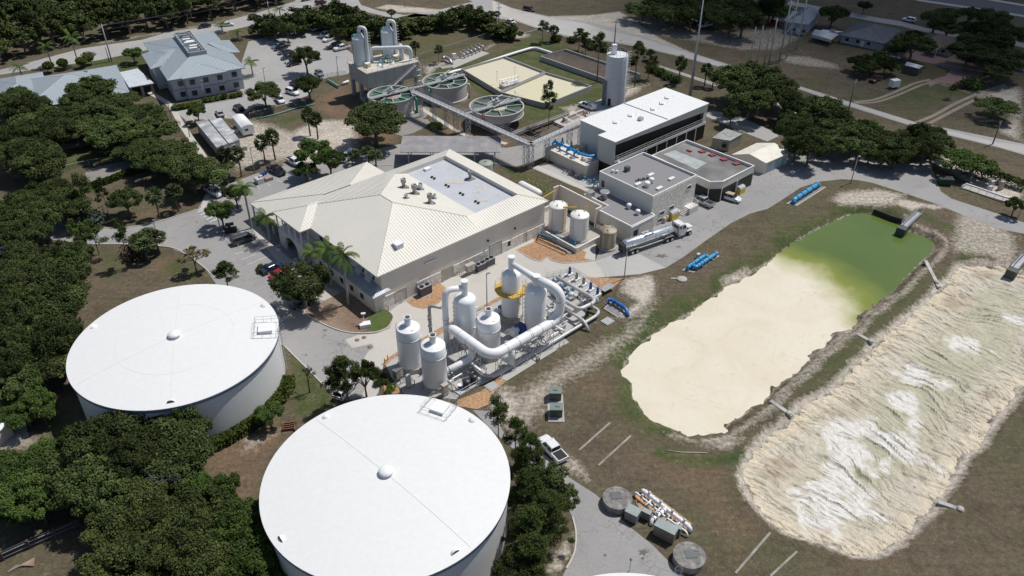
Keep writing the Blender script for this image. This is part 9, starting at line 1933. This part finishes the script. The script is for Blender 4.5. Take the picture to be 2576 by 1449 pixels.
# palms with their feet in the photo
for k_,foot,top,lb in (('royal',(633,574),(617,470),'royal palm at the far left corner of the cream building'),('royal',(679,608),(670,545),'royal palm in front of the colonnade left of the entrance arch'),('royal',(795,696),(787,632),'royal palm beside the entrance arch, left of three'),('royal',(835,719),(823,622),'royal palm, tallest in the middle of three before the building'),('royal',(877,766),(866,640),'royal palm with a long white trunk, right of three before the building'),
    ('sabal',(577,447),(570,388),'fan palm with double trunk beside the footpath'),('sabal',(608,445),(602,388),'slim fan palm right of the double one beside the footpath'),('sabal',(668,415),(659,358),'fan palm, left of two at the sandy yard edge'),('sabal',(693,402),(688,342),'fan palm, right of two at the sandy yard edge'),('sabal',(781,342),(771,288),'tall fan palm, left of two below the lower fence'),('sabal',(800,350),(798,300),'shaggy fan palm, right of two below the lower fence'),
    ('sabal',(896,414),(896,390),'small fan palm beside the camper-topped pickup'),('sabal',(928,408),(926,383),'middle small fan palm behind the building'),('sabal',(946,419),(945,392),'right small fan palm behind the building'),('sabal',(402,549),(390,492),'fan palm on the lawn right of the round oak'),('sabal',(450,532),(440,482),'fan palm on the lawn nearest the ladder pickup'),
    ('sabal',(1045,145),(1045,117),'fan palm by the fence behind the raised box'),('sabal',(1392,106),(1394,76),'small fan palm between the pines along the fence'),('sabal',(1707,211),(1711,157),'fan palm along the gravel track left of the mast'),('sabal',(1772,217),(1776,175),'fan palm just right of the mast'),('sabal',(1792,222),(1791,195),'short fan palm beside the big dark oaks'),
    ('royal',(132,168),(125,115),'dark palm on the verge left of the office annex'),('royal',(199,165),(186,92),'tall dark palm beside the passing car on the country road'),('royal',(60,205),(62,165),'bushy dark palm at the left end of the annex'),('royal',(636,190),(628,155),'royal palm at the right corner of the office'),('royal',(560,80),(552,62),'dark palm behind the office roof, left of two'),('royal',(600,100),(590,88),'dark palm behind the office roof, right of two'),('royal',(706,45),(704,22),'palm on the verge at the top of the car park'),
    ('sabal',(45,295),(35,262),'palm trunk leaning out of the left dark trees'),('sabal',(90,262),(84,240),'fan palm beside the annex wall'),('sabal',(2222,372),(2219,342),'fan palm between the oaks along the gravel road'),('sabal',(986,48),(985,38),'small palm at the road beyond the hedge'),('sabal',(1235,52),(1232,38),'small palm right of the hedge, left of two'),('sabal',(1248,55),(1246,38),'small palm right of the hedge, right of two')):
    b_=G(*foot); z=Zat(*top,*b_); r_={'royal':3.0,'sabal':1.55}[k_]; tree(k_,foot,r_,max(3.0,z+(.3 if k_=='royal' else .9)),lb,base=True)
for p,lb in (((352,612),'leftmost'),((374,600),'middle'),((392,606),'rightmost'),((364,626),'front')): tree('sabal',p,1.9,4.2,'%s fan palm of the dense clump beside the left drive'%lb)
for p,lb in (((117,170),'left'),((161,159),'middle'),((200,156),'right small'),((227,149),'tallest right')): tree('ball',p,2.6,2.8,'%s clipped round shrub in the row by the country road'%lb)
# --- groups ---
many('oak',[(40,240,5.5),(85,262,5),(10,265,6),(60,275,6),(228,222,6.5,9),(262,245,6.5),(285,262,7),(200,250,6),(240,275,7),(150,268,7),(185,290,7),(130,300,7),(300,300,7.5),(340,292,7),(345,330,7),(385,325,6.5),(410,352,6.5),(290,335,7),(240,322,7),(190,330,7),(150,325,6.5),(110,330,6),(95,300,6),(440,375,6),(400,390,6.5),(455,405,6),(500,400,6),(515,430,5.5),(480,430,5),(420,415,5),(370,375,5.5),(330,370,5)],'dark oak in the dense grove between annex roof and the left lawn','dark oaks of the grove below the annex',5.4,8)
many('oak',[(60,330),(20,345),(45,375),(80,380),(120,390),(15,400),(60,400),(105,415)],'dark tree in the left grove above the lawn','dark trees at the left edge above the lawn',5.2,8)
many('oak',[(105,470),(140,475),(165,500),(190,520),(150,525),(120,510),(100,540),(60,500),(30,520),(70,545),(20,555),(110,560),(50,580),(85,590),(20,600)],'dark tree standing between the left lawn and the drive entrance','dark trees left of the lawn',4.2,6.8)
many('oak',[(15,640),(55,640),(30,680),(75,680),(110,660),(150,640),(190,640),(170,670),(200,665),(130,700),(165,700),(95,715),(50,725),(15,720),(30,765),(70,760),(110,750),(145,745),(165,760),(40,805),(85,800),(125,795),(155,805),(170,840),(20,845),(60,845),(105,840),(140,850),(30,885),(80,885),(125,890),(150,900),(20,925),(60,930),(100,930),(140,940),(90,965),(40,965)],'dark tree in the dense wood left of the far tank','dark wood trees left of the far tank',4.4,8)
many('thinpine',[(232,588),(305,595),(212,600),(190,590)],'pine top rising above the dark trees by the left drive','pine tops by the left drive',2.4,9.5)
many('round',[(90,1010),(60,1035),(105,1035),(45,1020)],'bushy green tree in the gap left of the far tank','bushy trees left of the far tank',3.4,5)
many('oak',[(330,1085),(375,1070),(420,1075),(455,1085),(290,1095),(345,1120),(400,1110),(450,1120),(250,1120),(230,1160),(280,1150),(330,1160),(200,1185),(250,1200),(300,1200),(350,1195),(385,1160),(180,1150),(440,1160),(220,1235),(270,1240),(180,1225)],'dark tree in the dense clump at the foot of the far tank','dark trees between the far tank and the bottom-left corner',4.6,8)
many('round',[(190,1112,3.6,8),(60,1190),(95,1165),(120,1150),(35,1225),(75,1230),(115,1215),(20,1260),(60,1270),(95,1265),(15,1190),(130,1180)],'bright green leafy tree near the bottom-left fence','bright green trees near the bottom-left fence',3.6,6)
many('cyp',[(285,1275),(320,1300),(255,1265),(395,1400),(350,1280)],'rusty yellow-green feathery tree in the bottom-left clump','rusty green trees in the bottom-left clump',3.8,7)
many('olive',[(380,1325),(330,1345),(300,1330),(420,1425),(365,1275),(400,1275),(430,1300),(460,1330),(420,1350),(490,1290),(505,1335),(475,1375),(440,1385),(500,1400),(310,1390),(300,1425),(360,1430),(455,1425),(520,1440)],'olive-green tree in the bottom-left clump','olive green trees in the bottom-left clump',4.2,7.5)
many('round',[(480,1225,3.2,5),(560,1235,3.0,5),(520,1250,3,5),(530,1300),(570,1320),(600,1310),(560,1370),(600,1370),(640,1355),(550,1410),(600,1420),(645,1400),(690,1400,3.4,5),(700,1440,4,5),(650,1445),(600,1460),(740,1455,3.4,4)],'fresh green tree left of the nearest tank','fresh green trees left of the nearest tank',4.0,6.5)
many('oak',[(1985,255),(2020,268),(2052,262),(2085,275),(1995,290),(2035,300),(2075,305),(2110,300),(1985,325),(2015,330),(2055,335),(2095,330),(2005,368),(2040,368),(2140,330),(2175,325),(2195,345),(2150,358),(2110,358),(2190,385),(2225,388),(2260,380),(2280,345),(2315,335),(2350,335),(2295,368),(2330,370),(2362,360),(2250,355)],'dark oak in the tree belt between the gravel road and the lagoon road','dark oaks of the belt right of the gable shed',4.5,7)
many('oak',[(1650,8),(1690,15),(1620,22),(1668,32),(1700,38),(1735,12),(1775,8),(1740,35),(1815,12),(1815,38),(1850,15),(1890,15),(1870,48),(1915,28),(1940,8),(1950,25),(1840,55),(1790,30)],'dark far tree left of the barn','far dark trees at the top right',6.5,9)
many('oak',[(2385,35),(2385,70),(2440,35),(2475,45),(2440,70),(2480,75),(2520,70),(2500,40),(2545,85),(2445,100),(2480,108),(2515,105),(2440,130),(2470,145),(2500,140),(2530,150),(2300,110)],'dark tree round the brown-roofed house','dark trees round the brown-roofed house',5.8,7.5)
many('oak',[(2157,155),(2182,148),(2200,165),(2170,170),(2215,140),(2230,160),(2245,170),(2240,130),(2255,120),(2270,108)],'dark bushy tree between the carport lawn and the red paver drive','dark bushy trees left of the red paver drive',3.4,4.5)
# belt of hedge trees beyond the car park
hp=[(655,52),(672,58),(700,52),(735,42),(750,48),(765,36),(780,40),(795,30),(810,42),(828,32),(840,44),(855,30),(868,42),(880,50),(892,40),(905,55),(918,48),(932,60),(945,52),(958,62),(972,56),(985,64),(1000,58),(1015,62),(1030,52),(1045,56),(1060,46),(1075,50),(1090,42),(1105,46),(1120,36),(1133,40),(1146,28),(1160,32),(1174,24),(1186,34),(1200,30),(1214,42),(1226,48),(1240,60),(1254,66),(1270,72),(1285,70),(1000,50),(820,22),(850,20),(880,28),(905,36),(760,28)]
for i,p in enumerate(hp): tree('hedge',(p[0],p[1]+6),TR.uniform(2.4,3.2),TR.uniform(5.5,8) if p[0]<990 or 1110<p[0]<1240 else TR.uniform(3.6,5),'dark upright tree in the long hedge row beyond the car park',group='hedge trees beyond the car park')
# wood beyond the country road: individual trees
def inpoly(p,P):
    c=False
    for i in range(len(P)):
        (x1,y1),(x2,y2)=P[i],P[(i+1)%len(P)]
        if (y1>p[1])!=(y2>p[1]) and p[0]<(x2-x1)*(p[1]-y1)/(y2-y1)+x1: c=not c
    return c
WP=GP([(-150,200),(0,162),(110,138),(210,108),(360,85),(480,62),(640,22),(700,8),(760,-12),(700,-60),(300,-75),(-150,-40)]); xs=[p[0] for p in WP]; ys=[p[1] for p in WP]; pts=[]; tries=0
while len(pts)<235 and tries<9000:
    tries+=1; q=(TR.uniform(min(xs),max(xs)),TR.uniform(min(ys),max(ys)))
    if inpoly(q,WP) and all(dist(q,o)>6.3 for o in pts): pts.append(q)
for q in pts:
    pr=PROTO['wood']; e=pr[TR.randrange(3)]; r=TR.uniform(4.6,6.4); h=TR.uniform(7,11.5); z=TR.uniform(0,6.28); sc=(r/5,r/5,h/9)
    if not e[1]: e[1]=True; o=e[0]; o.location=(*q,0); o.rotation_euler=(0,0,z); o.scale=sc; o['label']='dense dark tree of the wood beyond the country road'
    else: o=dup(e[0],(*q,0),z,sc,'dense dark tree of the wood beyond the country road')
    o['group']='wood beyond the country road'
# small shrubs by the office front etc.
for i,p in enumerate([(440,268),(452,266),(465,264),(478,261),(490,258)]): tree('shrub',p,1.5,1.3,'low green hedge shrub along the office front','','office front shrubs') if False else tree('shrub',p,1.6,1.3,'low hedge shrub along the office front wall',group='shrubs along the office front')
for p in [(517,248),(533,246),(548,243),(562,240),(587,238),(602,234)]: tree('shrub',p,1.3,1.5,'round shrub between the office piers',group='shrubs along the office front')
for i,(x,y) in enumerate([(648,675),(656,668),(664,672),(672,666),(650,682),(662,680)]): tree('shrub',(x,y),.7,.7,'small shrub in the rock island beside the dark blue car',group='shrubs in the rock island')
for p in [(952,962),(960,945),(972,955),(985,970),(975,985)]: tree('shrub',p,.9,1.0,'yellowish shrub in the mulch left of the open-topped towers',group='shrubs in the left mulch bed')
for p in [(1480,105),(1490,112),(1440,95),(1400,95),(1520,118),(1560,125),(1590,150),(1640,170),(1660,178),(1680,186),(1700,195),(1640,160),(1400,92)]: tree('shrub',(p[0],p[1]),2.2,2.2,'dark scrub bush along the chain-link fence line',group='scrub along the fence line')
# clipped hedges as leafy walls
def hedge(label,px,wd,h_,n,mat=LF_HG,z0=0):
    P=GP(px); P=smooth_path(P,6); L_=[0]
    for i in range(len(P)-1): L_.append(L_[-1]+dist(P[i],P[i+1]))
    s=R_.random(n)*L_[-1]; pts=np.zeros((n,3)); k=np.searchsorted(L_,s)-1; k=np.clip(k,0,len(P)-2)
    for i in range(n): a_,b_=P[k[i]],P[k[i]+1]; t=(s[i]-L_[k[i]])/max(1e-6,L_[k[i]+1]-L_[k[i]]); an=ang(a_,b_)+math.pi/2; c=lerp(a_,b_,t); o=(R_.random()-.5)*wd; e=off(c,an,o); pts[i]=(e[0],e[1],z0+h_*(1-.5*R_.random()**2.2)*(1 if abs(o)<wd*.4 else R_.random()))
    me=quads_mesh('hedge',*leaves(pts,.16 if z0==0 else .10),mat); o=bpy.data.objects.new('hedge',me); COL.objects.link(o); tag(o,label,'hedge'); return o
hedge('clipped hedge curving round the right side of the far tank',[(728,960),(722,985),(700,1015),(672,1045),(640,1070),(600,1095),(560,1118),(500,1140)],2.2,1.5,5000)
hedge('clipped hedge strip dividing the gravel patch from the left lawn',[(215,478),(265,462),(310,445),(360,430)],1.8,1.2,2200)
hedge('low dark hedge below the oaks near the white pipe bridge',[(2405,425),(2450,440),(2500,455),(2576,478)],3.0,2.2,3600,LF_OAK)
hedge('small clipped yellow-green hedge at the office corner',[(443,278),(470,272),(495,268)],1.6,1.0,900)
for k_ in PROTO:
    for e in PROTO[k_]:
        if not e[1]:
            for c in list(e[0].children): bpy.data.objects.remove(c)
            bpy.data.objects.remove(e[0])
